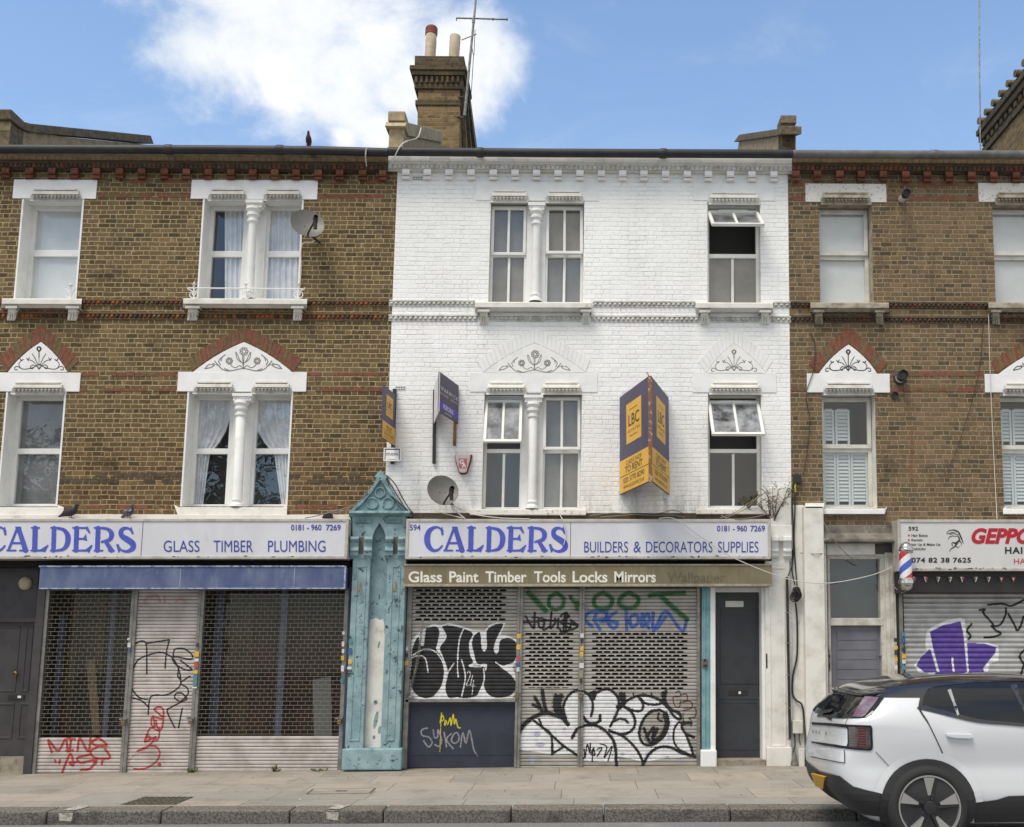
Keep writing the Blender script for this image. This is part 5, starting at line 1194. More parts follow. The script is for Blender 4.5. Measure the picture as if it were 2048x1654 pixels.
# salon shutter
TR = 10.2
sG = Shutter(rb, 1809, 2130, 1184, 1536, 1280, TR, 'slat_silver', -0.04, kind='round', nsub=10, label='silver shutter with purple graffiti')
q = MB(); q.rect(1796.5, 1186, 1802, 1548, -0.03, -0.12); q.build('guide_rail', 'black_paint', rb)
q = MB(); q.rect(1802, 1186, 1809.5, 1548, 0.0, -0.12); q.build('guide_rail', 'steel', rb, bevel=0.004)
p = sG.pen()
p.poly(zc(ZR2, [(300, 1200), (380, 1090), (500, 960), (480, 870), (500, 650), (620, 570), (820, 480), (1030, 440), (1110, 470), (1140, 820), (1400, 830), (1640, 880), (1650, 1000), (1640, 1120), (1500, 1180), (1480, 1290), (1520, 1420), (600, 1420), (380, 1310)]))
sG.paint(p, 'paint_white', 0.0016, label='white outline of the graffiti')
p = sG.pen()
for f_ in ([(555, 665), (760, 560), (1040, 500), (1085, 700), (1120, 1000), (1155, 1420), (740, 1420), (660, 1180), (600, 900)], [(540, 940), (570, 960), (680, 1350), (720, 1420), (600, 1420), (340, 1200), (400, 1080)], [(1145, 840), (1420, 850), (1610, 910), (1590, 1000), (1500, 1110), (1400, 1240), (1450, 1420), (1175, 1420)]): p.poly(zc(ZR2, f_))
for s_ in ([(595, 950), (650, 1150), (720, 1400)], [(1095, 600), (1130, 1000), (1170, 1400)], [(910, 1080), (920, 1200), (950, 1400)]): p.stroke(zc(ZR2, s_), 4, val=False)
sG.paint(p, 'paint_purple', 0.003, label='purple letter shapes')
p = sG.pen()
for s_ in ([(1340, 320), (1430, 310), (1400, 360), (1530, 510), (1580, 570), (1680, 540), (1760, 380), (1760, 290)], [(1530, 570), (1600, 640), (1680, 690), (1580, 740), (1420, 755)], [(1480, 235), (1700, 220), (1850, 250), (2040, 160)], [(1800, 380), (1900, 560), (1940, 640), (2000, 560), (2040, 420)], [(1215, 540), (1150, 620)], [(1140, 650), (1200, 730), (1170, 780)], [(2100, 900), (1980, 1050), (2040, 1180), (2000, 1340)]): p.stroke(zc(ZR2, s_), 4.2)
sG.paint(p, 'paint_black', label='black tag')
mat('awning_black', c(52, 48, 48), 0.6, col2=c(40, 37, 37), ns=4)
# ================================================================== SIGNS AND AWNINGS
mat('sign_panel', c(212, 213, 219), 0.4, col2=c(202, 203, 209), ns=2, grime_or_shade=c(182, 179, 172), gs=5, glo=0.6, ghi=0.85, stretch=(1, 1, 0.5))
mat('sign_panel_grey', c(206, 205, 204), 0.4, col2=c(198, 197, 195), ns=2, grime_or_shade=c(176, 173, 166), gs=6, glo=0.62, ghi=0.85, stretch=(1, 1, 0.3))
mat('sign_frame', c(190, 187, 180), 0.5, 0.1, col2=c(166, 161, 151), ns=6, grime_or_shade=c(112, 104, 92), gs=9, glo=0.62, ghi=0.74)
mat('rust_chip', c(74, 62, 52), 0.8, col2=c(104, 84, 66), ns=40); mat('letter_blue', c(70, 82, 182), 0.45, col2=c(80, 92, 186), ns=8); mat('letter_navy', c(66, 70, 152), 0.45)
mat('letter_black', c(34, 34, 36), 0.5); mat('letter_red', c(176, 26, 44), 0.45)
mat('awning_blue', c(72, 85, 124), 0.65, 0.0, col2=c(104, 116, 144), ns=3, lo=0.3, hi=0.75, grime_or_shade=c(132, 142, 162), gs=5, glo=0.55, ghi=0.8, stretch=(1.6, 1, 0.7), bump=0.15, bs=9)
mat('awning_edge', c(170, 178, 196), 0.6, col2=c(96, 108, 150), ns=18, lo=0.45, hi=0.6)
mat('awning_olive', c(128, 119, 92), 0.6, col2=c(112, 103, 78), ns=4, grime_or_shade=c(146, 138, 104), gs=4, glo=0.55, ghi=0.8, stretch=(2.5, 1, 0.5))
mat('awning_lip', c(164, 158, 142), 0.6, col2=c(132, 124, 108), ns=12)
mat('letter_flaked', c(226, 224, 214), 0.6, col2=c(150, 142, 116), ns=48, lo=0.58, hi=0.66)
mat('letter_ghost', c(100, 92, 72), 0.7, col2=c(116, 108, 84), ns=18)
def sign_box(label, x0, x1, y0, y1, d=0.30, fr=0.042, panel='sign_panel', seams=()):
    t = thing('shop_sign', P((x0 + x1) / 2, y1, 0), label, 'sign')
    q = MB(); q.ring(quadw(x0, y0, x1, y1, d), fr, d - 0.03); q.build('frame', 'sign_frame', t, bevel=0.006)
    q = MB(); q.rect(x0 + 4, y0 + 4, x1 - 4, y1 - 4, d - 0.012, 0.06)
    pn = q.build('panel', panel, t)
    q = MB(); pc = Pen(x0 + 4, y1 - 9, min(x1, 2048) - 4, y1 - 1, 0.6); rn = random.Random(int(x1))
    for i in range(26):
        a = rn.uniform(x0 + 8, min(x1, 2040) - 8); pc.ellipse(a, y1 - rn.uniform(3, 6.5), rn.uniform(0.8, 4.5), rn.uniform(0.5, 1.3))
    pc.mesh(q, lambda x, y: P(x, y, d + 0.0012)); q.build('chipped_paint', 'rust_chip', pn)
    for s in seams:
        q = MB(); q.rect(s - 0.6, y0 + 6, s + 0.6, y1 - 6, d - 0.0095, d - 0.012); q.build('seam', 'room_dark', pn)
    return t
CALD = {
 'C': (lambda p, f: (p.stroke(f([(418, 300, 16), (375, 268, 20), (325, 272, 32), (282, 310, 48), (265, 380, 60), (280, 448, 52), (322, 490, 34), (372, 486, 24), (412, 446, 16)])), p.poly(f([(395, 288), (412, 254), (428, 335), (408, 348)])))),
 'A': (lambda p, f: (p.stroke(f([(528, 272, 24), (445, 490, 24)]), smooth=False), p.stroke(f([(540, 280, 44), (605, 490, 50)]), smooth=False), p.poly(f([(508, 260), (562, 260), (566, 285), (512, 285)])), p.stroke(f([(482, 420, 22), (580, 420, 22)]), smooth=False), p.stroke(f([(432, 493, 17), (512, 493, 17)]), smooth=False), p.stroke(f([(552, 493, 17), (625, 493, 17)]), smooth=False))),
 'L': (lambda p, f: (p.stroke(f([(695, 275, 50), (690, 485, 50)]), smooth=False), p.stroke(f([(664, 271, 18), (732, 271, 18)]), smooth=False), p.stroke(f([(658, 492, 18), (775, 492, 22)]), smooth=False), p.poly(f([(740, 484), (762, 470), (815, 434), (820, 442), (786, 512), (770, 500)])))),
 'D': (lambda p, f: (p.stroke(f([(872, 275, 44), (865, 490, 44)]), smooth=False), p.stroke(f([(845, 271, 18), (915, 271, 20)]), smooth=False), p.stroke(f([(842, 494, 18), (915, 494, 20)]), smooth=False), p.stroke(f([(905, 275, 24), (960, 290, 34), (995, 335, 48), (1002, 385, 52), (990, 440, 46), (955, 480, 32), (900, 492, 22)])))),
 'E': (lambda p, f: (p.stroke(f([(1084, 275, 46), (1076, 490, 46)]), smooth=False), p.stroke(f([(1050, 271, 18), (1175, 273, 20)]), smooth=False), p.poly(f([(1155, 268), (1186, 256), (1213, 318), (1200, 328), (1172, 290)])), p.stroke(f([(1090, 378, 20), (1150, 378, 20)]), smooth=False), p.poly(f([(1146, 368), (1170, 330), (1182, 400), (1150, 390)])), p.stroke(f([(1048, 493, 18), (1190, 493, 22)]), smooth=False), p.poly(f([(1160, 486), (1182, 470), (1226, 434), (1233, 442), (1200, 516), (1180, 502)])))),
 'R': (lambda p, f: (p.stroke(f([(1284, 275, 46), (1276, 490, 46)]), smooth=False), p.stroke(f([(1252, 271, 18), (1330, 271, 20)]), smooth=False), p.stroke(f([(1315, 274, 22), (1375, 285, 32), (1410, 330, 48), (1392, 385, 38), (1320, 408, 22)])), p.stroke(f([(1355, 405, 36), (1408, 490, 46)]), smooth=False), p.stroke(f([(1250, 494, 17), (1325, 494, 17)]), smooth=False), p.stroke(f([(1385, 494, 17), (1432, 494, 17)]), smooth=False))),
 'S': (lambda p, f: (p.stroke(f([(1606, 325, 14), (1580, 284, 20), (1535, 274, 30), (1500, 300, 42), (1505, 348, 48), (1560, 388, 58), (1606, 425, 58), (1608, 470, 48), (1560, 500, 30), (1505, 490, 20), (1470, 450, 14)])), p.poly(f([(1582, 284), (1594, 256), (1618, 328), (1600, 336)])), p.poly(f([(1452, 432), (1474, 428), (1500, 486), (1474, 516)])))),
}
def calders(t, ox, sx, d):
    """the big serif lettering; zoom units -> pixels"""
    q = MB()
    for k, fn in CALD.items():
        f = lambda L: [(ox + (a[0] - 235) * sx / 4.876, 1000 + a[1] / 4.876) + ((a[2] * 0.5 * (sx + 1) / 4.876,) if len(a) > 2 else ()) for a in L]
        xs = [ox + (a - 235) * sx / 4.876 for a in {'C': (230, 435), 'A': (420, 640), 'L': (645, 825), 'D': (830, 1035), 'E': (1038, 1240), 'R': (1240, 1446), 'S': (1450, 1650)}[k]]
        p = Pen(xs[0], 1048, xs[1], 1108, 0.4); fn(p, f)
        p.mesh(q, lambda x, y: P(x, y, d))
    return q.build('lettering', 'letter_blue', t, label='large blue shop name')
mat('letter_navy2', c(70, 74, 156), 0.45)
st = sign_box('long pale shop sign lettered in blue with glass, timber and plumbing, above the blue awning', -168, 696, 1037, 1118, seams=(284,))
calders(st, -28, 1.042, 0.292)
q = MB()
for s_, a, b in (('GLASS', 327, 399), ('TIMBER', 427, 506), ('PLUMBING', 536, 651)): text_px(q, s_, a, 1081, b, 1104, 0.292)
q.build('lettering', 'letter_navy', st)
q = MB(); text_px(q, '0181 - 960', 582, 1049, 643, 1061, 0.292, bold=0.02); text_px(q, '7269', 652, 1049, 681.5, 1061, 0.292, bold=0.02); q.build('lettering', 'letter_navy', st, label='telephone number')
st = sign_box('long pale shop sign lettered in blue with builders and decorators supplies, above the olive awning', 811, 1542, 1038, 1118, seams=(1141,))
calders(st, 848, 1.0, 0.292)
q = MB()
for s_, a, b in (('BUILDERS', 1168.5, 1256), ('&', 1267, 1282), ('DECORATORS', 1292, 1425), ('SUPPLIES', 1436, 1517)): text_px(q, s_, a, 1083, b, 1105, 0.292)
q.build('lettering', 'letter_navy', st)
q = MB(); text_px(q, '0181 - 960', 1434, 1051, 1494, 1063, 0.292, bold=0.02); text_px(q, '7269', 1501, 1051, 1530, 1063, 0.292, bold=0.02); text_px(q, '594', 819.5, 1049, 841, 1061, 0.292, bold=0.015); q.build('lettering', 'letter_navy', st, label='street number and telephone number')
st = sign_box('grey hair salon sign with black and red lettering behind the barber pole', 1796, 2140, 1039, 1142, d=0.3, panel='sign_panel_grey')
q = MB()
text_px(q, '592', 1817, 1053, 1836.5, 1061.5, 0.292, font=SANS, bold=0.02); text_px(q, 'Hair Botox', 1823, 1068, 1856, 1073.6, 0.292, font=SANS, bold=0.015); text_px(q, 'Keratin', 1823, 1077.2, 1845, 1082.6, 0.292, font=SANS, bold=0.015)
text_px(q, 'Hair Up & Make Up', 1820, 1086.5, 1881, 1093, 0.292, font=SANS, bold=0.015); text_px(q, 'Highlight', 1821, 1095.2, 1851.5, 1102, 0.292, font=SANS, bold=0.015)
text_px(q, '074 82 38 7625', 1823, 1115, 1942, 1125.5, 0.292, font=SANS, bold=0.03, space=1.1); text_px(q, 'HAIR', 2010, 1094, 2061, 1107.5, 0.292, font=SANS, bold=0.03, space=1.15)
q.build('lettering', 'letter_black', st)
q = MB(); text_px(q, 'GEPPO', 1943, 1056, 2066, 1088, 0.292, font=SANS, bold=0.045, space=1.02, shear=0.25); text_px(q, 'HAIR', 2028, 1117, 2066, 1128, 0.292, font=SANS)
p = Pen(1814, 1065, 1822, 1086, 0.4); p.ellipse(1817.7, 1070.6, 1.9, 1.9); p.ellipse(1817.7, 1080, 1.9, 1.9); p.mesh(q, lambda x, y: P(x, y, 0.292)); q.build('lettering', 'letter_red', st)
ZS = lambda x, y: (1780 + x / 7.642, 1030 + y / 7.642)
p = Pen(1890, 1055, 1932, 1110, 0.35)
for s_ in ([(860, 285, 4), (900, 240, 10), (980, 230, 16), (1045, 260, 20), (1080, 330, 22), (1110, 400, 14), (1118, 440, 5)], [(870, 290, 8), (940, 270, 12), (1020, 260, 5)], [(920, 295, 10), (980, 285, 8), (1040, 300, 12)], [(890, 375, 5), (910, 335, 10), (960, 320, 10), (1030, 325, 8)], [(1040, 320, 12), (1060, 380, 24), (1010, 430, 30), (960, 420, 12), (945, 440, 12), (960, 475, 10)], [(1020, 440, 22), (980, 490, 16), (930, 520, 12), (908, 562, 4)], [(1060, 390, 16), (1090, 430, 10), (1085, 470, 5)], [(1010, 470, 12), (1030, 495, 10), (1065, 480, 5)]): p.stroke([ZS(a, b) + (w_ / 7.642,) for a, b, w_ in s_])
q = MB(); p.mesh(q, lambda x, y: P(x, y, 0.292)); q.build('emblem', 'letter_black', st)
# awning boxes
def awning(label, x0, x1, y0, y1, m, d, edge, lip=4.5):
    t = thing('awning', P((x0 + x1) / 2, y1, 0), label, 'awning')
    q = MB(); f = [P(x, y, d) for x, y in rect4(x0, y0 + 2, x1, y1)]
    bk = [Vector((a.x, -0.02, a.z)) for a in f]; q.prism(f, bk)
    q.build('housing', m, t, bevel=0.012)
    q = MB(); q.rect(x0 - 0.5, y0, x1 + 0.5, y0 + 3.2, d + 0.012, d - 0.08); q.rect(x0 - 0.5, y1 - lip, x1 + 0.5, y1, d + 0.012, d - 0.05); q.build('edging', edge, t, bevel=0.004)
    return t
aw = awning('weathered blue metal awning box over the left shutters', 78, 690, 1131, 1178, 'awning_blue', 0.24, 'awning_edge', 2.2)
q = MB(); q.rect(360, 1134, 361, 1176, 0.2425, 0.24); q.rect(588, 1134, 589, 1176, 0.2425, 0.24); q.rect(688, 1132, 691, 1177, 0.243, 0.2); q.build('seam', 'awning_edge', aw)
ao = awning('long olive awning box with flaking white lettering over the middle shop', 808, 1544, 1128, 1173, 'awning_olive', 0.24, 'awning_lip', 5)
q = MB()
for s_, a, b in (('Glass', 817, 884), ('Paint', 898.5, 957), ('Timber', 971, 1053), ('Tools', 1068, 1131.5), ('Locks', 1145, 1215), ('Mirrors', 1228.7, 1311.5)): text_px(q, s_, a, 1142.5, b, 1165, 0.2425, bold=0.022, font=SANS)
q.build('lettering', 'letter_flaked', ao)
q = MB(); text_px(q, 'Wallpaper', 1334, 1144.5, 1451, 1171, 0.2425, bold=0.022, font=SANS); q.build('lettering', 'letter_ghost', ao, label='ghost of a peeled off word')
ab = thing('awning', P(1960, 1186, 0), 'black awning box strung with tiny flags over the silver shutter', 'awning')
q = MB(); q.rect(1797, 1143, 2140, 1186, 0.2, 0); q.build('housing', 'awning_black', ab, bevel=0.01)
mat('flag_red', c(186, 60, 58), 0.7); mat('flag_green', c(92, 116, 92), 0.7); mat('flag_white', c(214, 212, 208), 0.7)
bu = thing('bunting', P(1940, 1152, 0.22), 'row of tiny red, white and green pennants along the black awning', 'bunting')
q = MB(); q.tube([P(1822, 1152.5, 0.22), P(1925, 1153.5, 0.22), P(2060, 1153, 0.22)], 0.003, 5); q.build('string', 'black_paint', bu)
for xx in (1829, 1852, 1876, 1900, 1925, 1951, 1977, 2003, 2027):
    q = MB()
    q.ext([P(xx - 4.5, 1153.5, 0.222), P(xx, 1153.5, 0.222), P(xx, 1165, 0.222), P(xx - 1.5, 1162, 0.222)], (0, 0.003, 0), 0); q.ext([P(xx, 1153.5, 0.222), P(xx + 4.5, 1154, 0.222), P(xx + 1.5, 1162, 0.222), P(xx, 1165, 0.222)], (0, 0.003, 0), 1)
    q.ext([P(xx - 2, 1156, 0.224), P(xx + 2, 1156, 0.224), P(xx, 1161, 0.224)], (0, 0.001, 0), 2)
    q.build('pennant', random.choice((('flag_green', 'flag_red', 'flag_white'), ('flag_white', 'flag_red', 'flag_green'), ('flag_green', 'flag_white', 'flag_red'))), bu)
# ================================================================== TURQUOISE PILASTER
mat('turq_old', c(148, 173, 178), 0.75, col2=c(118, 145, 152), ns=6, lo=0.3, hi=0.72, bump=0.6, bs=40, grime_or_shade=c(62, 78, 84), gs=11, glo=0.575, ghi=0.63)
mat('turq_worn', c(134, 166, 172), 0.8, col2=c(100, 124, 128), ns=9, bump=0.6, bs=40, grime_or_shade=c(62, 70, 68), gs=12, glo=0.54, ghi=0.68)
pt = thing('pilaster', P(745, 1540, 0), 'turquoise gothic shop pilaster with pointed gable and white daubed niche', 'pilaster')
q = MB(); q.rect(683, 1497, 803, 1541, 0.2, -0.3); q.build('base', 'turq_old', pt, bevel=0.02)
q = MB()
q.rect(697.5, 1116, 733.5, 1498, 0.14, -0.3); q.rect(768, 1116, 805.5, 1498, 0.14, -0.3); q.rect(730, 1040, 772, 1498, 0.03, -0.3)
q.build('shaft', 'turq_old', pt, bevel=0.008)
for a, b in ((706, 726), (777, 795)):
    r_ = MB(); r_.ring(quadw(a, 1132, b, 1482, 0.15), 0.02, 0.012); r_.build('panel_moulding', 'turq_old', pt, bevel=0.004)
q = MB(); q.poly([(704, 1031), (812, 1031), (810, 1118), (772, 1118), (774, 1085), (768, 1062), (759, 1046), (749, 1062), (741, 1085), (739, 1118), (705, 1118)], 0.15, -0.2); q.build('head', 'turq_old', pt, bevel=0.008)
q = MB(); q.prof(712, 742, [(1038, 0.15), (1038, 0.175), (1042, 0.165), (1044, 0.172), (1048, 0.15)]); q.prof(772, 803, [(1038, 0.15), (1038, 0.175), (1042, 0.165), (1044, 0.172), (1048, 0.15)]); q.build('panel_moulding', 'turq_worn', pt)
for a, b in ((700, 717), (728, 744), (770, 786), (796, 810)):
    q = MB(); q.prof(a, b, [(1073, 0.14), (1073, 0.25), (1078, 0.26), (1082, 0.24), (1085, 0.21), (1094, 0.2), (1097, 0.22), (1101, 0.23), (1104, 0.2), (1110, 0.2), (1113, 0.18), (1118, 0.14)]); q.build('bracket', 'turq_old', pt, bevel=0.004)
for a, b in ((718, 727), (787, 795)):
    q = MB(); q.rect(a, 1074, b, 1108, 0.151, 0.14); q.build('bracket_gap_shade', 'room_dark', pt)  # dark plate between brackets, shade of the gap given as colour
gb = [(698, 1031), (700, 1022), (716, 1008), (735, 985), (747, 968), (753, 957), (751, 952), (757, 948), (761, 941), (767, 949), (774, 953), (771, 958), (778, 972), (792, 995), (808, 1014), (819, 1022), (819, 1031)]
q = MB(); q.poly(gb, 0.17, 0.0); gbo = q.build('gable', 'turq_worn', pt, bevel=0.006)
q = MB()
def strip(mb, pts, w_, d0, d1):
    for (xa, ya), (xb, yb) in zip(pts[:-1], pts[1:]):
        L = math.hypot(xb - xa, yb - ya); nx_, ny_ = -(yb - ya) / L * w_ / 2, (xb - xa) / L * w_ / 2
        mb.poly([(xa + nx_, ya + ny_), (xb + nx_, yb + ny_), (xb - nx_, yb - ny_), (xa - nx_, ya - ny_)], d1, d0)
strip(q, [(704, 1021), (722, 1005), (740, 984), (756, 960), (760, 954)], 6, 0.16, 0.21); strip(q, [(760, 954), (766, 962), (780, 984), (798, 1006), (814, 1020)], 6, 0.16, 0.21)
q.prof(698, 820, [(1021, 0.17), (1022, 0.24), (1026, 0.25), (1030, 0.2), (1033, 0.15)])
for cx, cy, r in ((760, 985, 10), (744, 1006, 11), (776, 1006, 11)):
    pts = [(cx + r * math.cos(a), cy + r * math.sin(a)) for a in np.linspace(0, 2 * math.pi, 13)]
    strip(q, pts, 2.6, 0.165, 0.19)
q.tube([P(752, 956, 0.13), P(761, 944, 0.13), P(772, 957, 0.13)], 0.03, 8)
q.build('tracery', 'turq_worn', gbo, bevel=0.003)
p = Pen(722, 1230, 775, 1498, 0.9)
p.poly([(731, 1246), (738, 1240), (745, 1238), (752, 1236), (760, 1240), (766, 1238), (768, 1243), (771, 1300), (770, 1330), (766, 1400), (764, 1470), (763, 1498), (720, 1498), (729, 1400), (731, 1300)])
for (x, y, a, b) in ((751, 1405, 4, 5), (752, 1440, 4, 18), (758, 1290, 2, 8), (748, 1475, 3, 4), (760, 1460, 4, 8)): p.ellipse(x, y, a, b, 0.2, val=False)
q = MB(); p.mesh(q, lambda x, y: P(x, y, 0.034)); q.build('white_patch', 'white_old', pt, label='white paint daubed in the niche')
hk = MB()
for xx in (718, 789):
    hk.tube([P(xx + a, y, 0.16 + b) for a, y, b in ((2, 1163, 0), (1.5, 1175, 0.02), (0, 1184, 0.05), (-2, 1184, 0.07), (-3, 1176, 0.07))], 0.009, 8)
hk.build('hook', 'brass', pt, smooth=True)

# ================================================================== ESTATE AGENT BOARDS
mat('board_navy', c(78, 72, 98), 0.5, col2=c(70, 65, 90), ns=3); mat('board_yellow', c(228, 178, 64), 0.5, col2=c(218, 168, 58), ns=4); mat('board_brown_edge', c(132, 88, 56), 0.7, col2=c(196, 190, 180), ns=14, lo=0.5, hi=0.7)
mat('board_purple', c(86, 70, 176), 0.5); mat('board_white', c(222, 220, 222), 0.5, col2=c(190, 188, 192), ns=3); mat('board_ink', c(52, 44, 40), 0.5); mat('board_slate', c(78, 72, 92), 0.5, col2=c(70, 65, 84), ns=3); mat('swirl', c(96, 84, 150), 0.5)
mat('post_wood', c(132, 96, 66), 0.8, col2=c(104, 74, 50), ns=9, stretch=(1, 1, 6))
def panel_fn(tl, tr, br, bl, off):
    n = ((tr - tl).cross(tl - bl)).normalized()
    if n.y > 0: n = -n
    return lambda u, v, o=0.0: tl * (1 - u) * (1 - v) + tr * u * (1 - v) + br * u * v + bl * (1 - u) * v + n * (off + o)
def board_panel(parent, tl, tr, br, bl, m, th=0.012, name='board'):
    q = MB(); f = panel_fn(tl, tr, br, bl, 0); n = f(0, 0, 1) - f(0, 0, 0)
    q.ext([tl, tr, br, bl], -n * th); return q.build(name, m, parent)
def qd(mb, f, u0, v0, u1, v1, o=0.001, m=0): mb.face([f(u0, v0, o), f(u1, v0, o), f(u1, v1, o), f(u0, v1, o)], m)
def tx(mb, f, s, u0, v0, u1, v1, o=0.003, **k): text(mb, s, lambda a, b: f(u0 + (u1 - u0) * a, v0 + (v1 - v0) * b, o), font=SANS, **k)
def lbc(parent, tl, tr, br, bl, top, big, phone, url=True):
    bd = board_panel(parent, tl, tr, br, bl, 'board_navy'); f = panel_fn(tl, tr, br, bl, 0.0)
    q = MB(); qd(q, f, 0, 0.665, 1, 1, 0.0015); qd(q, f, 0.25, 0.13, 0.77, 0.53, 0.0015); q.build('yellow_field', 'board_yellow', bd)
    q = MB(); tx(q, f, 'LBC', 0.33, 0.25, 0.70, 0.365, bold=0.01); tx(q, f, 'ESTATES', 0.31, 0.40, 0.72, 0.428, space=1.3)
    qd(q, f, 0.37, 0.198, 0.64, 0.204, 0.003); qd(q, f, 0.37, 0.462, 0.64, 0.468, 0.003); qd(q, f, 0.0, 0.826, 1, 0.832, 0.003); qd(q, f, 0, 0.992, 1, 1, 0.003)
    if top: tx(q, f, top, 0.23, 0.69, 0.77, 0.735)
    tx(q, f, big, 0.2 if top else 0.3, 0.745 if top else 0.72, 0.8 if top else 0.7, 0.81, bold=0.015); tx(q, f, phone, 0.14, 0.853, 0.86, 0.905, bold=0.004); tx(q, f, 'WWW.LBCESTATES.CO.UK', 0.14, 0.93, 0.86, 0.962)
    q.build('lettering', 'board_ink', bd)
    return bd
t = thing('estate_board', P(1290, 990, 0), 'large yellow and purple V-shaped estate board reading to rent between the white house windows', 'board', 'estate agent boards on the white house')
dA = 1.2; z0 = P(1240, 795, 0.03).z; z1 = P(1240, 990, 0.03).z
xl, xr = P(1239.5, 890, 0.03).x, P(1338, 890, 0.03).x; xa = P(1300.5, 860, dA).x
A0, A1 = Vector((xl, -0.03, z0)), Vector((xl, -0.03, z1)); B0, B1 = Vector((xr, -0.03, z0)), Vector((xr, -0.03, z1))
La, Lb = Vector((xa - 0.022, -dA, z0 + 0.0)), Vector((xa - 0.022, -dA, z1)); Ra, Rb = Vector((xa + 0.022, -dA, z0)), Vector((xa + 0.022, -dA, z1))
lbc(t, A0, La, Lb, A1, 'CLASS E SHOP', 'TO RENT', '020 3770 8290'); lbc(t, Ra, B0, B1, Rb, 'CLASS E SHOP', 'TO RENT', '020 3770 8290')
q = MB(); q.bar((xa, -dA + 0.015, z1), (xa, -dA + 0.015, z0 + 0.005), 0.05, 0.05); q.build('corner_post', 'board_brown_edge', t)
q = MB()
for xx in (xl + 0.06, xr - 0.06): q.bar((xx, 0.0, z1 - 0.05), (xx, 0.0, z0 + 0.1), 0.045, 0.1)
q.build('batten', 'board_white', t)
q = MB(); q.tube([(xa - 0.02, -dA, z0), (xa - 0.025, -dA, z0 + 0.04), (xa - 0.05, -dA, z0 + 0.05)], 0.006, 6); q.build('hook', 'black_paint', t)
t = thing('estate_board', P(892, 925, 0), 'dark purple V-shaped for sale board on a long black post beside the alarm box', 'board', 'estate agent boards on the white house')
dA = 0.8; z0, z1 = P(918, 771.5, 0.03).z, P(918, 848, 0.03).z; xl, xr = P(867.5, 810, 0.03).x, P(917, 810, 0.03).x; xa = P(878, 780, dA).x
bd = board_panel(t, Vector((xa, -dA, z0)), Vector((xr, -0.03, z0)), Vector((xr, -0.03, z1)), Vector((xa, -dA, z1)), 'board_slate'); f = panel_fn(Vector((xa, -dA, z0)), Vector((xr, -0.03, z0)), Vector((xr, -0.03, z1)), Vector((xa, -dA, z1)), 0)
q = MB(); qd(q, f, 0, 0.71, 1, 0.88, 0.0015); q.build('purple_strip', 'board_purple', bd)
q = MB(); tx(q, f, 'WARWICK', 0.05, 0.33, 0.96, 0.43, space=1.25, bold=0.01); tx(q, f, 'ESTATE', 0.05, 0.48, 0.45, 0.535, space=1.3); tx(q, f, 'AGENTS', 0.58, 0.48, 0.96, 0.535, space=1.3); tx(q, f, 'FOR SALE', 0.22, 0.735, 0.72, 0.855, bold=0.02); tx(q, f, '020 8960 0000'[:8], 0.3, 0.905, 0.65, 0.95)
q.build('lettering', 'board_white', bd)
q = MB()
for k in range(16):
    a = k * 0.42; r0, r1 = 0.05 + k * 0.008, 0.055 + k * 0.008
    qd(q, f, 0.4 + r0 * math.cos(a), 0.17 + r0 * 0.8 * math.sin(a), 0.4 + r0 * math.cos(a) + 0.035, 0.17 + r0 * 0.8 * math.sin(a) + 0.02, 0.002 + k * 0.0001)
q.build('emblem', 'swirl', bd)
board_panel(t, Vector((xl, -0.03, z0)), Vector((xa - 0.002, -dA, z0)), Vector((xa - 0.002, -dA, z1)), Vector((xl, -0.03, z1)), 'board_white')
q = MB(); q.bar(P(869.5, 780, 0.04), P(868, 927, 0.04), 0.042, 0.042); q.build('post', 'black_paint', t, label='long black post')
q = MB(); q.bar(P(912, 775, 0.04), P(909, 891, 0.04), 0.04, 0.04); q.build('post', 'post_wood', t, label='short brown wooden post')
t = thing('estate_board', P(788, 925, 0), 'narrow yellow and purple to let flag board at the left edge of the white house', 'board', 'estate agent boards on the white house')
dA = 0.66; z0, z1 = P(792, 790.5, 0.04).z, P(790, 892.5, 0.04).z; xr = P(791, 840, 0.04).x; xa = P(765.5, 820, dA).x
lbc(t, Vector((xa, -dA, z0)), Vector((xr, -0.04, z0)), Vector((xr, -0.04, z1)), Vector((xa, -dA, z1)), None, 'TO LET', '020 3770 8290')
q = MB(); q.bar(P(789.5, 778, 0.04), P(785, 928, 0.04), 0.05, 0.04); q.build('post', 'black_paint', t)
t = thing('name_plate', P(784, 922, 0.07), 'small white plate reading studios under the to let board', 'sign')
q = MB(); q.rect(767, 895.5, 802, 922, 0.09, 0.07); pn = q.build('plate', 'white_clean', t)
q = MB(); q.rect(769.5, 897.5, 799.5, 899.5, 0.0915, 0.09); q.rect(769.5, 899.5, 771, 919.5, 0.0915, 0.09); q.rect(798, 899.5, 799.5, 919.5, 0.0915, 0.09); text_px(q, 'STUDIOS', 772.5, 906, 796.5, 911, 0.092, bold=0.02, space=1.1); q.rect(776, 918.6, 792, 919.2, 0.0915, 0.09)
q.build('lettering', 'letter_black', pn)
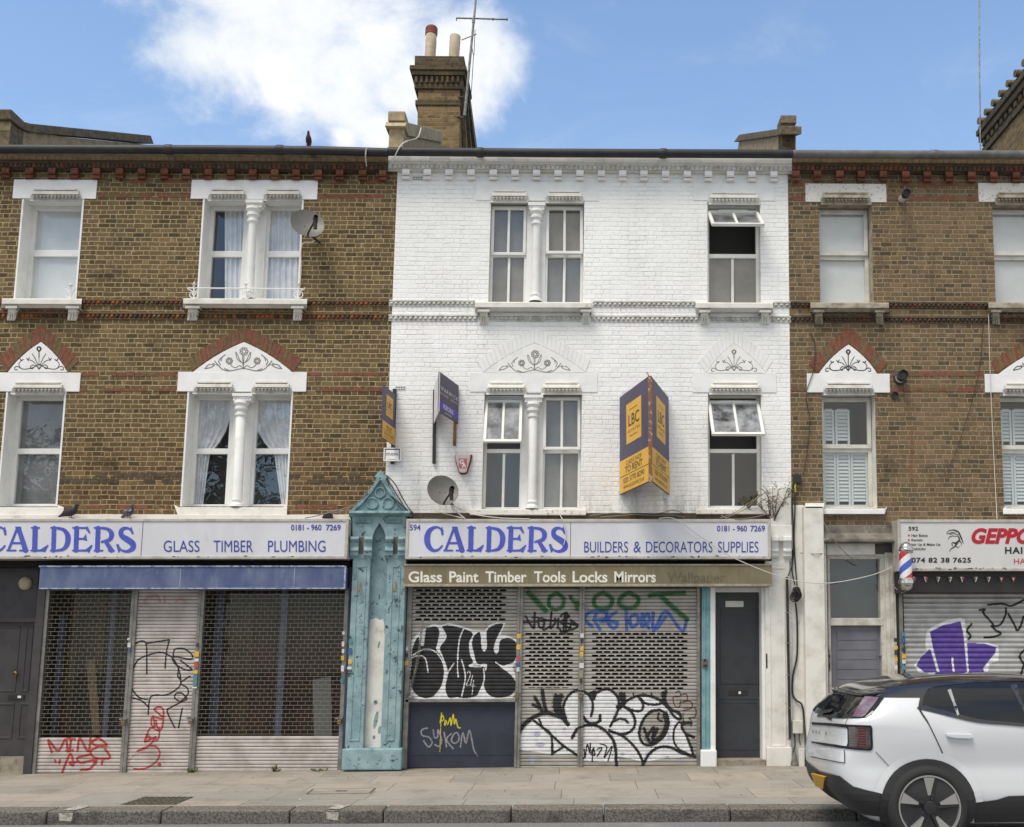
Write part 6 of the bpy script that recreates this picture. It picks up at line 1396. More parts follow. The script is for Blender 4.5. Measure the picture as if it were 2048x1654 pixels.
# alarm box
mat('alarm_white', c(214, 204, 194), 0.5, col2=c(200, 188, 178), ns=5); mat('alarm_red', c(112, 44, 40), 0.5); mat('alarm_pink', c(192, 104, 120), 0.5)
t = thing('alarm_box', P(927, 948, 0), 'white and maroon burglar alarm box with pink letters below the for sale board', 'alarm')
q = MB(); fr = [(909.5, 909), (944.5, 909), (942, 922), (935, 944), (931, 948), (921, 948), (917, 944), (911, 922)]
q.poly(fr, 0.06, 0.0); q.build('back_box', 'alarm_red', t, bevel=0.006)
q = MB(); q.poly([(910, 909), (941, 909), (939, 921), (933, 942), (930, 945), (921, 945), (918, 942), (912, 921)], 0.1, 0.06); cv = q.build('cover', 'alarm_white', t, bevel=0.008)
q = MB(); q.rect(917.5, 917, 934, 936.5, 0.1025, 0.1); q.build('badge', 'alarm_pink', cv)
q = MB(); text_px(q, 'G', 919, 919, 927.5, 928.5, 0.104, bold=0.04); text_px(q, 'A', 923.5, 926, 932.5, 935, 0.106, bold=0.04); q.build('lettering', 'white_clean', cv)

# ================================================================== SATELLITE DISHES
mat('dish_grey', c(118, 116, 112), 0.5, 0.1, col2=c(104, 102, 98), ns=4); mat('dish_dark', c(56, 54, 52), 0.6)
def dish(label, cx, cy, n, rad, arm):
    t = thing('satellite_dish', P(cx + 8, cy + 25, 0), label, 'satellite dish', 'satellite dishes on the facades')
    cpt = P(cx, cy, 0.32); n = Vector(n).normalized(); q = MB()
    s1 = n.cross(Vector((0, 0, 1))).normalized(); s2 = s1.cross(n).normalized(); N = 40; R = 8; pts = []
    for side in (0, 1):
        for i in range(R + 1):
            for k in range(N):
                a = 2 * math.pi * k / N; rr = rad * i / R
                pts.append(cpt + (s1 * math.cos(a) + s2 * math.sin(a) * 1.06) * rr + n * (0.075 * (i / R) ** 2 - 0.075 - side * 0.006))
    fs = []
    for side in (0, 1):
        o = side * (R + 1) * N
        for i in range(R):
            for k in range(N): fs.append((o + i * N + k, o + i * N + (k + 1) % N, o + (i + 1) * N + (k + 1) % N, o + (i + 1) * N + k))
    o1 = R * N; o2 = (R + 1) * N + R * N
    for k in range(N): fs.append((o1 + k, o1 + (k + 1) % N, o2 + (k + 1) % N, o2 + k))
    q.add(pts, fs); rf = q.build('reflector', 'dish_grey', t, smooth=True, nrm=False)
    lo = cpt - s2 * rad * 0.95; ln = cpt + n * 0.30 + s1 * arm[0] + Vector((0, 0, arm[1]))
    q = MB(); q.tube([lo - n * 0.03, lo + n * 0.06, ln], 0.014, 8); q.build('arm', 'dish_dark', t, smooth=True)
    q = MB(); q.lathe(ln - n * 0.04 + Vector((0, 0, 0.05)), Vector((0.02, 0, -1)), [(0, 0.02), (0.01, 0.034), (0.06, 0.034), (0.08, 0.026), (0.16, 0.026), (0.165, 0.0)], 14); q.lathe(ln + Vector((0, 0, 0.03)), -n, [(-0.02, 0.03), (0.03, 0.034), (0.06, 0.03)], 14); q.build('receiver', 'dish_dark', t, smooth=True)
    q = MB(); q.tube([cpt - n * 0.085, cpt - n * 0.12 + Vector((0.04, 0.05, -0.06)), Vector((cpt.x + 0.1, 0.0, cpt.z - 0.16))], 0.017, 8); q.build('bracket', 'dish_dark', t, smooth=True)
    q = MB()
    for sx_ in (-0.05, 0.03): q.lathe(cpt + s1 * sx_ - n * 0.074, n, [(0, 0.008), (0.006, 0.007), (0.008, 0)], 8)
    q.build('bolt', 'dish_dark', rf)
    return t
dish('grey satellite dish low on the white house above the shop sign', 886, 980, (0.36, -1, 0.40), 0.215, (-0.06, -0.15))
dish('grey satellite dish overlapping the top window of the left brown house', 615, 446, (0.42, -1, 0.42), 0.232, (-0.07, -0.15))
# ================================================================== ROOFTOP THINGS
def PXp(x, y, Xw):
    r = FWD + RIGHT * ((x - PX) / F) - UP * ((y - PY) / F); t = Xw / r.x
    return Vector((Xw, r.y * t - D, CZ + r.z * t))
mat('render_pale', c(186, 170, 138), 0.9, col2=c(150, 136, 108), ns=8, bump=0.5, bs=40)
mat('pot_cream', c(204, 188, 164), 0.8, col2=c(178, 160, 134), ns=8, bump=0.2); mat('cowl_red', c(138, 74, 60), 0.7, col2=c(104, 58, 50), ns=9); mat('alu', c(150, 148, 144), 0.4, 0.7, col2=c(110, 104, 96), ns=14)
CD = -4.6
brick_mat('brick_dark', [(0.0, c(60, 54, 44)), (0.5, c(88, 76, 58)), (1.0, c(104, 84, 62))], c(112, 102, 82), h=0.075)
ch = thing('chimney', P(878, 300, CD), 'tall brown brick chimney stack with two cream pots on the white house roof', 'chimney')
def slab(mb, x0, x1, y0, y1, dep, d0=CD, over=0.0):
    a, b = P(x0, y1, d0), P(x1, y0, d0); mb.wbox(a.x, b.x, -d0 - over, -d0 + dep + over, a.z, b.z)
q = MB(); slab(q, 832.5, 920, 178, 345, 0.85); q.build('stack', 'brick_chimney', ch)
q = MB(); slab(q, 830, 929, 116, 138, 0.85, over=0.07); slab(q, 821, 934, 138, 146, 0.85, over=0.13); slab(q, 824, 931, 146, 155, 0.85, over=0.10); slab(q, 828, 926, 155, 171, 0.85, over=0.04); slab(q, 829, 925, 171, 179, 0.85, over=0.05); slab(q, 830.5, 921.5, 201, 211, 0.85, over=0.02)
for i in range(9):
    x = 831 + i * 10.4; a = P(x, 170, CD); b = P(x + 5.5, 157, CD); q.wbox(a.x, b.x, -CD - 0.09, -CD, a.z, b.z)
q.build('corbelling', 'brick_dark', ch, bevel=0.012)
def pot(x0, x1, yb, xt0, xt1, yt, cowl):
    cb, ct = P((x0 + x1) / 2, yb, CD - 0.35), P((xt0 + xt1) / 2, yt, CD - 0.35); k = 0.006875 / 0.742; r = (x1 - x0) / 2 * k; L = (ct - cb).length
    q = MB(); q.lathe(cb - Vector((0, 0, 0.05)), ct - cb, [(0, r), (L * 0.5, r * 0.97), (L * 0.55, r * 1.02), (L * 0.6, r * 0.95), (L * 0.68, r * 1.02), (L * 0.74, r * 0.95), (L * 0.82, r * 1.02), (L * 0.9, r * 0.96), (L + 0.03, r), (L + 0.05, r * 0.93), (L + 0.04, r * 0.7), (L - 0.2, r * 0.7)], 20)
    po = q.build('pot', 'pot_cream', ch, smooth=True)
    if cowl:
        q = MB(); ax = (ct - cb).normalized(); N = 16
        for i in range(8):
            def pp(i, k_):
                a = 2 * math.pi * k_ / N; h = 0.20 * i / 8; rr = r * 1.12 * (1 if i < 5 else math.sqrt(max(0, 1 - ((i - 5) / 3.2) ** 2)))
                return ct + ax * h + Vector((math.cos(a) * rr, math.sin(a) * rr * 0.9, 0))
            for k_ in range(N):
                q.face([pp(i, k_), pp(i, k_ + 1), pp(i + 1, k_ + 1), pp(i + 1, k_)])
        q.build('cowl', 'cowl_red', po, smooth=True)
pot(848.5, 872, 114, 852, 873, 70, True); pot(896, 919, 116, 900, 921, 72, False)
q = MB(); Xr = P(920.5, 300, CD).x
pl_ = [PXp(927, 175, Xr), PXp(938, 172, Xr), PXp(959, 330, Xr), PXp(927, 330, Xr)]; q.ext(pl_, (-0.25, 0, 0)); q.build('back_slope', 'brick_chimney', ch)
q = MB()
for k in range(3):
    a, b = PXp(926 + k * 4, 185 + k * 3, Xr + 0.02), PXp(930 + k * 10, 318, Xr + 0.02); q.bar(a, b, 0.07, 0.09)
q.build('flashing', 'coping', ch)
# party wall parapets
Xw = P(807, 270, 0.0).x
q = MB(); q.rect(777.5, 240, 807, 318, 0.0, -0.35, 0); q.rect(776, 222, 810, 241, 0.04, -0.4, 0)
q.ext([PXp(812, 258, Xw), PXp(884, 283, Xw), PXp(884, 330, Xw), PXp(809, 330, Xw)], (-0.22, 0, 0), 0)
q.ext([PXp(813, 244, Xw + 0.04), PXp(885, 262, Xw + 0.04), PXp(885, 285, Xw + 0.04), PXp(818, 272, Xw + 0.04), PXp(811, 252, Xw + 0.04)], (-0.3, 0, 0), 2)
q.build('parapet', ('render_tan', 'coping', 'render_pale'), wb, bevel=0.01)
Xw = P(1563, 270, 0.0).x
q = MB(); q.rect(1563, 246, 1590, 318, 0.0, -0.25, 3); q.rect(1562, 230, 1593, 246, 0.02, -0.28, 1)
q.ext([PXp(1562, 262, Xw), PXp(1478, 281, Xw), PXp(1470, 330, Xw), PXp(1562, 330, Xw)], (0.22, 0, 0), 0)
q.ext([PXp(1562, 252, Xw - 0.04), PXp(1552, 258, Xw - 0.04), PXp(1478, 269, Xw - 0.04), PXp(1467, 284, Xw - 0.04), PXp(1552, 272, Xw - 0.04), PXp(1562, 268, Xw - 0.04)], (0.3, 0, 0), 1)
q.build('parapet', ('render_tan', 'coping', 'coping', 'brick_dark'), wb, bevel=0.01)
Xw = P(20, 270, 0.0).x
q = MB(); q.rect(-16, 226, 20, 318, 0.0, -0.35, 1); q.rect(-18, 218, 22, 228, 0.04, -0.4, 1)
q.ext([PXp(21, 235, Xw), PXp(50, 258, Xw), PXp(130, 274, Xw), PXp(300, 290, Xw), PXp(305, 330, Xw), PXp(20, 330, Xw)], (-0.22, 0, 0), 0)
tp = [(20, 219), (32, 232), (46, 243), (62, 247), (121, 253), (212, 262), (302, 271), (308, 288), (212, 278), (121, 270), (60, 264), (42, 256), (22, 238)]
q.ext([PXp(a, b, Xw + 0.05) for a, b in tp], (-0.32, 0, 0), 1)
q.build('parapet', ('render_tan', 'coping'), lb, bevel=0.008)
c2 = thing('chimney', Vector((8.8, 6, 8)), 'broad brick chimney stack rising behind the gutter at the far right', 'chimney')
Xs = 8.45; A = PXp(1966, 252, Xs); ztop = A.z; yb_ = A.y; yf = yb_ - 3.2
q = MB(); q.wbox(Xs, Xs + 0.9, yf, yb_, ztop - 4, ztop - 0.62); q.build('stack', 'brick_chimney', c2)
q = MB()
for k, (o, h0, h1) in enumerate(((0.05, 0.64, 0.5), (0.02, 0.5, 0.36), (0.1, 0.36, 0.22), (0.14, 0.22, 0.1), (0.09, 0.1, 0.0))): q.wbox(Xs - o, Xs + 0.9 + o, yf - o, yb_ + o * 0.4, ztop - h0 + 0.001 * k, ztop - h1)
for i in range(14): q.wbox(Xs - 0.075, Xs, yb_ - 0.2 - i * 0.22, yb_ - 0.08 - i * 0.22, ztop - 0.5, ztop - 0.38)
q.build('corbelling', 'brick_dark', c2, bevel=0.015)
q = MB()
for i in range(8): q.tube([Vector((Xs - 0.16, yb_ - 0.15 - i * 0.36, ztop + 0.03)), Vector((Xs + 0.2, yb_ - 0.15 - i * 0.36, ztop + 0.04))], 0.07, 10)
q.build('ridge_tile', 'coping', c2, smooth=True)
# aerials
an = thing('tv_aerial', P(925, 235, CD), 'leaning television aerial strapped to the side of the chimney', 'aerial')
d_ = CD + 0.1
q = MB(); q.tube([P(929, 232, d_), P(940, 118, d_), P(953, -14, d_)], [0.03, 0.024, 0.02], 8); q.build('mast', 'alu', an, smooth=True)
q = MB(); q.tube([P(912, 36, d_), P(950, 37, d_), P(1016, 39, d_)], 0.015, 6)
for xx in (913, 1014, 986): q.tube([P(xx, 36, d_ + 0.05), P(xx, 41, d_ - 0.05)], 0.011, 6)
q.tube([P(923, 80, d_), P(953, 68, d_)], 0.011, 6); q.lathe(P(947, 46, d_), (0, 0, 1), [(0, 0.03), (0.1, 0.03)], 8); q.build('boom', 'alu', an, smooth=True)
q = MB(); q.tube([P(943, 90, d_), P(947, 112, d_), P(943, 180, d_), P(936, 230, d_)], 0.007, 5); q.tube([P(950, 60, d_), P(948, 110, d_)], 0.007, 5); q.build('cable', 'black_paint', an)
q = MB(); q.bar(P(917, 195, d_ - 0.1), P(934, 193, d_), 0.03, 0.03); q.bar(P(915, 233, d_ - 0.1), P(931, 236, d_), 0.03, 0.03); q.build('bracket', 'black_paint', an)
m_ = MB(); m_.tube([P(1961, 299, -4.2), P(1959, 150, -4.2), P(1958.5, -20, -4.2)], 0.013, 6)
tag(m_.build('aerial_pole', 'alu', None, org=P(1961, 299, -4.2)), 'thin upright aerial pole beside the far right chimney', 'aerial')

# ================================================================== BIRDS
mat('feather_dark', c(62, 60, 66), 0.8, col2=c(44, 44, 48), ns=40); mat('feather_pied', c(72, 72, 80), 0.8, col2=c(168, 168, 172), ns=30, lo=0.55, hi=0.6); mat('feather_brown', c(86, 68, 64), 0.8, col2=c(66, 54, 52), ns=30); mat('leg_pink', c(150, 84, 76), 0.7)
def pigeon(label, cx, yb, d, hd, m, up=0.0, sc=1.0):
    """standing pigeon; hd = heading vector in x, y"""
    o = P(cx, yb, d); h = Vector((hd[0], hd[1], 0)).normalized(); U = Vector((0, 0, 1))
    t = thing('pigeon', o, label, 'pigeon', 'pigeons on the ledges')
    f = lambda a, b: o + (h * a + U * b) * sc
    q = MB(); q.tube([f(-0.19, 0.03 + up * -0.03), f(-0.13, 0.05), f(-0.08, 0.075), f(-0.02, 0.09 + up * 0.02), f(0.04, 0.10 + up * 0.05), f(0.085, 0.13 + up * 0.06), f(0.098, 0.165 + up * 0.06), f(0.11, 0.19 + up * 0.06), f(0.125, 0.197 + up * 0.06), f(0.15, 0.188 + up * 0.06), f(0.165, 0.182 + up * 0.06)],
                    [0.012 * sc, 0.025 * sc, 0.048 * sc, 0.062 * sc, 0.06 * sc, 0.04 * sc, 0.027 * sc, 0.027 * sc, 0.025 * sc, 0.009 * sc, 0.002 * sc], 14)
    q.build('body', m, t, smooth='all')
    s_ = h.cross(U); q = MB()
    for k in (-1, 1): q.tube([f(0.01, 0.05) + s_ * 0.02 * k, f(0.015, 0.02) + s_ * 0.02 * k, f(0.02, 0.003) + s_ * 0.022 * k, f(0.05, 0.003) + s_ * 0.026 * k], 0.006, 6)
    q.build('leg', 'leg_pink', t)
    return t
pigeon('dark pigeon nearest the window sill on top of the left shop sign', 139, 1036.5, 0.2, (0.95, -0.25), 'feather_dark', sc=0.92)
pigeon('pied pigeon with pale neck on top of the left shop sign', 256, 1036.5, 0.2, (0.8, -0.6), 'feather_pied', sc=0.86)
pigeon('small brown pigeon perched on the gutter of the left brown house', 617, 292, 0.24, (0.15, -1), 'feather_brown', up=0.9, sc=0.68)
# ================================================================== SMALL FIXTURES
t = thing('floodlight', P(653, 1037, 0.18), 'small black floodlight on top of the left shop sign beside the turquoise gable', 'lamp')
q = MB(); q.poly([(643, 1036), (648, 1026), (656, 1023), (662, 1027), (663, 1036)], 0.24, 0.12); q.build('housing', 'black_paint', t, bevel=0.01)
q = MB(); q.bar(P(653, 1037, 0.18), P(653, 1030, 0.18), 0.02, 0.05); q.build('stem', 'black_paint', t)
t = thing('bulkhead_lamp', P(52, 1167, -0.22), 'round cream bulkhead lamp above the dark left door', 'lamp')
q = MB(); q.lathe(P(52, 1167, -0.22), (0, -1, 0), [(0, 0.088), (0.03, 0.088), (0.035, 0.08), (0.05, 0.076), (0.066, 0.05), (0.07, 0.0)], 28); q.build('diffuser', 'lamp_cream', t, smooth=True)
t = thing('key_safe', P(1410, 1335, 0.02), 'small grey key safe on the turquoise door post', 'key safe')
q = MB(); q.rect(1405, 1317, 1416, 1335, 0.05, 0.01); q.build('case', 'gutter_grey', t, bevel=0.012)
q = MB(); q.lathe(P(1410, 1320.5, 0.05), (0, -1, 0), [(0, 0.018), (0.008, 0.016), (0.009, 0)], 12); q.rect(1407, 1329, 1414, 1333, 0.053, 0.05); q.build('dial', 'black_paint', t)
t = thing('junction_box', P(1596, 965, 0), 'small black junction box on the brown brick beside the white house corner', 'electrical box')
q = MB(); q.rect(1588, 948, 1603, 966, 0.08, 0.0); q.build('case', 'black_paint', t, bevel=0.008)
q = MB(); q.tube([P(1591, 967, 0.05), P(1590, 976, 0.05), P(1591, 984, 0.05)], 0.012, 6); q.build('cable_tag', 'paint_yellow', t)
t = thing('meter_box', P(1597, 1470, 0), 'white meter box low on the wall behind the car', 'meter box')
q = MB(); q.rect(1586, 1441, 1606, 1467, 0.1, 0.02); q.build('case', 'upvc_old', t, bevel=0.006)
q = MB(); q.tube([P(1589, 1467, 0.06), P(1590, 1490, 0.06), P(1587, 1505, 0.08)], 0.01, 6); q.tube([P(1599, 1467, 0.06), P(1598, 1480, 0.06), P(1601, 1490, 0.06)], 0.007, 6); q.build('cable', 'dish_dark', t)
t = thing('conduit', P(1578, 1490, 0.12), 'long black conduit strip running down the white pilaster', 'pipe')
q = MB(); q.tube([P(1574, 1154, 0.1), P(1576, 1280, 0.1), P(1580, 1480, 0.1)], 0.019, 8); q.build('pipe', 'black_paint', t)
q = MB()
for y in (1225, 1286, 1350, 1416, 1478): q.bar(P(1570 + (y - 1154) * 0.018, y, 0.11), P(1579 + (y - 1154) * 0.018, y, 0.11), 0.012, 0.05)
q.build('clip', 'steel', t)
t = thing('cable_guard', P(1589, 1535, 0.1), 'pale metal cable cone at the foot of the black conduit', 'cable guard')
q = MB(); o = P(1589, 1536, 0.12); q.lathe(o, (0.0, 0.0, 1), [(0, 0.05), (0.06, 0.05), (0.2, 0.02), (0.21, 0.0)], 14); q.build('cone', 'alu', t, smooth=True)
def flue(label, pts, r, dk):
    t = thing('flue_pipe', pts[0], label, 'flue', 'flue pipes on the right brown house'); q = MB(); q.tube(pts, r, 16); q.build('pipe', 'upvc', t, smooth=True)
    ax = (pts[-1] - pts[-2]).normalized(); q = MB(); q.lathe(pts[-1] - ax * 0.10, ax, [(0, r * 1.1), (0.13, r * 1.1), (0.13, r * 0.95), (0.1, r * 0.95)], 16); q.lathe(pts[-1] + ax * 0.004, ax, [(0, r * 1.08), (0.001, 0)], 16); q.build('terminal', 'black_paint', t, smooth=True)
    if dk:
        q = MB(); q.lathe(pts[0] - Vector((0, 0.0, 0)), Vector((0, -1, 0)), [(0, r * 1.5), (0.02, r * 1.4), (0.03, r)], 16); q.build('collar', 'dish_dark', t, smooth=True)
flue('white flue pipe with black end near the top of the right brown house', [P(1803, 399, 0), P(1807, 394, 0.14), P(1813, 386, 0.34)], 0.05, False)
flue('stubby flue pipe with dark collar beside the right house lintel', [P(1800, 757, 0), P(1801, 756, 0.06), P(1806, 750, 0.22)], 0.065, True)
t = thing('vent_cap', P(1789, 791, 0), 'round dark vent cap below the lintel on the right brown house', 'vent')
q = MB(); q.lathe(P(1789, 791, 0), (0, -1, 0), [(0, 0.055), (0.03, 0.055), (0.03, 0.042), (0.005, 0.04), (0.005, 0)], 20); q.build('cap', 'dish_dark', t, smooth=True)
# barber pole
mat('chrome', c(200, 198, 194), 0.15, 0.95); mat('stripe_white', c(226, 224, 222), 0.25, coat=0.5); mat('stripe_blue', c(62, 88, 190), 0.25, coat=0.5); mat('stripe_red', c(184, 40, 52), 0.25, coat=0.5)
t = thing('barber_pole', P(1812, 1184, 0.2), 'striped red, white and blue barber pole with chrome ends beside the salon sign', 'barber pole')
o = P(1812.5, 1158, 0.44); top = P(1812.5, 1103.5, 0.44); H = top.z - o.z; r = 0.084; q = MB(); NA, NH = 96, 60
for i in range(NH):
    for k in range(NA):
        a0, a1 = 2 * math.pi * k / NA, 2 * math.pi * (k + 1) / NA; z0_, z1_ = o.z + H * i / NH, o.z + H * (i + 1) / NH
        s = (0.5 * (k + 0.5) / NA * 2 - (i + 0.5) / NH * 0.95 * 1.0 + 0.10) % 1.0
        mi = 0 if s < 0.24 or 0.5 <= s < 0.74 else (1 if s < 0.5 else 2)
        q.face([Vector((o.x + r * math.cos(a0), o.y + r * math.sin(a0), z0_)), Vector((o.x + r * math.cos(a1), o.y + r * math.sin(a1), z0_)), Vector((o.x + r * math.cos(a1), o.y + r * math.sin(a1), z1_)), Vector((o.x + r * math.cos(a0), o.y + r * math.sin(a0), z1_))], mi)
q.build('striped_cylinder', ('stripe_white', 'stripe_blue', 'stripe_red'), t, smooth='all')
q = MB(); q.lathe(top - Vector((0, 0, 0.015)), (0, 0, 1), [(0, 0.09), (0.03, 0.095), (0.035, 0.1), (0.05, 0.1), (0.055, 0.09), (0.08, 0.088), (0.12, 0.066), (0.145, 0.03), (0.15, 0)], 28); q.build('cap', 'chrome', t, smooth=True)
q = MB(); q.lathe(o + Vector((0, 0, 0.01)), (0, 0, -1), [(0, 0.09), (0.02, 0.092), (0.03, 0.105), (0.07, 0.105), (0.075, 0.09), (0.11, 0.085), (0.15, 0.055), (0.165, 0.02), (0.167, 0)], 28); q.build('cap', 'chrome', t, smooth=True)
q = MB()
for y in (1114, 1156): q.bar(P(1812, y, 0.37), P(1800, y + 2, 0.05), 0.02, 0.02)
q.build('bracket', 'steel', t)
# ================================================================== CABLES
mat('cable_white', c(206, 202, 192), 0.6); mat('cable_grey2', c(196, 194, 188), 0.6); mat('cable_black', c(46, 44, 42), 0.6); mat('cable_grey', c(128, 122, 112), 0.6)
def cable(label, runs, m, r=0.008, name='cable', org=None):
    q = MB()
    for L in runs:
        pts = cr_spline([tuple(P(*a)) for a in L], 6) if len(L) > 2 else [P(*a) for a in L]
        q.tube(pts, r, 6)
    o = tag(q.build(name, m, None, smooth=True, org=P(*runs[0][0])), label, 'cable'); return o
cable('white cable sagging across the builders sign to the salon door', [[(1318, 1037, 0.32), (1350, 1038, 0.34), (1400, 1072, 0.36), (1460, 1112, 0.36), (1545, 1148, 0.32), (1600, 1163, 0.25), (1660, 1166, 0.25), (1720, 1156, 0.2), (1765, 1143, 0.12), (1785, 1133, 0.1)]], 'cable_grey2', 0.007)
cable('pale cables looping from the satellite dish over the sign top', [[(903, 1010, 0.25), (925, 1020, 0.15), (950, 1029, 0.28), (1000, 1036, 0.3), (1060, 1038, 0.3)], [(902, 1012, 0.25), (915, 1025, 0.2), (930, 1037, 0.3)], [(860, 1018, 0.05), (900, 1030, 0.2), (925, 1036, 0.31)]], 'cable_white', 0.007)
cable('thin loose cable hanging over the letter S on the builders sign', [[(1120, 1030, 0.1), (1124, 1037, 0.31), (1130, 1050, 0.32), (1131, 1075, 0.31), (1127, 1090, 0.31)]], 'cable_white', 0.006)
cable('black cables trailing from the turquoise gable to the sign', [[(772, 955, 0.12), (785, 975, 0.1), (800, 1000, 0.1), (815, 1020, 0.1), (832, 1036, 0.28)], [(772, 950, 0.1), (790, 968, 0.08), (805, 996, 0.08), (822, 1022, 0.1), (840, 1036, 0.28)], [(776, 962, 0.14), (782, 990, 0.2), (806, 1012, 0.22), (820, 1030, 0.2)]], 'cable_black', 0.008)
cable('black cable from the floodlight up to the turquoise gable', [[(662, 1028, 0.2), (690, 1020, 0.16), (712, 1008, 0.2), (735, 985, 0.22)], [(610, 1036, 0.3), (640, 1030, 0.28), (700, 1014, 0.22)]], 'cable_grey', 0.007)
cable('tangled cables strung along the wall above the builders sign', [[(1180, 1031, 0.05), (1230, 1026, 0.06), (1290, 1031, 0.05), (1340, 1030, 0.06), (1370, 1034, 0.1)], [(1200, 1034, 0.06), (1260, 1030, 0.08), (1320, 1026, 0.05), (1345, 1020, 0.03), (1365, 1026, 0.1)], [(1440, 1036, 0.2), (1470, 1025, 0.2), (1500, 1005, 0.15), (1530, 985, 0.1)], [(1450, 1037, 0.28), (1490, 1018, 0.25), (1515, 995, 0.15)], [(1442, 1030, 0.15), (1460, 1038, 0.28), (1500, 1036, 0.3), (1535, 1028, 0.2)]], 'cable_grey', 0.006)
cable('bundle of black cables running down the corner of the white house', [[(1586, 968, 0.04), (1584, 1000, 0.05), (1586, 1050, 0.06), (1587, 1100, 0.06), (1584, 1140, 0.06), (1590, 1170, 0.08)], [(1588, 968, 0.04), (1590, 1010, 0.05), (1588, 1070, 0.05), (1590, 1120, 0.05), (1594, 1172, 0.08)], [(1585, 1100, 0.05), (1584, 1130, 0.06), (1576, 1152, 0.1)]], 'cable_black', 0.010)
tang = []
for k in range(26):
    cx, cy = 1592 + random.uniform(-3, 3), 1186 + random.uniform(-4, 10); a0 = random.uniform(0, 6); rx, ry = random.uniform(3, 9), random.uniform(5, 15)
    tang.append([(cx + rx * math.cos(a0 + j * 1.1), cy + ry * math.sin(a0 + j * 1.1), 0.05 + random.uniform(0, 0.1)) for j in range(6)])
cable('black tangle of coiled telephone cable on the narrow white wall', tang, 'cable_black', 0.007, name='cable_tangle')
cable('thick black cable snaking down the narrow white wall', [[(1591, 1205, 0.08), (1594, 1240, 0.05), (1594, 1310, 0.04), (1586, 1350, 0.04), (1585, 1385, 0.04), (1592, 1400, 0.05), (1604, 1410, 0.06), (1608, 1440, 0.06), (1611, 1490, 0.17), (1611, 1535, 0.17)]], 'cable_black', 0.013)
cable('thin wire hanging across the right brown wall', [[(1967, 645, 0.03), (1958, 740, 0.03), (1936, 830, 0.03), (1905, 920, 0.03), (1880, 960, 0.03)]], 'cable_black', 0.005)
cable('pale wire dropping from the sill to the salon sign', [[(1977, 630, 0.15), (1980, 740, 0.05), (1986, 880, 0.04), (1992, 1000, 0.04), (1994, 1038, 0.1)]], 'cable_white', 0.005)
cable('dark wire wandering down the brick beside the white house', [[(1620, 665, 0.03), (1630, 690, 0.03), (1627, 740, 0.03), (1612, 790, 0.03), (1620, 840, 0.03), (1615, 900, 0.03), (1606, 950, 0.03)]], 'cable_black', 0.006)
cable('cables crossing the salon door frame to the barber pole', [[(1651, 1110, 0.1), (1690, 1114, 0.08), (1750, 1113, 0.1), (1800, 1112, 0.2)], [(1640, 1030, 0.12), (1665, 1075, 0.18), (1690, 1105, 0.1), (1720, 1130, 0.0)], [(1600, 1106, 0.05), (1630, 1108, 0.18), (1655, 1106, 0.12)], [(1785, 1165, 0.05), (1790, 1175, 0.1), (1802, 1186, 0.2), (1811, 1183, 0.42)]], 'cable_grey', 0.006)
cable('white wire hanging from the dish down the window jamb', [[(640, 474, 0.05), (625, 484, 0.03), (604, 490, 0.03), (602, 540, 0.03), (598, 590, 0.05)]], 'cable_white', 0.007)
cable('pale cable looped over the gutter onto the parapet', [[(733, 332, 0.14), (731, 312, 0.3), (733, 296, 0.34)], [(782, 330, 0.18), (790, 312, 0.3), (800, 293, 0.34), (812, 283, 0.1), (835, 275, -0.6), (842, 256, -1.0)]], 'cable_white', 0.009)
# ================================================================== PLANTS
mat('twig', c(96, 82, 66), 0.9); mat('leaf_olive', c(136, 136, 84), 0.8, col2=c(110, 114, 70), ns=30); mat('leaf_green', c(112, 134, 66), 0.8)
def bush(label, base, n, spread, hgt, leafm, nl=5, seed=3, ls=0.02):
    rnd = random.Random(seed); t = thing('wall_plant' if hgt > 0.3 else 'weed', base, label, 'plant'); q = MB(); lf = MB()
    for i in range(n):
        v = Vector((rnd.uniform(-1, 1) * spread, rnd.uniform(-0.9, 0.1) * spread * 0.6, rnd.uniform(0.5, 1.0) * hgt)); p = Vector(base); pts = [p.copy()]
        for k in range(6):
            p = p + v / 6 + Vector((rnd.uniform(-1, 1), rnd.uniform(-1, 1), rnd.uniform(-1, 1))) * 0.03 * max(hgt, 0.3); pts.append(p.copy())
            for b in range(2 if k > 1 else 0):
                e = p + Vector((rnd.uniform(-1, 1), rnd.uniform(-1, 0.5), rnd.uniform(-0.3, 1))) * 0.2 * hgt; q.tube([p, (p + e) / 2 + Vector((0, 0, 0.01)), e], [0.004, 0.003, 0.002], 5)
                for l_ in range(nl):
                    c_ = p.lerp(e, rnd.uniform(0.3, 1.1)); a = Vector((rnd.uniform(-1, 1), rnd.uniform(-1, 1), rnd.uniform(-0.6, 1))).normalized() * ls; b2 = a.cross(Vector((rnd.random(), rnd.random(), rnd.random()))).normalized() * ls * 0.35
                    lf.face([c_, c_ + a * 0.5 + b2, c_ + a, c_ + a * 0.5 - b2])
        q.tube(pts, [0.009 - 0.001 * k for k in range(len(pts))], 6)
    q.build('stem', 'twig', t); lf.build('foliage', leafm, t)
bush('straggly bare twigged shrub growing from the wall above the builders sign', P(1545, 1046, 0.06), 11, 0.30, 0.55, 'leaf_olive', 2, 5, 0.022)
bush('pale grassy weed growing on the sill of the lower right white house window', P(1497, 1017, 0.06), 8, 0.16, 0.24, 'leaf_olive', 4, 8, 0.02)
bush('tiny dry weed at the foot of the wide mesh shutter', P(548, 1546, 0.05), 6, 0.10, 0.08, 'leaf_olive', 3, 2, 0.02)
bush('tiny green weed at the foot of the shutter beside the turquoise pilaster', P(640, 1545, 0.05), 6, 0.12, 0.05, 'leaf_green', 3, 4, 0.02)
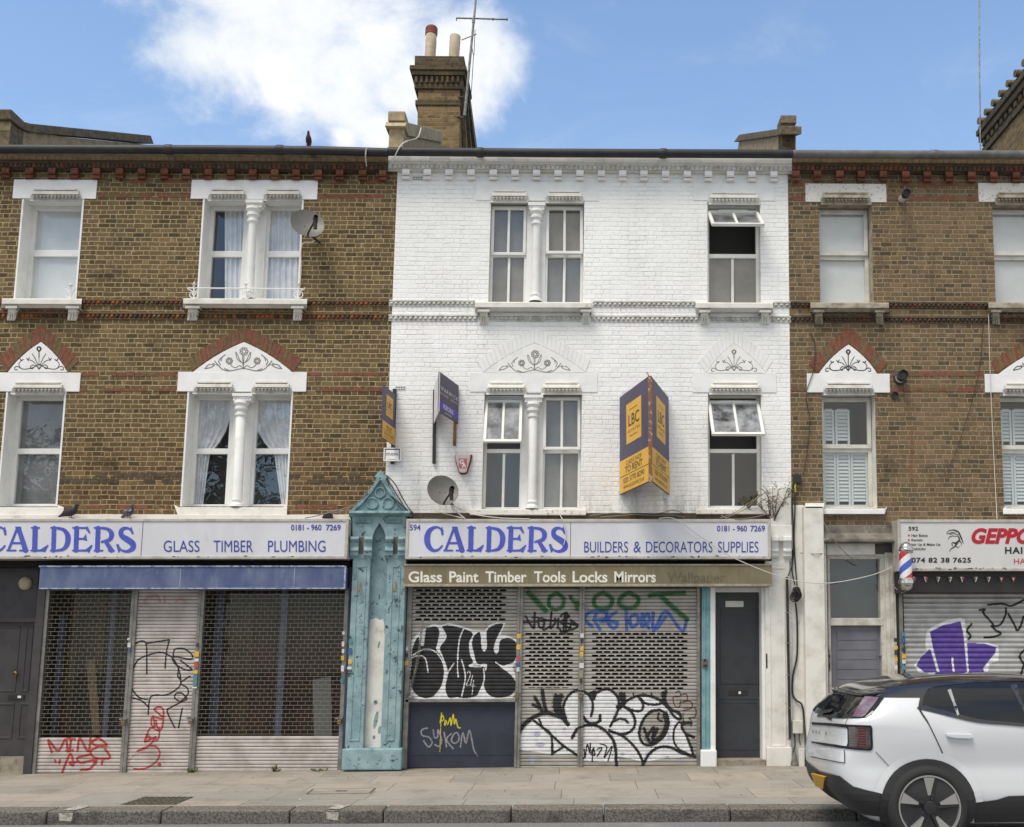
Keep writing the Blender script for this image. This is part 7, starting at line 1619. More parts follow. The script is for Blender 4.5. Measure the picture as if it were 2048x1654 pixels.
bush('tiny green weed between the two left shutters', P(385, 1547, 0.05), 6, 0.10, 0.05, 'leaf_green', 3, 6, 0.02)
# ================================================================== PAVEMENT DETAILS
def PG(x, y, up=0.0):
    r = FWD + RIGHT * ((x - PX) / F) - UP * ((y - PY) / F); k = fall((x - 1150) / 190.0) / KD
    # z = gl.z + GS (X - gl.x) + k Y + up
    t = (gl_.z - GS * gl_.x - k * D + up - CZ) / (r.z - GS * r.x - k * r.y)
    return Vector((r.x * t, r.y * t - D, CZ + r.z * t))
mat('iron', c(92, 88, 78), 0.7, 0.3, col2=c(120, 112, 96), ns=26, lo=0.45, hi=0.65, bump=0.8, bs=70); mat('road_paint', c(186, 183, 175), 0.85, col2=c(136, 130, 121), ns=24, lo=0.42, hi=0.6)
t = thing('manhole_cover', PG(313, 1601), 'ribbed iron manhole cover in the pavement before the left shutters', 'manhole cover')
Q = [PG(289, 1593.5, 0.004), PG(388, 1593.5, 0.004), PG(350, 1609, 0.004), PG(241, 1609, 0.004)]
q = MB(); q.ext(Q, (0, 0, -0.03)); q.build('frame', 'iron', t)
q = MB()
for i in range(9):
    for j in range(5):
        a, b = (i + 0.2) / 9, (i + 0.8) / 9; e, f_ = (j + 0.2) / 5, (j + 0.8) / 5
        L = lambda u, v: Q[0] * (1 - u) * (1 - v) + Q[1] * u * (1 - v) + Q[2] * u * v + Q[3] * (1 - u) * v
        q.ext([L(a, e) + Vector((0, 0, 0.006)), L(b, e) + Vector((0, 0, 0.006)), L(b, f_) + Vector((0, 0, 0.006)), L(a, f_) + Vector((0, 0, 0.006))], (0, 0, -0.006))
q.build('lid', 'iron', t)
t = thing('manhole_cover', PG(680, 1582), 'slab filled recessed manhole cover near the turquoise pilaster', 'manhole cover')
Q = [PG(625, 1577.5, 0.004), PG(752, 1576, 0.004), PG(742, 1586, 0.004), PG(612, 1588, 0.004)]
q = MB()
for i in range(4):
    a, b = Q[i], Q[(i + 1) % 4]; cc_ = sum(Q, Vector()) / 4; q.ext([a, b, b + (cc_ - b) * 0.06, a + (cc_ - a) * 0.06], (0, 0, -0.01))
q.build('frame', 'iron', t)
q = MB(); cc_ = sum(Q, Vector()) / 4; q.face([p + (cc_ - p) * 0.06 - Vector((0, 0, 0.001)) for p in Q]); q.ext([cc_ + Vector((a, b, 0.002)) for a, b in ((-0.06, -0.04), (0.06, -0.04), (0.06, 0.04), (-0.06, 0.04))], (0, 0, -0.004), 1); q.build('lid', ('paving', 'iron'), t)
for nm, a, b in (('white paint mark on the kerb near the iron manhole cover', 150, 178), ('white paint mark on the kerb before the turquoise pilaster', 664, 690)):
    xw = PG((a + b) / 2, 1612).x; w2 = (b - a) * 0.0026
    q = MB(); z = gz(xw) - fall(xw) + 0.010
    q.face([Vector((xw - w2 + 0.05, -KD, z)), Vector((xw + w2 + 0.05, -KD, z)), Vector((xw + w2, -KD - 0.282, z - 0.004)), Vector((xw - w2, -KD - 0.282, z - 0.004))])
    q.face([Vector((xw - w2, -KD - 0.306, z - 0.03)), Vector((xw + w2, -KD - 0.306, z - 0.03)), Vector((xw + w2 * 0.8, -KD - 0.306, z - 0.11)), Vector((xw - w2 * 0.9, -KD - 0.306, z - 0.10))])
    tag(q.build('paint_mark', 'road_paint', None, org=Vector((xw, -KD, z))), nm, 'paint mark')
lt = MB(); rnd = random.Random(5)
for i in range(70):
    x, y = rnd.uniform(60, 1600), rnd.choice((rnd.uniform(1540, 1556), rnd.uniform(1556, 1606), rnd.uniform(1539, 1552)))
    p = PG(x, y, 0.006); a = rnd.uniform(0, 6); r = rnd.uniform(0.006, 0.022)
    lt.face([p + Vector((math.cos(a + k * 1.6) * r * rnd.uniform(0.6, 1), math.sin(a + k * 1.6) * r, rnd.uniform(0, 0.008))) for k in range(4)], rnd.randrange(3))
mat('litter_pale', c(214, 210, 200), 0.9); mat('litter_tan', c(150, 124, 90), 0.9); mat('litter_dark', c(84, 80, 72), 0.9)
tag(lt.build('litter', ('litter_pale', 'litter_tan', 'litter_dark')), 'scattered bits of litter and leaves along the shop fronts', kind='stuff')
# ================================================================== STICKERS, PADLOCKS, CHAIN
SC = {'y': c(224, 186, 60), 'w': c(220, 218, 214), 'b': c(66, 98, 160), 'r': c(196, 84, 60), 'k': c(62, 62, 60), 't': c(80, 140, 150), 'g': c(150, 152, 120)}
for k, v in SC.items(): mat('sticker_' + k, v, 0.5, col2=tuple(q_ * 0.72 for q_ in v), ns=30)
STK = [('left rail of the tagged narrow shutter', [(258, 1290, 'w', 6, 9), (258, 1300, 'b', 5, 8), (257, 1278, 'w', 5, 4)]), ('rail between the narrow shutter and the wide mesh shutter', [(393.5, 1308, 'y', 8, 11), (393, 1320, 'w', 8, 6), (392, 1330, 'r', 8, 9), (391, 1344, 'y', 8, 7), (390, 1360, 't', 8, 22), (389, 1375, 'w', 9, 3), (395, 1290, 'k', 5, 8)]),
       ('rail right of the wide mesh shutter', [(687, 1266, 'w', 5, 6), (686, 1288, 'w', 5, 10), (686, 1302, 'w', 5, 8), (685, 1316, 'y', 6, 9), (685, 1337, 'w', 6, 12), (684, 1361, 't', 6, 9)]), ('left face of the turquoise pilaster', [(701, 1283, 't', 7, 8), (700, 1302, 'b', 7, 12), (700, 1323, 'y', 7, 9), (699, 1336, 'w', 9, 5), (699, 1347, 'k', 8, 4)]),
       ('rail between the bubble letter shutter and the next', [(1038, 1272, 'y', 8, 9), (1037, 1294, 'y', 8, 10), (1037, 1317, 'r', 8, 8), (1036, 1329, 'b', 9, 8), (1036, 1339, 'w', 6, 8)]), ('rail between the two right graffiti shutters', [(1164, 1271, 'w', 7, 9), (1164, 1281, 'k', 6, 10), (1164, 1297, 'y', 7, 9), (1163, 1308, 'y', 7, 9), (1163, 1316, 'g', 7, 6), (1163, 1331, 'w', 9, 10), (1162, 1348, 'g', 7, 14), (1162, 1362, 'k', 5, 8)]),
       ('rail left of the bubble letter shutter', [(814, 1297, 'w', 5, 8), (813, 1326, 'y', 7, 9), (813, 1310, 'k', 5, 8)]), ('salon shutter rail', [(1807, 1268, 't', 7, 9), (1807, 1281, 'b', 7, 10), (1808, 1299, 'k', 7, 8), (1808, 1312, 'y', 8, 9), (1808, 1323, 'w', 7, 8), (1808, 1335, 't', 8, 9), (1809, 1350, 'k', 6, 10), (1792, 1295, 'y', 7, 6), (1792, 1318, 'y', 6, 8), (1791, 1280, 'k', 6, 8), (1792, 1305, 'k', 6, 10), (1792, 1335, 'w', 6, 9)])]
for nm, L in STK:
    dpl = 0.156 if 'turquoise' in nm else (0.022 if 'salon' in nm else 0.004)
    for i, (x, y, k, w_, h_) in enumerate(L):
        q = MB(); x = lean_x(x, y, y); q.rect(x - w_ / 2, y - h_ / 2, x + w_ / 2, y + h_ / 2, dpl + 0.0012, dpl - 0.002)
        col = {'y': 'yellow', 'w': 'white', 'b': 'blue', 'r': 'red', 'k': 'dark', 't': 'teal', 'g': 'grey green'}[k]
        n_same = [j for j, a in enumerate(L) if a[2] == k]
        pos_ = '' if len(n_same) == 1 else (' highest' if y == min(L[j][1] for j in n_same) else (' lowest' if y == max(L[j][1] for j in n_same) else ' middle'))
        tag(q.build('sticker', 'sticker_' + k, None, org=P(x, y, dpl)), f'{pos_.strip()} {col} sticker on the {nm}'.strip(), 'sticker', 'stickers on the shop fronts')
mat('padlock_brass', c(128, 112, 78), 0.4, 0.7)
def padlock(label, x, y, d=0.03):
    t = thing('padlock', P(x, y, d), label, 'padlock', 'padlocks on the shutters')
    q = MB(); q.rect(x - 4, y, x + 4, y + 9, d + 0.025, d); q.build('body', 'padlock_brass', t, bevel=0.006)
    q = MB(); q.tube([P(x - 2.5, y + 1, d + 0.012), P(x - 2.5, y - 4, d + 0.012), P(x, y - 6.5, d + 0.012), P(x + 2.5, y - 4, d + 0.012), P(x + 2.5, y + 1, d + 0.012)], 0.006, 6); q.build('shackle', 'steel', t, smooth=True)
    q = MB(); q.rect(x - 7, y - 5, x + 7, y - 2, d + 0.008, -0.02); q.build('hasp', 'steel', t)
for nm, x, y in (('left', 0, 0),): pass
padlock('padlock between the red tagged mesh shutter and the narrow shutter', 245, 1442); padlock('padlock between the narrow shutter and the wide mesh shutter', 380, 1440); padlock('padlock on the rail beside the turquoise pilaster', 678, 1440); padlock('padlock between the two right graffiti shutters', 1161, 1390); padlock('padlock on the rail right of the bubble letters', 1034, 1388)
t = thing('chain', P(845, 1240, 0.02), 'loose steel chain hanging over the bubble letter graffiti with a padlock at its end', 'chain')
q = MB(); rnd = random.Random(9); pa = cr_spline([(846, 1240), (842, 1275), (834, 1320), (826, 1360), (818, 1385), (812, 1392)], 7)
pb = cr_spline([(842, 1260), (838, 1310), (830, 1345), (822, 1372), (818, 1392)], 7)
for L in (pa, pb):
    for i, ((xa_, ya_), (xb_, yb__)) in enumerate(zip(L[:-1], L[1:])):
        a, b = P(xa_, ya_, 0.015), P(xb_, yb__, 0.015); s_ = Vector((0.012, 0, 0)) if i % 2 else Vector((0, 0.012, 0)); b = b + (b - a) * 0.25
        q.tube([a, a.lerp(b, 0.15) + s_, a.lerp(b, 0.85) + s_, b, a.lerp(b, 0.85) - s_, a.lerp(b, 0.15) - s_, a], 0.0038, 5, caps=False)
q.build('links', 'steel', t, smooth=True)
q = MB(); q.rect(817, 1392, 825, 1398, 0.04, 0.015); q.build('padlock', 'steel', t, bevel=0.006)
# ================================================================== CAR
mat('car_white', (0.66, 0.67, 0.69), 0.25, 0.1, coat=0.8, spec=0.5); mat('car_black', (0.018, 0.018, 0.02), 0.12, coat=1.0); mat('car_glass', (0.012, 0.013, 0.015), 0.05, spec=0.45); mat('car_matt', (0.015, 0.015, 0.017), 0.45, spec=0.25); mat('car_clad', (0.03, 0.03, 0.032), 0.55); mat('car_seam', (0.03, 0.03, 0.03), 0.7)
mat('lens_dark', (0.05, 0.03, 0.035), 0.1, coat=1.0, col2=(0.11, 0.10, 0.10), ns=18); mat('lens_red', (0.085, 0.012, 0.018), 0.12, coat=1.0); mat('lens_lilac', (0.22, 0.20, 0.23), 0.25, coat=0.6, col2=(0.15, 0.07, 0.11), ns=7); mat('lens_rib', (0.10, 0.075, 0.085), 0.3, coat=0.5); mat('plate_yellow', c(216, 166, 36), 0.5); mat('tyre', (0.028, 0.028, 0.028), 0.85, bump=0.3, bs=90); mat('rim_silver', c(176, 174, 170), 0.35, 0.6); mat('car_chrome', c(200, 200, 198), 0.2, 0.9); mat('plate_edge', c(70, 100, 80), 0.5)
YN = -5.1; HW = 0.87; YC = YN + HW
zG = P(1858, 1614, -YN).z - 0.352
RXW = P(1858, 1614, -YN).x
TAB = np.array([  # z, rear x, front x, half width, exponent
 (0.20, 2.66, 6.36, 0.78, 6), (0.30, 2.52, 6.46, 0.83, 6), (0.42, 2.40, 6.52, 0.862, 6), (0.56, 2.355, 6.53, 0.858, 5.6), (0.70, 2.34, 6.52, 0.848, 5.4), (0.80, 2.36, 6.47, 0.857, 5.4), (0.90, 2.39, 6.36, 0.866, 5.6), (1.00, 2.41, 6.05, 0.866, 5.8), (1.07, 2.43, 5.55, 0.860, 5.8),
 (1.14, 2.47, 5.34, 0.846, 5.8), (1.22, 2.54, 5.18, 0.812, 5.6), (1.30, 2.61, 5.02, 0.760, 5.4), (1.37, 2.69, 4.86, 0.708, 5.2), (1.43, 2.80, 4.70, 0.650, 5), (1.48, 2.98, 4.52, 0.575, 4.6), (1.52, 3.22, 4.33, 0.47, 4.2), (1.545, 3.5, 4.15, 0.33, 3.6), (1.555, 3.75, 4.0, 0.12, 3)])
TAB[:, 4] += np.where(TAB[:, 0] < 1.1, 2.4, 1.4); TAB[:, 0] = np.where(TAB[:, 0] > 1.1, 1.1 + (TAB[:, 0] - 1.1) * 0.84, TAB[:, 0]); ZT = TAB[-1, 0]; ZB = 1.275
OFFX = RXW - 3.10
def ringp(z):
    zz = np.clip(z, TAB[0, 0], TAB[-1, 0]); i = int(np.clip(np.searchsorted(TAB[:, 0], zz) - 1, 0, len(TAB) - 2))
    t = (zz - TAB[i, 0]) / (TAB[i + 1, 0] - TAB[i, 0]); p0 = TAB[max(i - 1, 0)]; p1 = TAB[i]; p2 = TAB[i + 1]; p3 = TAB[min(i + 2, len(TAB) - 1)]
    h1, h0, h2 = p2[0] - p1[0], max(p1[0] - p0[0], 1e-6), max(p3[0] - p2[0], 1e-6)
    m1 = (p2 - p0) / (p2[0] - p0[0]) if i > 0 else (p2 - p1) / h1
    m2 = (p3 - p1) / (p3[0] - p1[0]) if i < len(TAB) - 2 else (p2 - p1) / h1
    v = (2 * t**3 - 3 * t**2 + 1) * p1 + (t**3 - 2 * t**2 + t) * h1 * m1 + (-2 * t**3 + 3 * t**2) * p2 + (t**3 - t**2) * h1 * m2
    return v[1] + OFFX, v[2] + OFFX, v[3], v[4]
def infun(p):
    z = p.z - zG
    if z < 0.2 or z > ZT: return 2.0
    xr, xf, w_, n = ringp(z); a = (xf - xr) / 2; xc = (xr + xf) / 2
    return abs((p.x - xc) / a) ** n + abs((p.y - YC) / w_) ** n
_hr = {}
def half(z):
    k = round(z, 3)
    if k not in _hr:
        xr, xf, w_, n = ringp(k); a = (xf - xr) / 2; xc = (xr + xf) / 2
        th = np.concatenate([np.linspace(0, 0.5, 60), np.linspace(0.5, 2.2, 160)[1:]])      # from the rear centre round the near side
        cx, sy = np.cos(th), np.sin(th)
        X = xc - a * np.sign(cx) * np.abs(cx) ** (2 / n); Y = YC - w_ * np.abs(sy) ** (2 / n)
        S = np.concatenate([[0], np.cumsum(np.hypot(np.diff(X), np.diff(Y)))]); _hr[k] = (X, Y, S)
    return _hr[k]
def surf(s, z, off=0.0):
    off = off + 0.004 if off else 0.0
    X, Y, S = half(z); x = np.interp(abs(s), S, X); y = np.interp(abs(s), S, Y); p = Vector((x, y, z + zG))
    if off:
        e = 0.004; g0 = infun(p); n = Vector((infun(p + Vector((e, 0, 0))) - g0, infun(p + Vector((0, e, 0))) - g0, infun(p + Vector((0, 0, e))) - g0))
        if n.length > 1e-9: p = p + n.normalized() * off
    if s < 0: p.y = 2 * YC - p.y
    return p
def pick(x, y):
    for k in range(14):
        r = pick1(x + k * 3, y)
        if r: return r
    return None
def pick1(x, y):
    """photo pixel -> (s, z) on the near side or rear of the body"""
    r = FWD + RIGHT * ((x - PX) / F) - UP * ((y - PY) / F); o = Vector((0, -D, CZ)); t0 = 7.5; prev = None
    t = t0 / r.length * 1.0; t = (D + YN - 0.4) / r.y
    for i in range(400):
        p = o + r * t
        if infun(p) < 1:
            lo, hi = t - 0.008, t
            for _ in range(18):
                md = (lo + hi) / 2
                if infun(o + r * md) < 1: hi = md
                else: lo = md
            p = o + r * hi; z = p.z - zG; X, Y, S = half(z); k = int(np.argmin((X - p.x) ** 2 + (Y - p.y) ** 2)); s = S[k]
            # refine between samples, and the far half of the rear
            if k > 0 and k < len(S) - 1:
                a = np.array([X[k - 1], Y[k - 1]]); b = np.array([X[k + 1], Y[k + 1]]); tt = np.clip(np.dot(np.array([p.x, p.y]) - a, b - a) / np.dot(b - a, b - a), 0, 1); s = S[k - 1] + (S[k + 1] - S[k - 1]) * tt
            if p.y > YC: s = -s if False else -(float(np.interp(2 * YC - p.y, Y[:40][::-1], S[:40][::-1])) if p.x < ringp(z)[0] + 0.3 else s)
            return s, z
        t += 0.008
    return None
ZC = lambda x, y: (1600 + x / 4.571, 1330 + y / 4.571)
car = thing('parked_car', Vector((RXW, YC, zG)), 'white electric estate car with black roof parked at the kerb before the salon', 'car')
def clip_cell(poly, x0, x1, y0, y1):
    def cl(P_, f, ins):
        out = []
        for i in range(len(P_)):
            a, b = P_[i], P_[(i + 1) % len(P_)]; ia, ib = ins(a), ins(b)
            if ia: out.append(a)
            if ia != ib: out.append(f(a, b))
        return out
    for ax, v, sg in ((0, x0, 1), (0, x1, -1), (1, y0, 1), (1, y1, -1)):
        if len(poly) < 3: return []
        def f(a, b, ax=ax, v=v):
            t = (v - a[ax]) / (b[ax] - a[ax]); return tuple(a[k] + (b[k] - a[k]) * t for k in (0, 1))
        poly = cl(poly, f, lambda p, ax=ax, v=v, sg=sg: (p[ax] - v) * sg >= 0)
    return poly
def patch(mb, sz, off, cell=0.05, m=0):
    xs = [p[0] for p in sz]; ys = [p[1] for p in sz]
    i0, i1 = int(math.floor(min(xs) / cell)), int(math.floor(max(xs) / cell)); j0, j1 = int(math.floor(min(ys) / cell)), int(math.floor(max(ys) / cell))
    for i in range(i0, i1 + 1):
        for j in range(j0, j1 + 1):
            q = clip_cell(list(sz), i * cell, (i + 1) * cell, j * cell, (j + 1) * cell)
            if len(q) >= 3: mb.face([surf(a, b, off) for a, b in q], m)
def pixpoly(L, dens=14):
    out = []
    for a, b in zip(L, L[1:] + L[:1]):
        n = max(1, int(math.hypot(b[0] - a[0], b[1] - a[1]) / dens))
        for k in range(n):
            r = pick(a[0] + (b[0] - a[0]) * k / n, a[1] + (b[1] - a[1]) * k / n)
            if r: out.append(r)
    return out
def cpatch(name, L, m, off, parent=None, cell=0.05, label=None, mirror=False):
    sz = pixpoly([ZC(*a) for a in L]); q = MB(); patch(q, sz, off, cell)
    if mirror: patch(q, [(-a, b) for a, b in sz], off, cell)
    return q.build(name, m, parent or car, smooth='all', label=label)
def cline(mb, L, w_, off, smooth=True):
    pts = [pick(*ZC(*a)) for a in (cr_spline(L, 5) if smooth and len(L) > 2 else L)]; pts = [p for p in pts if p]
    for a, b in zip(pts[:-1], pts[1:]):
        L_ = math.hypot(b[0] - a[0], b[1] - a[1])
        if L_ < 1e-5: continue
        nx_, ny_ = -(b[1] - a[1]) / L_ * w_ / 2, (b[0] - a[0]) / L_ * w_ / 2
        mb.face([surf(a[0] + nx_, a[1] + ny_, off), surf(b[0] + nx_, b[1] + ny_, off), surf(b[0] - nx_, b[1] - ny_, off), surf(a[0] - nx_, a[1] - ny_, off)])
# body shell
zs = sorted(set(list(np.linspace(0.2, ZB, 46)) + list(np.linspace(ZB, ZT - 0.05, 12)) + list(np.linspace(ZT - 0.05, ZT, 10)))); N = 420; q = MB(); V = []
AZ = 0.352; arch_r = 0.40
for z in zs:
    xr, xf, w_, n = ringp(z); a = (xf - xr) / 2; xc = (xr + xf) / 2
    for k in range(N):
        th = 2 * math.pi * k / N; cx, sy = math.cos(th), math.sin(th)
        V.append(Vector((xc - a * math.copysign(abs(cx) ** (2 / n), cx), YC - w_ * math.copysign(abs(sy) ** (2 / n), sy), z + zG)))
fs = [[], []]
for i in range(len(zs) - 1):
    for k in range(N):
        f = (i * N + k, i * N + (k + 1) % N, (i + 1) * N + (k + 1) % N, (i + 1) * N + k)
        fs[1 if zs[i] >= ZB - 1e-4 else 0].append(f)
top = [tuple(range((len(zs) - 1) * N, len(zs) * N))]; bot = [tuple(range(N - 1, -1, -1))]
q = MB(); q.v = list(V); q.f = fs[0] + bot; q.mi = [0] * len(q.f); body = q.build('body', 'car_white', car, smooth='all')
q = MB(); q.v = list(V); q.f = fs[1] + top; q.mi = [0] * len(q.f); roof_ = q.build('roof', 'car_black', car, smooth='all')
for ob in (body, roof_):
    b = bmesh.new(); b.from_mesh(ob.data); bmesh.ops.delete(b, geom=[v for v in b.verts if not v.link_faces], context='VERTS'); b.to_mesh(ob.data); b.free()
# glass, lights and trim
cpatch('rear_window', [(158, 472), (240, 380), (330, 285), (560, 268), (770, 302), (720, 370), (660, 452), (600, 486), (400, 490)], 'car_glass', 0.004, cell=0.04, mirror=True)
cpatch('side_window', [(1112, 378), (1125, 310), (1150, 250), (1200, 215), (1350, 195), (1600, 172), (1930, 155), (2090, 150), (2300, 160), (2400, 300), (2400, 560), (2090, 545), (1900, 525), (1640, 502), (1440, 460)], 'car_glass', 0.004)
q = MB(); cline(q, [(1088, 384), (1100, 388), (1260, 425), (1440, 470), (1640, 514), (1900, 536), (2100, 552), (2400, 566)], 0.028, 0.007); cline(q, [(1095, 384), (1120, 280), (1160, 225), (1220, 200), (1360, 182), (1600, 162), (1930, 146), (2300, 146)], 0.02, 0.007); q.build('window_trim', 'car_black', car, smooth='all')
q = MB(); cline(q, [(1362, 232), (1400, 340), (1442, 460)], 0.012, 0.009, False); q.build('window_bar', 'car_chrome', car)
q = MB(); cline(q, [(1945, 190), (1985, 290), (2048, 420), (2100, 540)], 0.016, 0.009, False); q.build('window_pillar', 'car_black', car)
cpatch('upper_tail_lamp', [(485, 478), (540, 380), (600, 290), (720, 305), (690, 350), (600, 462), (570, 480)], 'lens_lilac', 0.007, cell=0.04)
cpatch('light_bar', [(112, 524), (250, 530), (420, 543), (445, 545), (650, 552), (662, 575), (665, 760), (645, 782), (560, 778), (440, 768), (240, 738), (110, 712), (112, 700), (240, 716), (430, 742), (440, 715), (440, 590), (430, 572), (260, 555), (116, 545)], 'car_matt', 0.006, cell=0.03)
tl_ = cpatch('tail_light', [(452, 565), (640, 572), (645, 755), (620, 768), (452, 748)], 'lens_dark', 0.008, cell=0.04)
cpatch('red_lens', [(535, 572), (600, 575), (604, 760), (520, 757), (540, 660)], 'lens_red', 0.010, tl_, cell=0.04)
q = MB()
for i in range(7): cline(q, [(465, 585 + i * 24), (525, 588 + i * 24)], 0.012, 0.0105, False); cline(q, [(540, 592 + i * 24), (600, 595 + i * 24)], 0.006, 0.0115, False)
q.build('lens_ribs', 'lens_rib', tl_)
cpatch('bumper', [(98, 948), (240, 985), (372, 1012), (430, 1060), (490, 1108), (620, 1145), (778, 1182), (790, 1300), (800, 1460), (600, 1470), (300, 1350), (150, 1220), (108, 1110)], 'car_clad', 0.008, mirror=True)
cpatch('sill', [(1590, 1244), (1700, 1242), (1800, 1228), (1900, 1196), (2100, 1190), (2400, 1190), (2400, 1500), (1590, 1500)], 'car_clad', 0.008)  # black cladding, drawn higher at the front to paint in the door's shadow
q = MB(); cline(q, [(1086, 392), (1110, 440), (1170, 530), (1235, 660), (1295, 790), (1338, 900)], 0.008, 0.004); cline(q, [(690, 792), (860, 975)], 0.005, 0.004); cline(q, [(106, 838), (220, 862), (390, 893), (412, 880), (408, 775)], 0.008, 0.004); cline(q, [(418, 545), (440, 490)], 0.005, 0.004); q.build('panel_gap', 'car_seam', car)
# wheel arches: flare, dark well
def arc_patch(name, cxw, r0, r1, a0, a1, m, off, n=26):
    q = MB()
    def sp(r, a):
        x, z = cxw + r * math.cos(a), AZ + r * math.sin(a); z = max(z, 0.205); X, Y, S = half(z); k = 75; return surf(float(np.interp(x, X[k:], S[k:])), z, off)
    for i in range(n):
        b0, b1 = a0 + (a1 - a0) * i / n, a0 + (a1 - a0) * (i + 1) / n; nr = max(1, int((r1 - r0) / 0.05))
        for j in range(nr):
            s0, s1 = r0 + (r1 - r0) * j / nr, r0 + (r1 - r0) * (j + 1) / nr; q.face([sp(s0, b0), sp(s1, b0), sp(s1, b1), sp(s0, b1)])
    return q.build(name, m, car, smooth='all')
for cxw in (RXW, RXW + 2.65):
    arc_patch('wheel_arch', cxw, 0.0, 0.41, -0.45, math.pi + 0.45, 'car_clad', 0.020)
    arc_patch('arch_flare', cxw, 0.405, 0.475, 0.1, math.pi - 0.27, 'car_white', 0.014)
    w_ = MB(); o = Vector((cxw, YN + 0.16, zG + AZ)); ax = (0, -1, 0)
    w_.lathe(o, ax, [(-0.06, 0.27), (-0.06, 0.345), (-0.03, 0.352), (0.13, 0.352), (0.16, 0.345), (0.185, 0.32), (0.19, 0.29), (0.182, 0.275), (0.17, 0.268)], 64); wh = w_.build('wheel', 'tyre', car, smooth=True)
    r_ = MB(); r_.lathe(o, ax, [(0.17, 0.272), (0.185, 0.27), (0.185, 0.258), (0.165, 0.252)], 64, 0); r_.lathe(o, ax, [(0.165, 0.256), (0.15, 0.12), (0.16, 0.0)], 48, 1)
    for k in range(5):
        a = math.pi / 2 + k * 2 * math.pi / 5
        def rp(r, da, d): return o + Vector((math.cos(a + da) * r, -d, math.sin(a + da) * r))
        r_.prism([rp(0.256, 0.17, 0.182), rp(0.256, -0.21, 0.182), rp(0.10, -0.12, 0.176), rp(0.10, 0.10, 0.176)], [rp(0.256, 0.17, 0.16), rp(0.256, -0.21, 0.16), rp(0.10, -0.12, 0.15), rp(0.10, 0.10, 0.15)], 0)
        r_.prism([rp(0.254, -0.22, 0.186), rp(0.254, -0.27, 0.186), rp(0.06, -0.5, 0.186), rp(0.06, -0.1, 0.186)], [rp(0.254, -0.22, 0.16), rp(0.254, -0.27, 0.16), rp(0.06, -0.5, 0.15), rp(0.06, -0.1, 0.15)], 1)
    r_.lathe(o, ax, [(0.15, 0.06), (0.19, 0.055), (0.192, 0.03), (0.192, 0.0)], 20, 1); r_.build('rim', ('rim_silver', 'car_black'), wh, smooth=True)
    w_ = MB(); o = Vector((cxw, YC + HW - 0.16, zG + AZ)); w_.lathe(o, (0, 1, 0), [(-0.06, 0.27), (-0.06, 0.35), (0.12, 0.352), (0.15, 0.34), (0.14, 0.0)], 40); w_.build('wheel', 'tyre', car, smooth=True)
# handle, plate, lettering, spoiler, wiper
q = MB(); cs = [pick(*ZC(*a)) for a in ((1328, 622), (1560, 628), (1578, 665), (1540, 674), (1400, 668), (1335, 655))]; f0 = [surf(a, b, 0.0) for a, b in cs]; f1 = [surf(a, b, 0.035) for a, b in cs]; q.prism(f1, f0); q.build('door_handle', 'car_white', car, bevel=0.008)
q = MB(); cs = [pick(*ZC(*a)) for a in ((1345, 655), (1430, 668), (1500, 650), (1450, 645))]; q.face([surf(a, b, 0.006) for a, b in cs]); q.build('handle_recess', 'car_clad', car)
q = MB(); cs = [pick(*ZC(*a)) for a in ((130, 985), (256, 1017), (236, 1120), (119, 1084))]; f1 = [surf(a, b, 0.03) for a, b in cs]; f0 = [surf(a, b, 0.005) for a, b in cs]; q.prism(f1, f0); npl = q.build('number_plate', 'plate_yellow', car)
q = MB()
for i, ch_ in enumerate('VOLVO'):
    xa_, xb_ = 116 + i * 30, 116 + i * 30 + 14
    cs = [pick(*ZC(*a)) for a in ((xa_, 594 + i * 4), (xb_, 596 + i * 4), (xb_, 628 + i * 2), (xa_, 626 + i * 2))]
    if all(cs):
        Qw = [surf(a, b, 0.004) for a, b in cs]; text(q, ch_, panel_fn(*Qw, 0.0), bold=0.02)
if q.f: q.build('lettering', 'car_black', car)
zsp = zG + 1.262
xs_ = OFFX
q = MB(); pl_ = [(2.60, -0.42), (2.60, 0.42), (2.63, 0.58), (2.72, 0.66), (3.05, 0.66), (3.05, -0.66), (2.72, -0.66), (2.63, -0.58)]
q.prism([Vector((x + xs_, YC + y, zsp + 0.045 + 0.13 * (x - 2.6))) for x, y in pl_], [Vector((x + xs_, YC + y, zsp + 0.02 + 0.10 * (x - 2.6))) for x, y in pl_]); q.build('spoiler', 'car_black', car, bevel=0.012)
q = MB(); cline(q, [(205, 445), (310, 428)], 0.03, 0.02, False); q.build('wiper', 'car_clad', car)
q = MB(); cs = pick(*ZC(745, 1130)); q.lathe(surf(cs[0], cs[1], 0.0), surf(cs[0], cs[1], 0.01) - surf(cs[0], cs[1], 0.0), [(0, 0.012), (0.004, 0.012), (0.005, 0)], 12); q.build('sensor', 'car_clad', car)
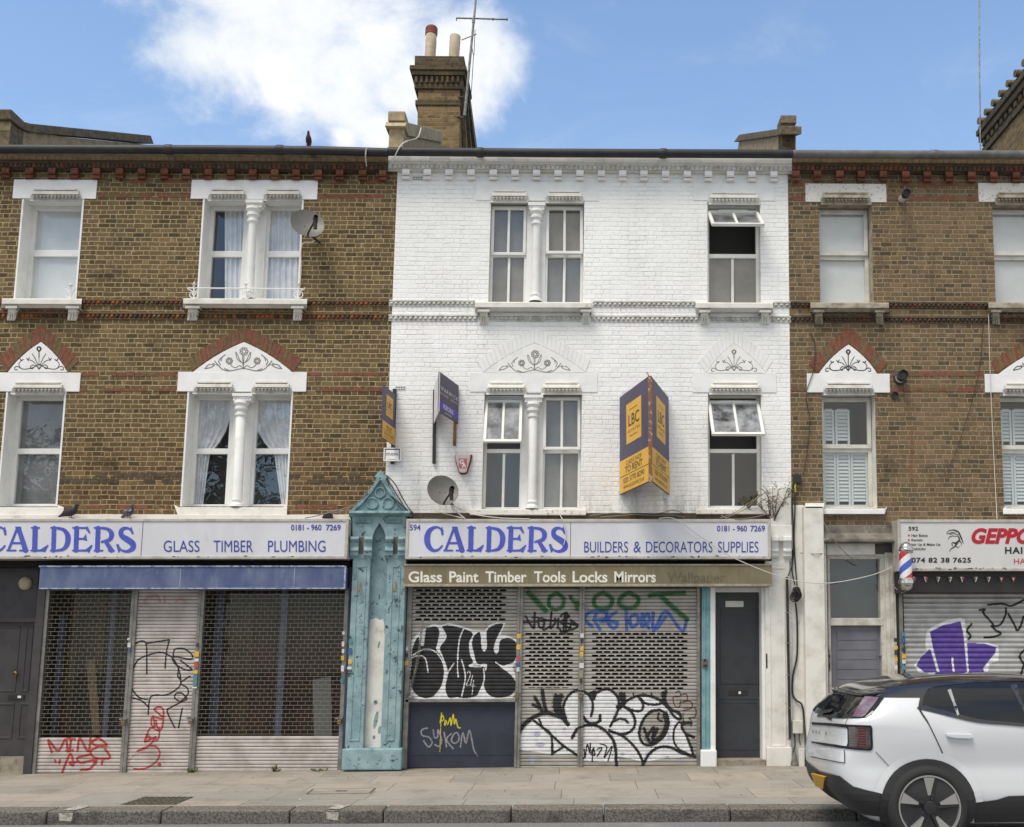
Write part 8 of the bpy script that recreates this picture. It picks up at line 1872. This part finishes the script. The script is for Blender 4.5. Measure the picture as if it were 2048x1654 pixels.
# ================================================================== TREES ACROSS THE ROAD (seen mirrored in the left windows)
mat('bark', c(104, 92, 76), 0.9, col2=c(78, 68, 56), ns=9, bump=0.6); mat('leaf_tree', (0.075, 0.11, 0.045), 0.7, col2=(0.045, 0.075, 0.03), ns=1.3); mat('leaf_dark', (0.05, 0.08, 0.035), 0.7)
def street_tree(label, x, y, h, rad, seed):
    rnd = random.Random(seed); base = Vector((x, y, gz(x) - 0.15)); t = thing('street_tree', base, label, 'tree', 'street trees across the road'); q = MB(); tips = []
    q.tube([base, base + Vector((0.05, 0.02, h * 0.25)), base + Vector((-0.05, 0.1, h * 0.45)), base + Vector((0.1, 0, h * 0.8))], [0.26, 0.2, 0.17, 0.05], 10)
    for i in range(16):
        a = rnd.uniform(0, 6.28); z = h * rnd.uniform(0.36, 0.72); s_ = base + Vector((0, 0, z)); L = rad * rnd.uniform(0.6, 1.0) * (1.2 - z / h * 0.5)
        e = s_ + Vector((math.cos(a) * L, math.sin(a) * L, rnd.uniform(0.2, 0.7) * L)); m_ = s_.lerp(e, 0.5) + Vector((rnd.uniform(-.2, .2), rnd.uniform(-.2, .2), 0.15)); q.tube([s_, m_, e], [0.08, 0.05, 0.02], 6); tips += [m_, e, s_.lerp(e, 0.75)]
    q.build('trunk', 'bark', t); f = MB()
    for p in tips + [base + Vector((0, 0, h * 0.85))]:
        for c_ in range(2):
            o = p + Vector((rnd.gauss(0, .5), rnd.gauss(0, .5), rnd.gauss(0.2, .4)))
            for k in range(34):
                c0 = o + Vector((rnd.gauss(0, .38), rnd.gauss(0, .38), rnd.gauss(0, .3))); u_ = Vector((rnd.gauss(0, 1), rnd.gauss(0, 1), rnd.gauss(0, 1))).normalized() * rnd.uniform(.09, .16); v_ = u_.cross(Vector((rnd.gauss(0, 1), rnd.gauss(0, 1), rnd.gauss(0, 1)))).normalized() * rnd.uniform(.05, .09)
                f.face([c0 - u_, c0 + v_, c0 + u_, c0 - v_], 0 if c_ else 1)
    f.build('crown', ('leaf_tree', 'leaf_dark'), t, nrm=False)
street_tree('tall leafy tree across the road, mirrored in the paired lower left windows', -12.2, -21.0, 12.5, 3.6, 3)
street_tree('leafy tree across the road, mirrored in the leftmost lower window', -19.5, -21.5, 11.0, 3.4, 7)
